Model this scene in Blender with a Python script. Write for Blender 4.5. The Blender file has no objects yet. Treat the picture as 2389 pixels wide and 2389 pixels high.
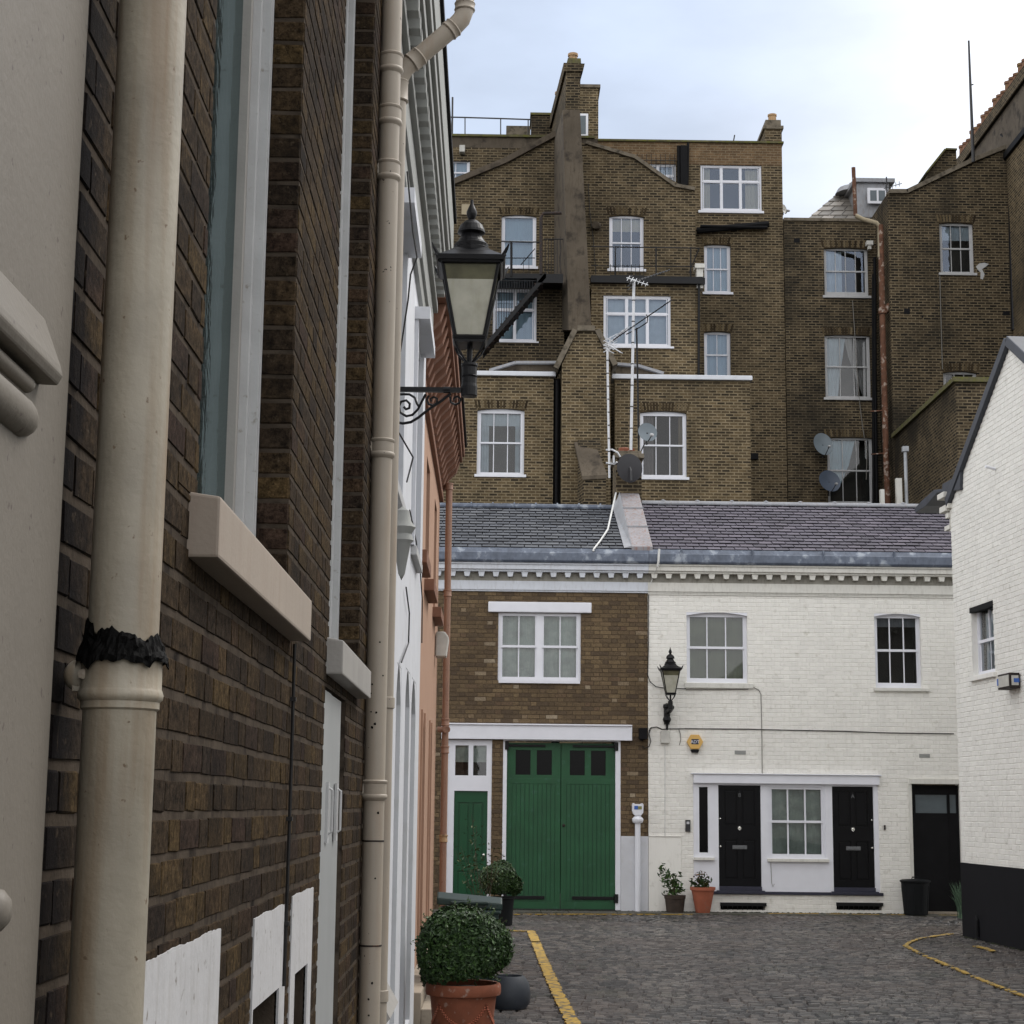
import bpy, bmesh, math, random
from mathutils import Vector, Matrix
random.seed(7)
R = math.radians
SC = bpy.context.scene
COL = SC.collection
# ---------------------------------------------------------------- camera
F_PX, CX, CY, W_PX = 4074.0, 1194.5, 1194.5, 2389.0
EYE = Vector((0, 0, 1.9))
_up = Vector(((1450-CX)/F_PX, (CY+23000)/F_PX, -1)).normalized()
_fw = Vector(((1145-CX)/F_PX, -(1885-CY)/F_PX, -1))
_fw = (_fw - _up*_fw.dot(_up)).normalized()
_rt = _fw.cross(_up)
MC = Matrix((_rt, _fw, _up))          # camera vector -> world vector
cam = bpy.data.objects.new('camera', bpy.data.cameras.new('camera'))
COL.objects.link(cam)
cam.data.sensor_width = 36; cam.data.lens = 36*F_PX/W_PX
cam.data.clip_start = .05; cam.data.clip_end = 2000
cam.matrix_world = Matrix.Translation(EYE) @ MC.to_4x4()
SC.camera = cam
# ---------------------------------------------------------------- world, sun, exposure
SUN_EL, SUN_AZ = R(48), R(52)         # azimuth clockwise from +Y
w = bpy.data.worlds.new("World"); SC.world = w; w.use_nodes = True
nt = w.node_tree; nt.nodes.clear()
N = nt.nodes.new; L = nt.links.new
out = N('ShaderNodeOutputWorld'); bg = N('ShaderNodeBackground'); L(bg.outputs[0], out.inputs[0])
bg.inputs[1].default_value = .12
sky = N('ShaderNodeTexSky'); sky.sky_type = 'NISHITA'; sky.sun_disc = False
sky.sun_elevation = SUN_EL; sky.sun_rotation = SUN_AZ; sky.air_density = 1; sky.dust_density = 2.5
tc = N('ShaderNodeTexCoord')
mp = N('ShaderNodeMapping'); mp.inputs['Scale'].default_value = (1, 1, 2.6); L(tc.outputs['Generated'], mp.inputs[0])
nz = N('ShaderNodeTexNoise'); nz.inputs['Scale'].default_value = 3.2; nz.inputs['Detail'].default_value = 7; nz.inputs['Roughness'].default_value = .5
L(mp.outputs[0], nz.inputs[0])
sd = Vector((math.sin(SUN_AZ)*math.cos(SUN_EL), math.cos(SUN_AZ)*math.cos(SUN_EL), math.sin(SUN_EL)))
dt = N('ShaderNodeVectorMath'); dt.operation = 'DOT_PRODUCT'; nrm = N('ShaderNodeVectorMath'); nrm.operation = 'NORMALIZE'; L(tc.outputs['Generated'], nrm.inputs[0]); L(nrm.outputs[0], dt.inputs[0]); dt.inputs[1].default_value = Vector((-.16, .86, .50)).normalized()      # the bluer gap in the cloud
mr = N('ShaderNodeMapRange'); L(dt.outputs['Value'], mr.inputs[0])
for i, v in zip((1, 2, 3, 4), (.845, .975, 1, 0)): mr.inputs[i].default_value = v
mr.interpolation_type = 'SMOOTHSTEP'
cr = N('ShaderNodeMixRGB'); L(mr.outputs[0], cr.inputs[0])
cr.inputs[1].default_value = (4.3, 4.95, 6.1, 1); cr.inputs[2].default_value = (10.2, 10.2, 10.3, 1)
cl = N('ShaderNodeMixRGB'); cl.blend_type = 'MULTIPLY'; cl.inputs[0].default_value = 1
rp = N('ShaderNodeMapRange'); L(nz.outputs['Fac'], rp.inputs[0])
for i, v in zip((1, 2, 3, 4), (.32, .68, .74, 1.20)): rp.inputs[i].default_value = v
L(cr.outputs[0], cl.inputs[1]); L(rp.outputs[0], cl.inputs[2])
mx = N('ShaderNodeMixRGB'); mx.inputs[0].default_value = .92
L(sky.outputs[0], mx.inputs[1]); L(cl.outputs[0], mx.inputs[2]); L(mx.outputs[0], bg.inputs[0])
sun = bpy.data.objects.new('sun', bpy.data.lights.new('sun', 'SUN')); COL.objects.link(sun)
sun.data.energy = 1.2; sun.data.angle = R(25); sun.data.color = (1, .97, .92)
sun.rotation_euler = (-sd).to_track_quat('-Z', 'Y').to_euler()
SC.view_settings.view_transform = 'Standard'; SC.view_settings.look = 'None'
SC.view_settings.exposure = 0.5; SC.view_settings.gamma = 1
SC.render.engine = 'CYCLES'
SC.cycles.max_bounces = 6; SC.cycles.transparent_max_bounces = 8
SC.render.resolution_x = 1024; SC.render.resolution_y = 1024

# ---------------------------------------------------------------- frames (a wall plane with u along, v up, w outward)
def ray(px, py):
    return MC @ Vector(((px-CX)/F_PX, -(py-CY)/F_PX, -1))
class Fr:
    def __init__(s, o, u, n):
        s.o = Vector(o); s.u = Vector(u).normalized(); s.n = Vector(n).normalized(); s.v = Vector((0, 0, 1))
    def p(s, u, v, w=0): return s.o + s.u*u + s.v*v + s.n*w
    def uv(s, px, py, w=0):
        d = ray(px, py); o = s.o + s.n*w
        t = (o-EYE).dot(s.n)/d.dot(s.n); q = EYE + d*t - s.o
        return q.dot(s.u), q.z
    def rect(s, x0, y0, x1, y1, w=0):
        xm, ym = (x0+x1)/2, (y0+y1)/2
        return s.uv(x0, ym, w)[0], s.uv(x1, ym, w)[0], s.uv(xm, y1, w)[1], s.uv(xm, y0, w)[1]
    def off(s, w): return Fr(s.o + s.n*w, s.u, s.n)
def YF(y): return Fr((0, y, 0), (1, 0, 0), (0, -1, 0))     # a wall facing the camera at depth y
def XF(x): return Fr((x, 0, 0), (0, 1, 0), (1, 0, 0))      # a wall on the left facing the lane
def K(x, y): return x*2389/1932, y*2389/1932

# ---------------------------------------------------------------- mesh builder
class MB:
    def __init__(s): s.v = []; s.f = []; s.r = []
    def add(s, vs, fs, r=None):
        b = len(s.v); s.v += [Vector(q) for q in vs]
        r = random.random() if r is None else r
        for f in fs: s.f.append([b+i for i in f]); s.r.append(r)
    def hexa(s, p, r=None):     # p: 4 back points ccw, 4 front points
        s.add(p, [(3, 2, 1, 0), (4, 5, 6, 7), (0, 1, 5, 4), (1, 2, 6, 5), (2, 3, 7, 6), (3, 0, 4, 7)], r)
    def box(s, F, u0, u1, v0, v1, w0, w1, r=None):
        s.hexa([F.p(u0, v0, w0), F.p(u1, v0, w0), F.p(u1, v1, w0), F.p(u0, v1, w0),
                F.p(u0, v0, w1), F.p(u1, v0, w1), F.p(u1, v1, w1), F.p(u0, v1, w1)], r)
    def wbox(s, x0, x1, y0, y1, z0, z1, r=None):
        s.box(Fr((0, 0, 0), (1, 0, 0), (0, -1, 0)), x0, x1, z0, z1, -y1, -y0, r)
    def poly(s, F, pts, w0, w1, r=None):      # outline (u,v) ccw seen from outside, thickened
        n = len(pts)
        s.add([F.p(u, v, w0) for u, v in pts]+[F.p(u, v, w1) for u, v in pts],
              [tuple(range(n-1, -1, -1)), tuple(range(n, 2*n))]+[(i, (i+1) % n, n+(i+1) % n, n+i) for i in range(n)], r)
    def prism(s, a, b, r=None):
        n = len(a)
        s.add(list(a)+list(b), [tuple(range(n-1, -1, -1)), tuple(range(n, 2*n))]+[(i, (i+1) % n, n+(i+1) % n, n+i) for i in range(n)], r)
    def tube(s, pts, rad, seg=8, r=None, cap=True):
        pts = [Vector(q) for q in pts]; n = len(pts); r = random.random() if r is None else r
        rads = rad if isinstance(rad, (list, tuple)) else [rad]*n
        t0 = (pts[1]-pts[0]).normalized()
        a = t0.orthogonal().normalized(); vs = []
        for i, q in enumerate(pts):
            t = (pts[min(i+1, n-1)]-pts[max(i-1, 0)]).normalized()
            a = (a - t*a.dot(t)).normalized(); b = t.cross(a)
            for k in range(seg):
                th = 2*math.pi*k/seg
                vs.append(q + (a*math.cos(th)+b*math.sin(th))*rads[i])
        fs = [(i*seg+k, i*seg+(k+1) % seg, (i+1)*seg+(k+1) % seg, (i+1)*seg+k) for i in range(n-1) for k in range(seg)]
        if cap: fs += [tuple(range(seg-1, -1, -1)), tuple((n-1)*seg+k for k in range(seg))]
        s.add(vs, fs, r)
    def lathe(s, c, prof, seg=20, axis=(0, 0, 1), r=None, squash=1, jit=0):
        ax = Vector(axis).normalized(); a = ax.orthogonal().normalized()
        if abs(ax.z) > .9: a = Vector((1, 0, 0))
        b = ax.cross(a); c = Vector(c); vs = []
        for (rr, h) in prof:
            for k in range(seg):
                th = 2*math.pi*k/seg; q = rr*(1+random.uniform(-jit, jit))
                vs.append(c + ax*h + (a*math.cos(th)+b*math.sin(th)*squash)*q)
        n = len(prof)
        fs = [(i*seg+k, i*seg+(k+1) % seg, (i+1)*seg+(k+1) % seg, (i+1)*seg+k) for i in range(n-1) for k in range(seg)]
        if prof[0][0] > 1e-4: fs.append(tuple(range(seg-1, -1, -1)))
        if prof[-1][0] > 1e-4: fs.append(tuple((n-1)*seg+k for k in range(seg)))
        s.add(vs, fs, r)
    def quad(s, a, b, c, d, r=None): s.add([a, b, c, d], [(0, 1, 2, 3)], r)
def wloc(o):
    q = Vector((0, 0, 0))
    while o is not None: q = q + o.location; o = o.parent
    return q
def meshify(name, mb, mat, parent=None, smooth=False, bevel=0, loc=None):
    me = bpy.data.meshes.new(name)
    base = wloc(parent) if parent is not None else Vector(loc or (0, 0, 0))
    me.from_pydata([tuple(q-base) for q in mb.v], [], mb.f)
    at = me.attributes.new('rnd', 'FLOAT', 'FACE'); at.data.foreach_set('value', mb.r)
    if bevel or smooth:
        bm = bmesh.new(); bm.from_mesh(me)
        if smooth: bmesh.ops.remove_doubles(bm, verts=bm.verts, dist=1e-5)
        if bevel:
            ed = [e for e in bm.edges if len(e.link_faces) == 2 and e.calc_face_angle(0) > .5]
            bmesh.ops.bevel(bm, geom=ed, offset=bevel, segments=2, affect='EDGES', profile=.6, clamp_overlap=True)
        if smooth:
            for f in bm.faces: f.smooth = True
            for e in bm.edges:
                if len(e.link_faces) == 2 and e.calc_face_angle(0) > .7: e.smooth = False
        bm.to_mesh(me); bm.free()
    me.materials.append(mat)
    o = bpy.data.objects.new(name, me); COL.objects.link(o)
    if parent is not None: o.parent = parent
    else: o.location = base
    return o
def tag(o, label=None, cat=None, group=None, kind=None):
    if label: o['label'] = label
    if cat: o['category'] = cat
    if group: o['group'] = group
    if kind: o['kind'] = kind
    return o
def thing(name, label, cat, loc, group=None):
    o = bpy.data.objects.new(name, None); COL.objects.link(o); o.location = loc
    o.empty_display_size = .2
    return tag(o, label, cat, group)
def empty_part(name, parent):
    o = bpy.data.objects.new(name, None); COL.objects.link(o); o.parent = parent; o.empty_display_size = .1
    return o
def solo(name, mb, mat, label, cat, group=None, **k):
    lo = Vector((sum(q.x for q in mb.v)/len(mb.v), sum(q.y for q in mb.v)/len(mb.v), min(q.z for q in mb.v)))
    return tag(meshify(name, mb, mat, None, loc=lo, **k), label, cat, group)

# ---------------------------------------------------------------- materials
def mk(name):
    m = bpy.data.materials.new(name); m.use_nodes = True
    t = m.node_tree; t.nodes.clear()
    o = t.nodes.new('ShaderNodeOutputMaterial'); b = t.nodes.new('ShaderNodeBsdfPrincipled')
    t.links.new(b.outputs[0], o.inputs[0])
    return m, t, b
def c4(c): return (c[0], c[1], c[2], 1)
def objco(t, scale=(1, 1, 1), loc=(0, 0, 0)):
    a = t.nodes.new('ShaderNodeTexCoord'); m = t.nodes.new('ShaderNodeMapping')
    m.inputs['Scale'].default_value = scale; m.inputs['Location'].default_value = loc
    t.links.new(a.outputs['Object'], m.inputs[0]); return m.outputs[0]
def noise(t, co, sc, det=5, ro=.55):
    n = t.nodes.new('ShaderNodeTexNoise'); n.inputs['Scale'].default_value = sc
    n.inputs['Detail'].default_value = det; n.inputs['Roughness'].default_value = ro
    t.links.new(co, n.inputs[0]); return n.outputs['Fac']
def mapr(t, x, a, b, c=0, d=1):
    n = t.nodes.new('ShaderNodeMapRange'); t.links.new(x, n.inputs[0])
    for i, v in zip((1, 2, 3, 4), (a, b, c, d)): n.inputs[i].default_value = v
    return n.outputs[0]
def mix(t, f, a, b, mode='MIX'):
    n = t.nodes.new('ShaderNodeMixRGB'); n.blend_type = mode
    for i, x in ((0, f), (1, a), (2, b)):
        if isinstance(x, (int, float)): n.inputs[i].default_value = x if i == 0 else (x, x, x, 1)
        elif isinstance(x, tuple): n.inputs[i].default_value = c4(x)
        else: t.links.new(x, n.inputs[i])
    return n.outputs[0]
def ramp(t, x, stops):
    n = t.nodes.new('ShaderNodeValToRGB'); e = n.color_ramp.elements
    while len(e) < len(stops): e.new(.5)
    for i, (p, c) in enumerate(stops): e[i].position = p; e[i].color = c4(c)
    t.links.new(x, n.inputs[0]); return n.outputs[0]
def bumpn(t, b, h, st, dist=.01):
    n = t.nodes.new('ShaderNodeBump'); n.inputs['Strength'].default_value = st; n.inputs['Distance'].default_value = dist
    t.links.new(h, n.inputs['Height']); t.links.new(n.outputs[0], b.inputs['Normal'])
def mulf(t, a, b):
    n = t.nodes.new('ShaderNodeMath'); n.operation = 'MULTIPLY'
    for i, x in ((0, a), (1, b)):
        if isinstance(x, (int, float)): n.inputs[i].default_value = x
        else: t.links.new(x, n.inputs[i])
    return n.outputs[0]
def plain(name, col, rough=.6, var=.15, sc=6, bump=.15, bsc=60, metal=0, streak=None, stc=(.1, .05, .02), stz=.15, spec=.4, dirt=None, dthr=(.62, .72), dsc=25, rnd=0):
    m, t, b = mk(name); co = objco(t)
    n1 = noise(t, co, sc)
    c = mix(t, mapr(t, n1, .3, .7), tuple(x*(1-var) for x in col), tuple(min(1, x*(1+var)) for x in col))
    if rnd:
        a = t.nodes.new('ShaderNodeAttribute'); a.attribute_name = 'rnd'
        c = mix(t, 1.0, c, mapr(t, a.outputs['Fac'], 0, 1, 1-rnd, 1+rnd), 'MULTIPLY')
    if streak:
        cs = objco(t, (1, 1, stz)); s = noise(t, cs, 22, 4)
        c = mix(t, mulf(t, mapr(t, s, .5, .75), streak), c, stc)
    if dirt:
        dd = noise(t, co, dsc, 3, .6); c = mix(t, mapr(t, dd, dthr[0], dthr[1]), c, dirt)
    t.links.new(c, b.inputs['Base Color'])
    b.inputs['Roughness'].default_value = rough; b.inputs['Metallic'].default_value = metal
    b.inputs['Specular IOR Level'].default_value = spec
    if bump: bumpn(t, b, noise(t, co, bsc, 4), bump, .004)
    return m
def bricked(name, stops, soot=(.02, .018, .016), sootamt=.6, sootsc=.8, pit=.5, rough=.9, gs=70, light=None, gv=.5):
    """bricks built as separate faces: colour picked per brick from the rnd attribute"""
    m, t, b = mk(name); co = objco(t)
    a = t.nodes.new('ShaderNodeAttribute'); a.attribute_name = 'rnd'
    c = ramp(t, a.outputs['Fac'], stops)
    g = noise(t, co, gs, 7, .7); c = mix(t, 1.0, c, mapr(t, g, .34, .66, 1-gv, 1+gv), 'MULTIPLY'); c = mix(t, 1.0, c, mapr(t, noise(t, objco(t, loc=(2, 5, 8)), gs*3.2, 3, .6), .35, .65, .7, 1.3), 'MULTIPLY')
    if name == 'near_brick':      # darker upright band on the bricks beside the pipe
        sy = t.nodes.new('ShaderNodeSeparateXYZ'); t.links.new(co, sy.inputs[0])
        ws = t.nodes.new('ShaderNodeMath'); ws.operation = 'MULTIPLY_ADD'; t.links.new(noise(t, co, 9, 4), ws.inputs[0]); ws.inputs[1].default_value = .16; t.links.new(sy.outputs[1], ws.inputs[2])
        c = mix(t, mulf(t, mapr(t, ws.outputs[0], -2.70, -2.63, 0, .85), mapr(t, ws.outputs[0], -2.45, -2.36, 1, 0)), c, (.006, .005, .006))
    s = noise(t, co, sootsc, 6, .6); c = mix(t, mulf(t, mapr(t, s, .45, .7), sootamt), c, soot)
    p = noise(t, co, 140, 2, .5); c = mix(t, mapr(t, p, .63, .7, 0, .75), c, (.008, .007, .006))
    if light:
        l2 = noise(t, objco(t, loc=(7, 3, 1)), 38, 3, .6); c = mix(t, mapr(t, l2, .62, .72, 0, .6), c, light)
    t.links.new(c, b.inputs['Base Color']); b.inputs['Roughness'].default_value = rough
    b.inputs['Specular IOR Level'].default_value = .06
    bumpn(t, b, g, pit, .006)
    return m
def brickshader(name, c1, c2, mort, msize=.016, bias=0, soot=(.02, .018, .014), samt=.75, gain=1, ssc=.35, thr=(.5, .68)):
    """courses drawn by a procedural brick texture on the wall's own metres (far walls)"""
    m, t, b = mk(name)
    tc = t.nodes.new('ShaderNodeTexCoord'); ge = t.nodes.new('ShaderNodeNewGeometry')
    sx = t.nodes.new('ShaderNodeSeparateXYZ'); t.links.new(tc.outputs['Object'], sx.inputs[0])
    sn = t.nodes.new('ShaderNodeSeparateXYZ'); t.links.new(ge.outputs['True Normal'], sn.inputs[0])
    ab = t.nodes.new('ShaderNodeMath'); ab.operation = 'ABSOLUTE'; t.links.new(sn.outputs[0], ab.inputs[0])
    gt = t.nodes.new('ShaderNodeMath'); gt.operation = 'GREATER_THAN'; gt.inputs[1].default_value = .6; t.links.new(ab.outputs[0], gt.inputs[0])
    mu = t.nodes.new('ShaderNodeMix'); mu.data_type = 'FLOAT'; t.links.new(gt.outputs[0], mu.inputs[0]); t.links.new(sx.outputs[0], mu.inputs[2]); t.links.new(sx.outputs[1], mu.inputs[3])
    cb = t.nodes.new('ShaderNodeCombineXYZ'); t.links.new(mu.outputs[0], cb.inputs[0]); t.links.new(sx.outputs[2], cb.inputs[1])
    bt = t.nodes.new('ShaderNodeTexBrick'); t.links.new(cb.outputs[0], bt.inputs[0])
    bt.inputs['Scale'].default_value = 1; bt.inputs['Brick Width'].default_value = .225; bt.inputs['Row Height'].default_value = .080
    bt.inputs['Mortar Size'].default_value = msize; bt.inputs['Mortar Smooth'].default_value = .25; bt.inputs['Bias'].default_value = bias
    bt.inputs['Color1'].default_value = c4(c1); bt.inputs['Color2'].default_value = c4(c2); bt.inputs['Mortar'].default_value = c4(mort)
    co = tc.outputs['Object']
    big = noise(t, co, ssc, 7, .62); n2 = noise(t, co, 3.5, 5, .6); n3 = noise(t, co, 30, 3, .6)
    c = mix(t, 1.0, bt.outputs['Color'], mapr(t, n2, .3, .7, .72*gain, 1.28*gain), 'MULTIPLY')
    c = mix(t, 1.0, c, mapr(t, n3, .3, .7, .75, 1.25), 'MULTIPLY')
    c = mix(t, mulf(t, mapr(t, big, thr[0], thr[1]), samt), c, soot)
    sm = noise(t, objco(t, (1, 1, .18), (3, 1, 5)), .8, 5, .6)
    c = mix(t, mulf(t, mapr(t, sm, .56, .72), samt*.8), c, soot)
    t.links.new(c, b.inputs['Base Color']); b.inputs['Roughness'].default_value = .95; b.inputs['Specular IOR Level'].default_value = .15
    bumpn(t, b, bt.outputs['Fac'], -.4, .01)
    return m
def glassm(name, tint=(.9, .95, .95), refl=.3, rough=.02, gcol=(1, 1, 1)):
    m = bpy.data.materials.new(name); m.use_nodes = True; t = m.node_tree; t.nodes.clear()
    o = t.nodes.new('ShaderNodeOutputMaterial'); mxs = t.nodes.new('ShaderNodeMixShader')
    tr = t.nodes.new('ShaderNodeBsdfTransparent'); gl = t.nodes.new('ShaderNodeBsdfGlossy')
    tr.inputs[0].default_value = c4(tint); gl.inputs['Roughness'].default_value = rough; gl.inputs[0].default_value = c4(gcol)
    fr = t.nodes.new('ShaderNodeFresnel'); fr.inputs[0].default_value = 1.5
    ad = t.nodes.new('ShaderNodeMath'); ad.operation = 'ADD'; ad.use_clamp = True; ad.inputs[1].default_value = refl
    t.links.new(fr.outputs[0], ad.inputs[0]); t.links.new(ad.outputs[0], mxs.inputs[0])
    t.links.new(tr.outputs[0], mxs.inputs[1]); t.links.new(gl.outputs[0], mxs.inputs[2]); t.links.new(mxs.outputs[0], o.inputs[0])
    co = objco(t); n = noise(t, co, 2.2, 2); bp = t.nodes.new('ShaderNodeBump'); bp.inputs['Strength'].default_value = .12; bp.inputs['Distance'].default_value = .01
    t.links.new(n, bp.inputs['Height']); t.links.new(bp.outputs[0], gl.inputs['Normal'])
    return m
M = {}
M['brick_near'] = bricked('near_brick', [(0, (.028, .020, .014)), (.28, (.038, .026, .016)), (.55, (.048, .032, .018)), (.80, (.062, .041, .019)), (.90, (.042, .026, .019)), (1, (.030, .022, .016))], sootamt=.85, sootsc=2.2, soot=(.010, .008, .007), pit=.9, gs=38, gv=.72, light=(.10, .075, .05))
M['mortar_near'] = plain('near_mortar', (.066, .052, .040), .95, .3, 9, .6, 90, spec=.05, dirt=(.016, .013, .011), dthr=(.54, .70), dsc=8)
M['brick_mews'] = bricked('mews_brick', [(0, (.095, .070, .048)), (.3, (.125, .090, .056)), (.6, (.150, .108, .064)), (.86, (.180, .130, .076)), (.93, (.13, .088, .058)), (.96, (.18, .13, .08)), (1, (.34, .28, .20))], sootamt=.5, sootsc=.9, pit=.3, gs=30, soot=(.05, .037, .028), gv=.28)
M['brick_vous'] = bricked('arch_brick', [(0, (.03, .022, .014)), (.4, (.06, .044, .026)), (.7, (.11, .082, .046)), (1, (.18, .14, .085))], sootamt=.2)
M['mortar_mews'] = plain('mews_mortar', (.10, .072, .045), .95, .25, 5)
M['brick_white'] = plain('painted_brick', (.79, .78, .735), .7, .03, 1.3, .6, 35, dirt=(.62, .61, .56), dthr=(.60, .75), dsc=7, rnd=.04, streak=.10, stc=(.42, .40, .34), stz=.12)
M['brick_cream'] = plain('cream_painted_brick', (.80, .785, .735), .7, .02, 1.3, .6, 35, dirt=(.64, .62, .56), dthr=(.60, .75), dsc=7, rnd=.04, streak=.14, stc=(.42, .40, .34), stz=.12)
M['brick_far'] = brickshader('far_brick', (.029, .023, .016), (.118, .087, .050), (.195, .155, .098), .016, -.05, samt=.55, thr=(.50, .68))
M['brick_far_dark'] = brickshader('far_brick_dark', (.017, .014, .011), (.090, .067, .040), (.160, .127, .080), .015, -.1, samt=.85, thr=(.47, .63), ssc=.28)
M['brick_far_warm'] = brickshader('far_brick_warm', (.035, .027, .018), (.132, .096, .052), (.22, .175, .110), .016, 0, samt=.4, thr=(.50, .66))
M['brick_far_red'] = brickshader('far_brick_rebuilt', (.11, .07, .04), (.17, .11, .06), (.20, .155, .10), .012, 0, samt=.15)
M['render_grey'] = plain('grimy_render', (.105, .085, .062), .95, .25, 1.5, .4, 25, dirt=(.04, .032, .024), dthr=(.5, .68), dsc=3, streak=.5, stc=(.05, .035, .022))
M['stone_cream'] = plain('cream_paint', (.165, .146, .122), .55, .06, 3, .25, 70, dirt=(.10, .08, .07), dthr=(.67, .70), dsc=42, spec=.35)
M['sill_cream'] = plain('cream_sill_paint', (.33, .275, .225), .6, .06, 3, .2, 80, streak=.35, stc=(.25, .18, .14))
M['sill_grey'] = plain('grey_sill_paint', (.30, .285, .265), .6, .08, 5, .25, 80, streak=.3, stc=(.2, .18, .16))
M['pipe_cream'] = plain('cream_pipe_paint', (.32, .285, .225), .5, .2, 6, .25, 90, streak=.9, stc=(.22, .145, .08), stz=.05, dirt=(.17, .12, .08), dthr=(.67, .72), dsc=48, spec=.45)
M['pipe_beige'] = plain('beige_pipe_paint', (.34, .295, .24), .5, .06, 4, .15, 120, streak=.25, stc=(.30, .18, .10), stz=.08, dirt=(.05, .035, .03), dthr=(.715, .735), dsc=32, spec=.4)
M['tar'] = plain('burnt_tar', (.003, .0028, .0028), .6, .5, 30, .8, 60, spec=.06)
M['white_paint'] = plain('white_gloss_paint', (.74, .75, .80), .4, .03, 5, .05, 60)
M['white_old'] = plain('weathered_white_paint', (.44, .44, .44), .6, .08, 8, .2, 80, dirt=(.26, .24, .21), dthr=(.64, .76), dsc=30)
M['white_door'] = plain('grey_white_door_paint', (.31, .32, .32), .5, .05, 4, .1, 60, streak=.15, stc=(.3, .3, .3))
M['panel_white'] = plain('white_patch_paint', (.46, .455, .46), .8, .06, 4, .5, 30, streak=.35, stc=(.26, .24, .21), stz=.2, dirt=(.2, .18, .16), dthr=(.64, .72), dsc=22)
M['lead_dark'] = plain('dark_lead', (.035, .040, .052), .5, .2, 5, .2, 20)
M['white_render'] = plain('white_render', (.58, .59, .62), .8, .05, 2, .3, 40, dirt=(.5, .5, .5), dthr=(.55, .8), dsc=3)
M['cornice_grey'] = plain('grey_white_cornice_paint', (.27, .275, .26), .7, .08, 3, .2, 40, streak=.3, stc=(.25, .25, .24))
M['cream_fascia'] = plain('cream_fascia_paint', (.66, .65, .60), .65, .05, 4, .2, 50, streak=.35, stc=(.34, .31, .26), stz=.3)
M['white_fascia'] = plain('white_fascia_paint', (.60, .63, .68), .65, .05, 4, .2, 50, streak=.35, stc=(.34, .33, .32), stz=.3)
M['frieze'] = plain('grimy_frieze_paint', (.27, .26, .225), .8, .15, 4, .2, 40, streak=.6, stc=(.12, .11, .09), stz=.3)
M['terracotta_wall'] = plain('terracotta_render', (.39, .24, .165), .8, .06, 2, .2, 50, streak=.2, stc=(.35, .16, .10))
M['terracotta_dark'] = plain('terracotta_cornice_paint', (.19, .092, .058), .75, .15, 6, .3, 40)
M['pipe_terracotta'] = plain('terracotta_pipe_paint', (.28, .16, .11), .5, .08, 5, .1, 70, dirt=(.2, .08, .05), dthr=(.62, .72), dsc=30)
M['green_door'] = plain('bottle_green_paint', (.013, .078, .030), .5, .16, 2.2, .12, 60, streak=.45, stc=(.022, .060, .035), stz=.1, dirt=(.03, .10, .06), dthr=(.60, .75), dsc=9)
M['green_groove'] = plain('green_paint_in_grooves', (.008, .055, .026), .5)
M['green_dark'] = plain('dark_green_gloss', (.006, .062, .024), .35, .08, 3, .05, 60)
M['black_gloss'] = plain('black_gloss_paint', (.004, .004, .005), .35, .2, 4, .03, 60, spec=.15)
M['black_pane'] = plain('unlit_black_glass', (.004, .004, .004), .15, .1, 4, 0, 60, spec=.10)
M['black_matt'] = plain('black_matt_paint', (.007, .007, .008), .7, .2, 5, .15, 60, spec=.15)
M['black_wall'] = plain('black_plinth_paint', (.009, .009, .011), .8, .1, 2, .3, 40, spec=.12)
M['iron'] = plain('black_ironwork', (.005, .005, .006), .4, .2, 20, .15, 90, spec=.25)
M['iron_rust'] = plain('rusty_ironwork', (.020, .014, .012), .7, .4, 12, .3, 90, dirt=(.09, .035, .015), dthr=(.58, .68), dsc=20)
M['threshold'] = plain('dark_blue_step_paint', (.025, .026, .045), .5)
M['lead'] = plain('lead_sheet', (.10, .12, .16), .5, .3, 5, .3, 20, streak=.85, stc=(.055, .065, .095), stz=.35, dirt=(.28, .31, .35), dthr=(.56, .70), dsc=5)
M['lead_pale'] = plain('pale_lead_sheet', (.30, .31, .33), .55, .12, 4, .2, 20, streak=.4, stc=(.2, .12, .08), stz=.3)
M['lead_rust'] = plain('rust_stained_lead', (.24, .23, .24), .6, .15, 5, .2, 30, streak=.9, stc=(.20, .075, .035), stz=.25)
M['coping'] = plain('stone_coping', (.16, .135, .10), .9, .2, 5, .4, 30, dirt=(.06, .05, .035), dthr=(.5, .7), dsc=6)
M['coping_moss'] = plain('mossy_coping', (.11, .10, .05), .95, .3, 8, .4, 30, dirt=(.12, .12, .03), dthr=(.5, .62), dsc=9)
M['coping_white'] = plain('white_coping_paint', (.66, .68, .72), .6, .06, 4, .15, 40)
def slatem(name, base, v):
    m, t, b = mk(name); co = objco(t)
    a = t.nodes.new('ShaderNodeAttribute'); a.attribute_name = 'rnd'
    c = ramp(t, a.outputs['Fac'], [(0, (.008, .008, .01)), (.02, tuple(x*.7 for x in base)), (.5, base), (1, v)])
    c = mix(t, 1.0, c, mapr(t, noise(t, co, 2, 5), .3, .7, .8, 1.2), 'MULTIPLY')
    t.links.new(c, b.inputs['Base Color']); b.inputs['Roughness'].default_value = .5; b.inputs['Specular IOR Level'].default_value = .4
    bumpn(t, b, noise(t, co, 40, 3), .2, .003); return m
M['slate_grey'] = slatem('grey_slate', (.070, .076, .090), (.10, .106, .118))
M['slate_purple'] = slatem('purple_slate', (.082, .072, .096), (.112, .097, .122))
M['slate_old'] = slatem('weathered_slate', (.17, .155, .135), (.28, .255, .225))
M['pot_yellow'] = plain('buff_chimney_pot_clay', (.40, .26, .14), .8, .15, 9, .2, 40, dirt=(.14, .09, .05), dthr=(.55, .7), dsc=8)
M['pot_red'] = plain('red_chimney_pot_clay', (.19, .10, .06), .85, .2, 9, .2, 40, dirt=(.18, .15, .04), dthr=(.56, .68), dsc=9)
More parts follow.
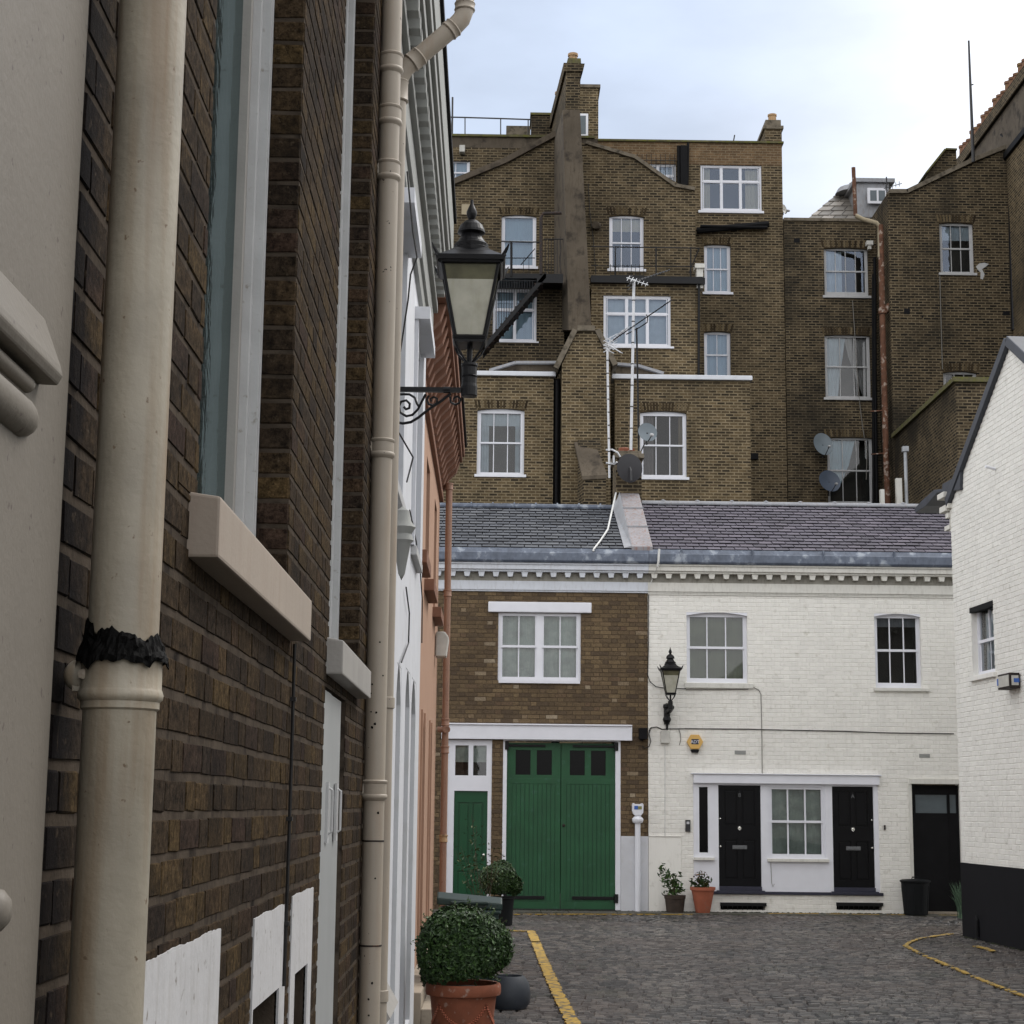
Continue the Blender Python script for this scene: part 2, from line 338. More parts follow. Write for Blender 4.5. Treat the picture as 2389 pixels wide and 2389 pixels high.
M['clay'] = plain('terracotta_clay', (.36, .11, .06), .8, .12, 7, .2, 60, dirt=(.28, .14, .10), dthr=(.55, .75), dsc=8)
M['clay_dark'] = plain('aged_terracotta_clay', (.20, .062, .030), .75, .2, 8, .3, 60, dirt=(.30, .20, .16), dthr=(.60, .72), dsc=18)
M['pot_brown'] = plain('dark_wooden_planter', (.045, .032, .024), .85, .3, 10, .3, 40)
M['soil'] = plain('potting_soil', (.02, .014, .01), 1, .3, 30, .5, 60)
M['plastic_green'] = plain('dark_green_plastic', (.012, .03, .026), .45, .1, 4, .05, 50)
M['plastic_black'] = plain('black_plastic', (.008, .009, .010), .6, .1, 4, .1, 50, spec=.15)
M['plastic_grey'] = plain('dark_grey_plastic', (.030, .036, .046), .6, .15, 5, .1, 50)
M['box_grey'] = plain('beige_grey_box', (.50, .49, .45), .5)
M['alarm_yellow'] = plain('yellow_alarm_plastic', (.66, .40, .11), .35, .05)
M['label_dark'] = plain('dark_blue_label', (.01, .012, .03), .4)
M['label_white'] = plain('white_lettering', (.72, .74, .82), .5, .02)
M['sticker_blue'] = plain('blue_sticker', (.04, .12, .42), .4)
M['sticker_olive'] = plain('olive_sticker', (.22, .22, .08), .4)
M['silver'] = plain('galvanised_steel', (.55, .56, .58), .4, .12, 8, .1, 40, metal=.3)
M['dark_steel'] = plain('dark_steel', (.03, .03, .032), .5)
M['dull_metal'] = plain('dull_grey_metal', (.13, .135, .14), .45, .15, 30)
M['brass'] = plain('bright_door_metal', (.75, .74, .68), .2, .05, metal=.8)
M['dish_grey'] = plain('grey_dish_paint', (.15, .18, .20), .45, .08, 5)
M['dish_blue'] = plain('slate_blue_dish_paint', (.075, .095, .13), .45, .08, 5)
M['dish_black'] = plain('black_dish_paint', (.016, .015, .018), .55, .1, 5)
M['rust'] = plain('rusted_pipe_paint', (.13, .058, .032), .8, .35, 8, .4, 40, dirt=(.34, .27, .22), dthr=(.56, .62), dsc=7, streak=.5, stc=(.07, .03, .018), stz=.3)
M['pvc_grey'] = plain('grey_plastic_pipe', (.42, .44, .46), .5)
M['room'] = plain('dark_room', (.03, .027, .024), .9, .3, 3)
M['net'] = plain('net_curtain', (.36, .40, .45), .9, .1, 4, streak=.4, stc=(.35, .40, .46), stz=.02)
M['net_blue'] = plain('pale_blue_blind', (.26, .34, .40), .9, .06, 3)
M['net_green'] = plain('frosted_greenish_blind', (.30, .34, .31), .9, .22, 4, dirt=(.42, .46, .42), dthr=(.5, .7), dsc=3.5)
M['drape'] = plain('cream_curtain', (.38, .32, .22), .95, .08, 4, streak=.5, stc=(.28, .24, .17), stz=.02)
M['drape_grey'] = plain('grey_voile_curtain', (.27, .25, .25), .95, .1, 4, streak=.6, stc=(.12, .11, .11), stz=.02)
M['blind_olive'] = plain('slatted_olive_blind', (.135, .15, .10), .9, .2, 3)
M['glass'] = glassm('window_glass', refl=.02)
def nearglass():
    m, t, b = mk('near_window_glass'); co = objco(t)
    b.inputs['Base Color'].default_value = (.022, .030, .031, 1); b.inputs['Roughness'].default_value = .5; b.inputs['Specular IOR Level'].default_value = 0
    g = t.nodes.new('ShaderNodeBsdfGlossy'); g.inputs[0].default_value = (.60, .72, .74, 1); g.inputs['Roughness'].default_value = .06
    x = t.nodes.new('ShaderNodeMixShader'); x.inputs[0].default_value = .42; t.links.new(b.outputs[0], x.inputs[1]); t.links.new(g.outputs[0], x.inputs[2])
    o = [n for n in t.nodes if n.type == 'OUTPUT_MATERIAL'][0]; t.links.new(x.outputs[0], o.inputs[0])
    bp = t.nodes.new('ShaderNodeBump'); bp.inputs['Strength'].default_value = .3; bp.inputs['Distance'].default_value = .006
    t.links.new(noise(t, co, 7, 3), bp.inputs['Height']); t.links.new(bp.outputs[0], g.inputs['Normal']); return m
M['glass_near'] = nearglass()
M['glass_far'] = glassm('sky_reflecting_glass', refl=.07, gcol=(.62, .72, .9))
M['glass_dark'] = glassm('dark_glass', (.6, .6, .6), refl=.0)
M['frosted'] = plain('frosted_glass', (.10, .125, .14), .3, .15, 3)
M['lamp_glass'] = plain('lamp_milk_glass', (.42, .41, .34), .25, .12, 9, streak=.35, stc=(.30, .29, .20), stz=.05)
M['lamp_glass_top'] = plain('lamp_grimy_glass', (.10, .095, .055), .3, .3, 9)
M['cable'] = plain('black_cable', (.012, .011, .011), .6)
M['cable_grey'] = plain('painted_cable', (.20, .19, .17), .7)
M['cable_white'] = plain('white_cable', (.6, .6, .58), .6)
M['yellow_line'] = plain('worn_yellow_road_paint', (.38, .245, .045), .8, .2, 8, .5, 60, dirt=(.07, .065, .055), dthr=(.50, .60), dsc=11)
M['flag'] = plain('worn_flagstone', (.085, .080, .066), .9, .25, 2.5, .5, 30, dirt=(.05, .052, .035), dthr=(.5, .66), dsc=3)
M['step'] = plain('stone_step', (.34, .29, .23), .9, .15, 3, .3, 40, dirt=(.16, .13, .10), dthr=(.55, .7), dsc=6)
def leafm(name, c1, c2):
    m, t, b = mk(name)
    a = t.nodes.new('ShaderNodeAttribute'); a.attribute_name = 'rnd'
    t.links.new(ramp(t, a.outputs['Fac'], [(0, c1), (.8, c2), (1, tuple(x*1.5 for x in c2))]), b.inputs['Base Color'])
    b.inputs['Roughness'].default_value = .5; b.inputs['Specular IOR Level'].default_value = .35
    return m
M['box_leaf'] = leafm('box_leaf', (.010, .028, .008), (.036, .074, .018))
M['bay_leaf'] = leafm('shrub_leaf', (.02, .035, .012), (.07, .085, .025))
M['plant_leaf'] = leafm('plant_leaf', (.02, .05, .014), (.07, .13, .035))
M['russet_leaf'] = leafm('russet_leaf', (.05, .045, .015), (.16, .08, .03))
M['grass_leaf'] = leafm('grassy_leaf', (.04, .08, .05), (.10, .16, .10))
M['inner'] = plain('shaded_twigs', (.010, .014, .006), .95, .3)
M['moss'] = plain('dark_moss', (.016, .020, .008), 1, .5, 6, .3, 60)
M['twig'] = plain('twig_bark', (.08, .06, .04), .9)
def settm():
    m, t, b = mk('granite_setts'); co = objco(t)
    a = t.nodes.new('ShaderNodeAttribute'); a.attribute_name = 'rnd'
    c = ramp(t, a.outputs['Fac'], [(0, (.030, .029, .028)), (.4, (.062, .058, .056)), (.75, (.098, .088, .080)), (1, (.155, .138, .122))])
    c = mix(t, 1.0, c, mapr(t, noise(t, co, 55, 4, .6), .3, .7, .75, 1.25), 'MULTIPLY')
    c = mix(t, mapr(t, noise(t, co, .45, 6, .6), .42, .68, 0, .6), c, (.085, .064, .054))
    c = mix(t, mapr(t, noise(t, objco(t, loc=(5, 2, 0)), .9, 6, .6), .56, .72, 0, .6), c, (.045, .048, .032))
    t.links.new(c, b.inputs['Base Color'])
    t.links.new(mapr(t, noise(t, co, .8, 4), .35, .65, .26, .55), b.inputs['Roughness'])
    bumpn(t, b, noise(t, co, 60, 4), .4, .004); return m
M['setts'] = settm()
M['joint'] = plain('dark_sett_joints', (.008, .0075, .006), .95, .3, 6, .4, 30, dirt=(.02, .028, .012), dthr=(.5, .64), dsc=4)

# ---------------------------------------------------------------- wall helpers
def wall(mb, F, u0, u1, v0, v1, holes=(), t=.3, w=0):
    us = sorted({u0, u1, *[min(max(h[i], u0), u1) for h in holes for i in (0, 1)]})
    vs = sorted({v0, v1, *[min(max(h[i], v0), v1) for h in holes for i in (2, 3)]})
    def solid(i, j):
        if i < 0 or j < 0 or i >= len(us)-1 or j >= len(vs)-1: return False
        a, b = (us[i]+us[i+1])/2, (vs[j]+vs[j+1])/2
        return not any(h[0] < a < h[1] and h[2] < b < h[3] for h in holes)
    for i in range(len(us)-1):
        for j in range(len(vs)-1):
            if not solid(i, j): continue
            a, b, c, d = us[i], us[i+1], vs[j], vs[j+1]
            P = lambda u, v, ww: F.p(u, v, ww)
            mb.quad(P(a, c, w), P(b, c, w), P(b, d, w), P(a, d, w), .5)
            mb.quad(P(b, c, w-t), P(a, c, w-t), P(a, d, w-t), P(b, d, w-t), .5)
            if not solid(i-1, j): mb.quad(P(a, c, w-t), P(a, c, w), P(a, d, w), P(a, d, w-t), .5)
            if not solid(i+1, j): mb.quad(P(b, c, w), P(b, c, w-t), P(b, d, w-t), P(b, d, w), .5)
            if not solid(i, j-1): mb.quad(P(a, c, w-t), P(b, c, w-t), P(b, c, w), P(a, c, w), .5)
            if not solid(i, j+1): mb.quad(P(a, d, w), P(b, d, w), P(b, d, w-t), P(a, d, w-t), .5)
def subtract(rc, hs):
    out = [rc]
    for h in hs:
        nx = []
        for (a, b, c, d) in out:
            if h[0] >= b or h[1] <= a or h[2] >= d or h[3] <= c: nx.append((a, b, c, d)); continue
            if h[2] > c: nx.append((a, b, c, h[2]))
            if h[3] < d: nx.append((a, b, h[3], d))
            c2, d2 = max(c, h[2]), min(d, h[3])
            if h[0] > a: nx.append((a, h[0], c2, d2))
            if h[1] < b: nx.append((h[1], b, c2, d2))
        out = nx
    return out
def onebrick(mb, F, a, b, c, d, dep, bev, jit, r=None):
    j = lambda s=1: random.uniform(-jit, jit)*s
    o = random.uniform(-.5, .5)*dep*.3
    B = [(a, c), (b, c), (b, d), (a, d)]
    T = [(a+bev, c+bev), (b-bev, c+bev), (b-bev, d-bev), (a+bev, d-bev)]
    B = [(u+j(.6), v+j(.6)) for u, v in B]; T = [(u+j(), v+j()) for u, v in T]
    vs = [F.p(u, v, -dep) for u, v in B]+[F.p(u, v, o) for u, v in T]
    mb.add(vs, [(4, 5, 6, 7), (0, 1, 5, 4), (1, 2, 6, 5), (2, 3, 7, 6), (3, 0, 4, 7)], r)
def bricks(mb, F, u0, u1, v0, v1, holes=(), row=.075, st=.215, hd=.1025, jt=.010, vj=None, dep=.012, bev=.004, jit=.0015, uoff=0, flem=True):
    k0 = math.floor(v0/row); k1 = math.ceil(v1/row); g = jt if vj is None else vj
    for k in range(k0, k1):
        c, d = k*row+jt/2, (k+1)*row-jt/2
        per = (st+hd+2*jt) if flem else (st+jt)
        off = (k % 2)*(per/2) + uoff
        u = math.floor((u0-off)/per)*per + off
        while u < u1:
            for (ln) in ((st, hd) if flem else (st,)):
                a, b = u+g/2, u+jt-g/2+ln; u += ln+jt
                a2, b2 = max(a, u0), min(b, u1); c2, d2 = max(c, v0), min(d, v1)
                if b2-a2 < .02 or d2-c2 < .015: continue
                r = random.random()
                for (p, q, s, tt) in subtract((a2, b2, c2, d2), holes):
                    if q-p > .018 and tt-s > .014: onebrick(mb, F, p, q, s, tt, dep, bev, jit, r)
def archfill(mb, F, u0, u1, vs, vc, w0, w1, vtop=None):
    """fills the corners between a segmental arch (spring vs, crown vc) and the square opening head"""
    n = 10; pts = []
    for i in range(n+1):
        x = -1+2*i/n; pts.append((u0+(u1-u0)*i/n, vs+(vc-vs)*(1-x*x)))
    top = vtop or vc
    for (p, q) in zip(pts[:-1], pts[1:]):
        if top-min(p[1], q[1]) > 1e-4: mb.poly(F, [p, q, (q[0], top+.001), (p[0], top+.001)], w0, w1, .5)
def window(par, F, x0, y0, x1, y1, cols=3, rows=(1, 1), rec=.10, fw=.06, bar=.022, mat='white_paint', glass='glass_far', back=None, drapes=None,
           sill=None, sillm=None, arch=0, head=.0, rail=.045, bot=.07, flush=False, rect=None, voussoir=None, label=None, casement=False, split=.5, topdrop=0):
    """sash window; returns the hole in the wall (u0,u1,v0,v1)"""
    u0, u1, v0, v1 = rect or F.rect(x0, y0, x1, y1)
    w = -rec; m = MB()
    hw = w-.05
    hh = head
    m.box(F, u0, u0+fw, v0, v1, hw, w); m.box(F, u1-fw, u1, v0, v1, hw, w)
    m.box(F, u0+fw, u1-fw, v1-fw-hh, v1, hw, w); m.box(F, u0+fw, u1-fw, v0, v0+bot, hw, w)
    a, b, c, d = u0+fw, u1-fw, v0+bot, v1-fw-hh
    mid = c+(d-c)*split
    g = MB()
    if casement:
        for i in range(1, cols): x = a+(b-a)*i/cols; m.box(F, x-bar, x+bar, c, d, hw+.005, w-.004)
        m.box(F, a, b, mid-bar, mid+bar, hw+.007, w-.006)
        # opening leaves
        for i in range(cols):
            xa, xb = a+(b-a)*i/cols+bar, a+(b-a)*(i+1)/cols-bar
            for (ya, yb) in ((c, mid-bar), (mid+bar, d)):
                q = .022
                m.box(F, xa, xa+q, ya, yb, hw+.01, w-.012); m.box(F, xb-q, xb, ya, yb, hw+.01, w-.012)
                m.box(F, xa+q, xb-q, yb-q, yb, hw+.01, w-.012); m.box(F, xa+q, xb-q, ya, ya+q, hw+.01, w-.012)
    else:
        zs = [(c, mid-rail/2, rows[1], -.022), (mid+rail/2, d, rows[0], -.004)]
        m.box(F, a, b, mid-rail/2, mid+rail/2, hw-.02, w-.006)
        for (ya, yb, nr, dw) in zs:
            for i in range(1, cols): x = a+(b-a)*i/cols; m.box(F, x-bar/2, x+bar/2, ya, yb, hw+dw, w-.012+dw)
            for j in range(1, nr): y = ya+(yb-ya)*j/nr; m.box(F, a, b, y-bar/2, y+bar/2, hw+dw+.002, w-.014+dw)
            st = .028
            m.box(F, a, a+st, ya, yb, hw+dw+.001, w-.008+dw); m.box(F, b-st, b, ya, yb, hw+dw+.001, w-.008+dw)
    fo = meshify('window', m, M[mat], par)
    if label: fo['label'] = label
    g.quad(F.p(a, c, w-.035), F.p(b, c, w-.035), F.p(b, d, w-.035), F.p(a, d, w-.035), .5)
    meshify('pane', g, M[glass], fo)
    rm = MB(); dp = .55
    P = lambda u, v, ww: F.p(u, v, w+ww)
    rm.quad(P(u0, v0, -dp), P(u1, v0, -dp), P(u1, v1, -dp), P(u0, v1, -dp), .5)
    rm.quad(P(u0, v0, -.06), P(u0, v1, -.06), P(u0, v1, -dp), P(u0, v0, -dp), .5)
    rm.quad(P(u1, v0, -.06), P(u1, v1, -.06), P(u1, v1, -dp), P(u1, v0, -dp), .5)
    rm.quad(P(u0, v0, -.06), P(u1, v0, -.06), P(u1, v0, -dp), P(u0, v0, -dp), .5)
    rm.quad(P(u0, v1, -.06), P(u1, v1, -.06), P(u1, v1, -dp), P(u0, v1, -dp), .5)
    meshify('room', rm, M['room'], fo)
    def cloth(nm, mt, pts, ww):     # pleated curtain: outline given as (u_left,u_right) for rows of v
        q = MB(); n = 14; rows_ = []
        for (v, ua, ub) in pts:
            rows_.append([F.p(ua+(ub-ua)*i/n, v, w+ww+.012*math.sin(i*2.4)) for i in range(n+1)])
        for r1, r2 in zip(rows_[:-1], rows_[1:]):
            for i in range(n): q.quad(r1[i], r1[i+1], r2[i+1], r2[i], .5)
        meshify(nm, q, M[mt], fo)
    if back: cloth('blind', back, [(c-.02, a-.03, b+.03), (d+.03, a-.03, b+.03)], -.14)
    for dr in (drapes or ()):
        kind, mt = dr[0], dr[1]; W = b-a; H = d-c
        if kind == 'left': cloth('curtain', mt, [(c, a, a+W*dr[2]), (d, a, a+W*dr[2])], -.12)
        elif kind == 'right': cloth('curtain', mt, [(c, b-W*dr[2], b), (d, b-W*dr[2], b)], -.12)
        elif kind == 'top': cloth('blind', mt, [(d-H*dr[2], a, b), (d, a, b)], -.11)
        elif kind == 'swagL': cloth('curtain', mt, [(c, a, a+W*.28), (c+H*.35, a, a+W*.33), (c+H*.7, a, a+W*.42), (d, a, a+W*.48)], -.12)
        elif kind == 'swagR': cloth('curtain', mt, [(c, b-W*.10, b), (c+H*.35, b-W*.28, b), (c+H*.7, b-W*.45, b), (d, b-W*.54, b)], -.13)
        elif kind == 'blueL': cloth('curtain', mt, [(c+H*.3, a, a+W*.30), (c+H*.6, a, a+W*.5), (d, a, a+W*.66)], -.12)
    if sill:
        if sill is True: sr = (u0-.06, u1+.06, v0-.075, v0)
        else: sr = F.rect(*sill)
        q = MB(); q.box(F, sr[0], sr[1], sr[2], min(sr[3], v0-.001), -rec-.03, .05)
        meshify('sill', q, M[sillm or mat], fo, bevel=.008)
    if voussoir:
        q = MB(); n = max(6, int((u1-u0+.1)/.078)); r = arch
        for i in range(n):
            x = -1+2*(i+.5)/n; um = (u0+u1)/2+(u1-u0+.12)/2*x; base = v1+.012-r*x*x*0
            lean = x*.05
            q.poly(F, [(um-.029, base), (um+.029, base), (um+.033+lean, base+.215), (um-.025+lean, base+.215)], -.01, .004, random.random())
        meshify('brick_arch', q, M[voussoir], fo)
    if arch:
        q = MB(); archfill(q, F, u0, u1, v1-arch, v1, -rec+.001, -.003)
        meshify('arch_head', q, M[voussoir or mat] if not isinstance(arch, tuple) else M[mat], fo)
    return (u0, u1, v0, v1)
# ================================================================ ground
def G(px, py, z=0):
    d = ray(px, py); t = (z-EYE.z)/d.z; return EYE + d*t
mb = MB(); mb.quad((-400, -400, -.03), (400, -400, -.03), (400, 400, -.03), (-400, 400, -.03))
tag(meshify('ground', mb, M['joint']), 'dark ground under and around the mews', kind='structure')
mb = MB()
rs = random.Random(3)
SL, SWD = .158, .108
y = 4.0; row = 0
while y < 30.1:
    x = -.62 + rs.uniform(0, .15); wob = .03*math.sin(y*1.7)
    while x < 12.5:
        l = SL*rs.uniform(.78, 1.2); wd = SWD*rs.uniform(.88, 1.0)
        xc, yc = x+l/2, y+SWD/2 + .045*math.sin(x*.9+y*.35)+wob*.5
        vis = xc < (yc*.32+1.5)
        if vis and not (yc < 9 and xc > 4):
            a = rs.gauss(0, .035); h = rs.gauss(0, .004); b = rs.uniform(.014, .024)
            ca, sa = math.cos(a), math.sin(a)
            hx, hy = l/2-.009, wd/2-.008
            tilt = rs.gauss(0, .02), rs.gauss(0, .03)
            P = []
            for (sx, sy) in ((-1, -1), (1, -1), (1, 1), (-1, 1)):
                dx, dy = sx*hx*rs.uniform(.94, 1), sy*hy*rs.uniform(.9, 1)
                P.append((xc+dx*ca-dy*sa, yc+dx*sa+dy*ca, -.032))
            T = []
            for (sx, sy) in ((-1, -1), (1, -1), (1, 1), (-1, 1)):
                dx, dy = sx*(hx-b), sy*(hy-b)
                T.append((xc+dx*ca-dy*sa, yc+dx*sa+dy*ca, h+dx*tilt[0]+dy*tilt[1]))
            mb.add(P+T, [(4, 5, 6, 7), (0, 1, 5, 4), (1, 2, 6, 5), (2, 3, 7, 6), (3, 0, 4, 7)], rs.random())
        x += l + .004
    y += SWD; row += 1
def sett(xc, yc, l, wd, a0):
    a = a0+rs.gauss(0, .05); h = rs.gauss(0, .005); b = rs.uniform(.014, .022); ca, sa = math.cos(a), math.sin(a); hx, hy = l/2-.008, wd/2-.007
    tl = rs.gauss(0, .02), rs.gauss(0, .03); P = []; T = []
    for (sx, sy) in ((-1, -1), (1, -1), (1, 1), (-1, 1)):
        dx, dy = sx*hx*rs.uniform(.94, 1), sy*hy*rs.uniform(.9, 1); P.append((xc+dx*ca-dy*sa, yc+dx*sa+dy*ca, -.032))
        dx, dy = sx*(hx-b), sy*(hy-b); T.append((xc+dx*ca-dy*sa, yc+dx*sa+dy*ca, h+dx*tl[0]+dy*tl[1]))
    mb.add(P+T, [(4, 5, 6, 7), (0, 1, 5, 4), (1, 2, 6, 5), (2, 3, 7, 6), (3, 0, 4, 7)], rs.random())
an = R(118); ax_, ay_ = math.cos(an), math.sin(an); row = 0; t_ = -14.0
while t_ < 18:
    s_ = -8.0+rs.uniform(0, .1)
    while s_ < 24:
        l = .18*rs.uniform(.8, 1.2); xc = 5+ax_*(s_-8)-ay_*t_; yc = 31.2+ay_*(s_-8)+ax_*t_
        if 30.17 < yc < 32.36 and -1.2 < xc < 12.6: sett(xc, yc, l, .118, an)
        s_ += l+.004
    t_ += .120
mb.quad((-.62, 4, -.024), (12.6, 4, -.024), (12.6, 33, -.024), (-.62, 33, -.024), 0)
tag(meshify('cobbled_road', mb, M['setts']), 'cobbled granite sett road of the mews', kind='structure')
# flagstones along the left houses and in front of the end houses
mb = MB(); fr = random.Random(5)
def flag(x0, x1, y0, y1, z=.012):
    j = .006; mb.wbox(x0+j, x1-j, y0+j, y1-j, -.02, z+fr.uniform(-.003, .003), fr.random())
yk = 8.0
while yk < 22.6:
    ln = fr.uniform(.6, 1.0); flag(-.66, -.02, yk, min(yk+ln, 22.6)); yk += ln
xk = -1.2
while xk < 9.5:
    ln = fr.uniform(.5, .9); flag(xk, min(xk+ln, 9.5), 32.40, 33.0, .010); xk += ln
tag(meshify('pavement', mb, M['flag'], bevel=.006), 'worn flagstone strip along the house fronts', kind='structure')
def line(pts, wd, name, label, seed=1, gaps=0):
    """painted line following points on the ground; short pieces with ragged edges"""
    rr = random.Random(seed); mb = MB()
    P = [G(*p) for p in pts]; fine = []
    for a, b in zip(P[:-1], P[1:]):
        n = max(2, int((b-a).length/.07))
        fine += [a.lerp(b, i/n) for i in range(n)]
    fine.append(P[-1]); L_, Rr = [], []
    for i, q in enumerate(fine):
        t = (fine[min(i+1, len(fine)-1)]-fine[max(i-1, 0)]).normalized(); s = Vector((-t.y, t.x, 0))
        ww = wd/2
        L_.append(q+s*(ww+rr.uniform(-.012, .012))); Rr.append(q-s*(ww+rr.uniform(-.012, .012)))
    k = 0
    for i in range(len(fine)-1):
        if gaps and rr.random() < gaps: k = rr.randint(1, 3)
        if k > 0: k -= 1; continue
        z0, z1 = .0165, .0165
        f = lambda q: (q.x, q.y, .0165)
        b = lambda q: (q.x, q.y, .004)
        mb.add([b(L_[i]), b(L_[i+1]), b(Rr[i+1]), b(Rr[i]), f(L_[i]), f(L_[i+1]), f(Rr[i+1]), f(Rr[i])], [(7, 6, 5, 4), (0, 1, 5, 4), (2, 3, 7, 6)], .5)
    o = meshify(name, mb, M['yellow_line']); tag(o, label, kind='structure')
line([(1150, 2171), (1238, 2174), (1246, 2190), (1262, 2230), (1283, 2280), (1306, 2330), (1342, 2400)], .125, 'yellow_road_line', 'yellow painted line turning the corner beside the left houses', 1, .01)
line([(1190, 2134.5), (1350, 2134), (1480, 2134.5), (1620, 2134.5)], .07, 'yellow_road_line', 'thin yellow line below the green garage doors', 2, .02)
line([(1792, 2132.5), (1900, 2133), (2060, 2135), (2245, 2137)], .09, 'yellow_road_line', 'worn yellow line below the black front doors', 3, .10)
line([(2222, 2180), (2190, 2184), (2146, 2191), (2122, 2200), (2113, 2208), (2135, 2220), (2162, 2233), (2230, 2262), (2300, 2292), (2400, 2330)], .062, 'yellow_road_line', 'bent yellow line running off to the right by the black plinth', 4, .05)
line([(2276, 2209), (2300, 2214), (2320, 2222)], .08, 'yellow_road_line', 'short worn yellow mark beside the black plinth', 5, .2)

# ================================================================ near brick house (left)
F0 = XF(-.6); RD = .10
h1 = (3.48, 5.05, 2.50, 5.85); h2 = (6.38, 7.86, 2.49, 5.85)
dr = (6.30, 7.23, 0.0, 2.32)
H1 = thing('brick_house', 'dark stock brick house filling the left side, nearest the viewer', 'house', (-.6, 5, 0))
lw = [(F0.uv(591, 2150)[0], F0.uv(667, 2109)[0], 0, F0.uv(667, 2109)[1]), (F0.uv(680, 2093)[0], F0.uv(729, 2071)[0], 0, F0.uv(729, 2071)[1])]
pA = (F0.uv(330, 2245)[0], F0.uv(512, 2168)[0], 0, F0.uv(512, 2168)[1])
# dark lights inside the painted patches
oB = (lw[0][0]+.02, F0.uv(648, 2304)[0], .55, F0.uv(648, 2304)[1])
oC = (F0.uv(685, 2273)[0], F0.uv(715, 2247)[0], .55, F0.uv(700, 2260)[1])
surr = (1.15, 2.31, 0, 6.0)
holes = [h1, h2, dr, oB, oC]
mb = MB(); wall(mb, F0, .6, 9.06, 0, 6.6, holes, .35, -.0030)
meshify('mortar', mb, M['mortar_near'], H1)
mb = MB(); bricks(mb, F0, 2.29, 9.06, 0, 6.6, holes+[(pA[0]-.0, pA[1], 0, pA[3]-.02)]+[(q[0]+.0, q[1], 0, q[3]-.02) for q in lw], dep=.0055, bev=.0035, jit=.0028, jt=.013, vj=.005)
for (hh, nm) in ((h1, 1), (h2, 2)):       # far reveal of each window opening, built of brick ends
    Fy = YF(hh[1]); z = math.floor(hh[2]/.075)*.075; k = 0
    while z < hh[3]:
        j = -.006 if k % 2 else .006
        if z > hh[2]-.04: onebrick(mb, Fr((0, hh[1]-.004, 0), (1, 0, 0), (0, -1, 0)), -.6-.098, -.6-.002, z+.005, z+.070, .006, .004, .003)
        z += .075; k += 1
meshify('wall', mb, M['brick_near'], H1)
# windows
def bigwindow(h, near):
    m = MB(); u0, u1, v0, v1 = h
    m.box(F0, u0, u0+.05, v0, v1, -.20, -.10); m.box(F0, u1-.035, u1, v0, v1, -.20, -.098)
    m.box(F0, u1-.065, u1-.0351, v0, v1, -.20, -.125)
    m.box(F0, u0+.05, u1-.066, v0, v0+.09, -.20, -.105); m.box(F0, u0+.05, u1-.066, v1-.08, v1, -.20, -.11)
    m.box(F0, u1-.022, u1-.012, v0, v1, -.1, -.094)
    fo = meshify('window', m, M['white_old'], H1, bevel=.004)
    s = MB(); s.box(F0, u1-.11, u1-.0655, v0+.09, v1-.08, -.19, -.150); s.box(F0, u0+.051, u0+.09, v0+.09, v1-.08, -.19, -.15)
    s.box(F0, u0+.09, u1-.11, 4.62, 4.67, -.19, -.15)
    meshify('sash', s, M['sill_grey'], fo)
    g = MB(); g.quad(F0.p(u0, v0, -.175), F0.p(u1, v0, -.175), F0.p(u1, v1, -.175), F0.p(u0, v1, -.175)); meshify('pane', g, M['glass_near'], fo)
    g = MB(); g.box(F0, u0-.1, u1+.1, v0-.1, v1+.1, -.6, -.36); meshify('room', g, M['net'] if False else M['room'], fo)
    return fo
w1 = bigwindow(h1, True); w2 = bigwindow(h2, False)
m = MB(); m.prism([F0.p(3.40, 2.375, -.02), F0.p(3.40, 2.375, .060), F0.p(3.40, 2.497, .060), F0.p(3.40, 2.508, -.02), F0.p(3.40, 2.512, -.12), F0.p(3.40, 2.40, -.12)],
                [F0.p(5.18, 2.375, -.02), F0.p(5.18, 2.375, .060), F0.p(5.18, 2.497, .060), F0.p(5.18, 2.508, -.02), F0.p(5.18, 2.512, -.12), F0.p(5.18, 2.40, -.12)])
tag(meshify('sill', m, M['sill_cream'], w1, bevel=.006), 'long cream painted sill')
m = MB(); m.prism([F0.p(6.32, 2.363, -.02), F0.p(6.32, 2.363, .060), F0.p(6.32, 2.485, .060), F0.p(6.32, 2.50, -.02), F0.p(6.32, 2.50, -.12), F0.p(6.32, 2.38, -.12)],
                [F0.p(7.80, 2.363, -.02), F0.p(7.80, 2.363, .060), F0.p(7.80, 2.485, .060), F0.p(7.80, 2.50, -.02), F0.p(7.80, 2.50, -.12), F0.p(7.80, 2.38, -.12)])
tag(meshify('sill', m, M['sill_grey'], w2, bevel=.006), 'grey white sill over the narrow door')
# tall door
m = MB(); m.box(F0, 6.30, 6.62, .02, 2.31, -.05, -.006); m.box(F0, 6.635, 7.10, .02, 2.31, -.05, -.010)
m.box(F0, 6.60, 6.645, .02, 2.31, -.055, -.03)
do = meshify('door', m, M['white_door'], H1, bevel=.004)
m = MB(); m.box(F0, 7.12, 7.23, 0, 2.32, -.3, -.14); meshify('jamb', m, M['black_matt'], do)
for (uu, ww) in ((6.50, .07), (6.86, .09)):
    m = MB(); m.box(F0, uu, uu+.055, 1.76, 1.98, -.006, .004); m.tube([F0.p(uu+.03, 1.79, .0), F0.p(uu+.03, 1.80, .016), F0.p(uu+.03, 1.95, .016), F0.p(uu+.03, 1.96, 0)], .005, 8)
    meshify('handle', m, M['white_old'], do)
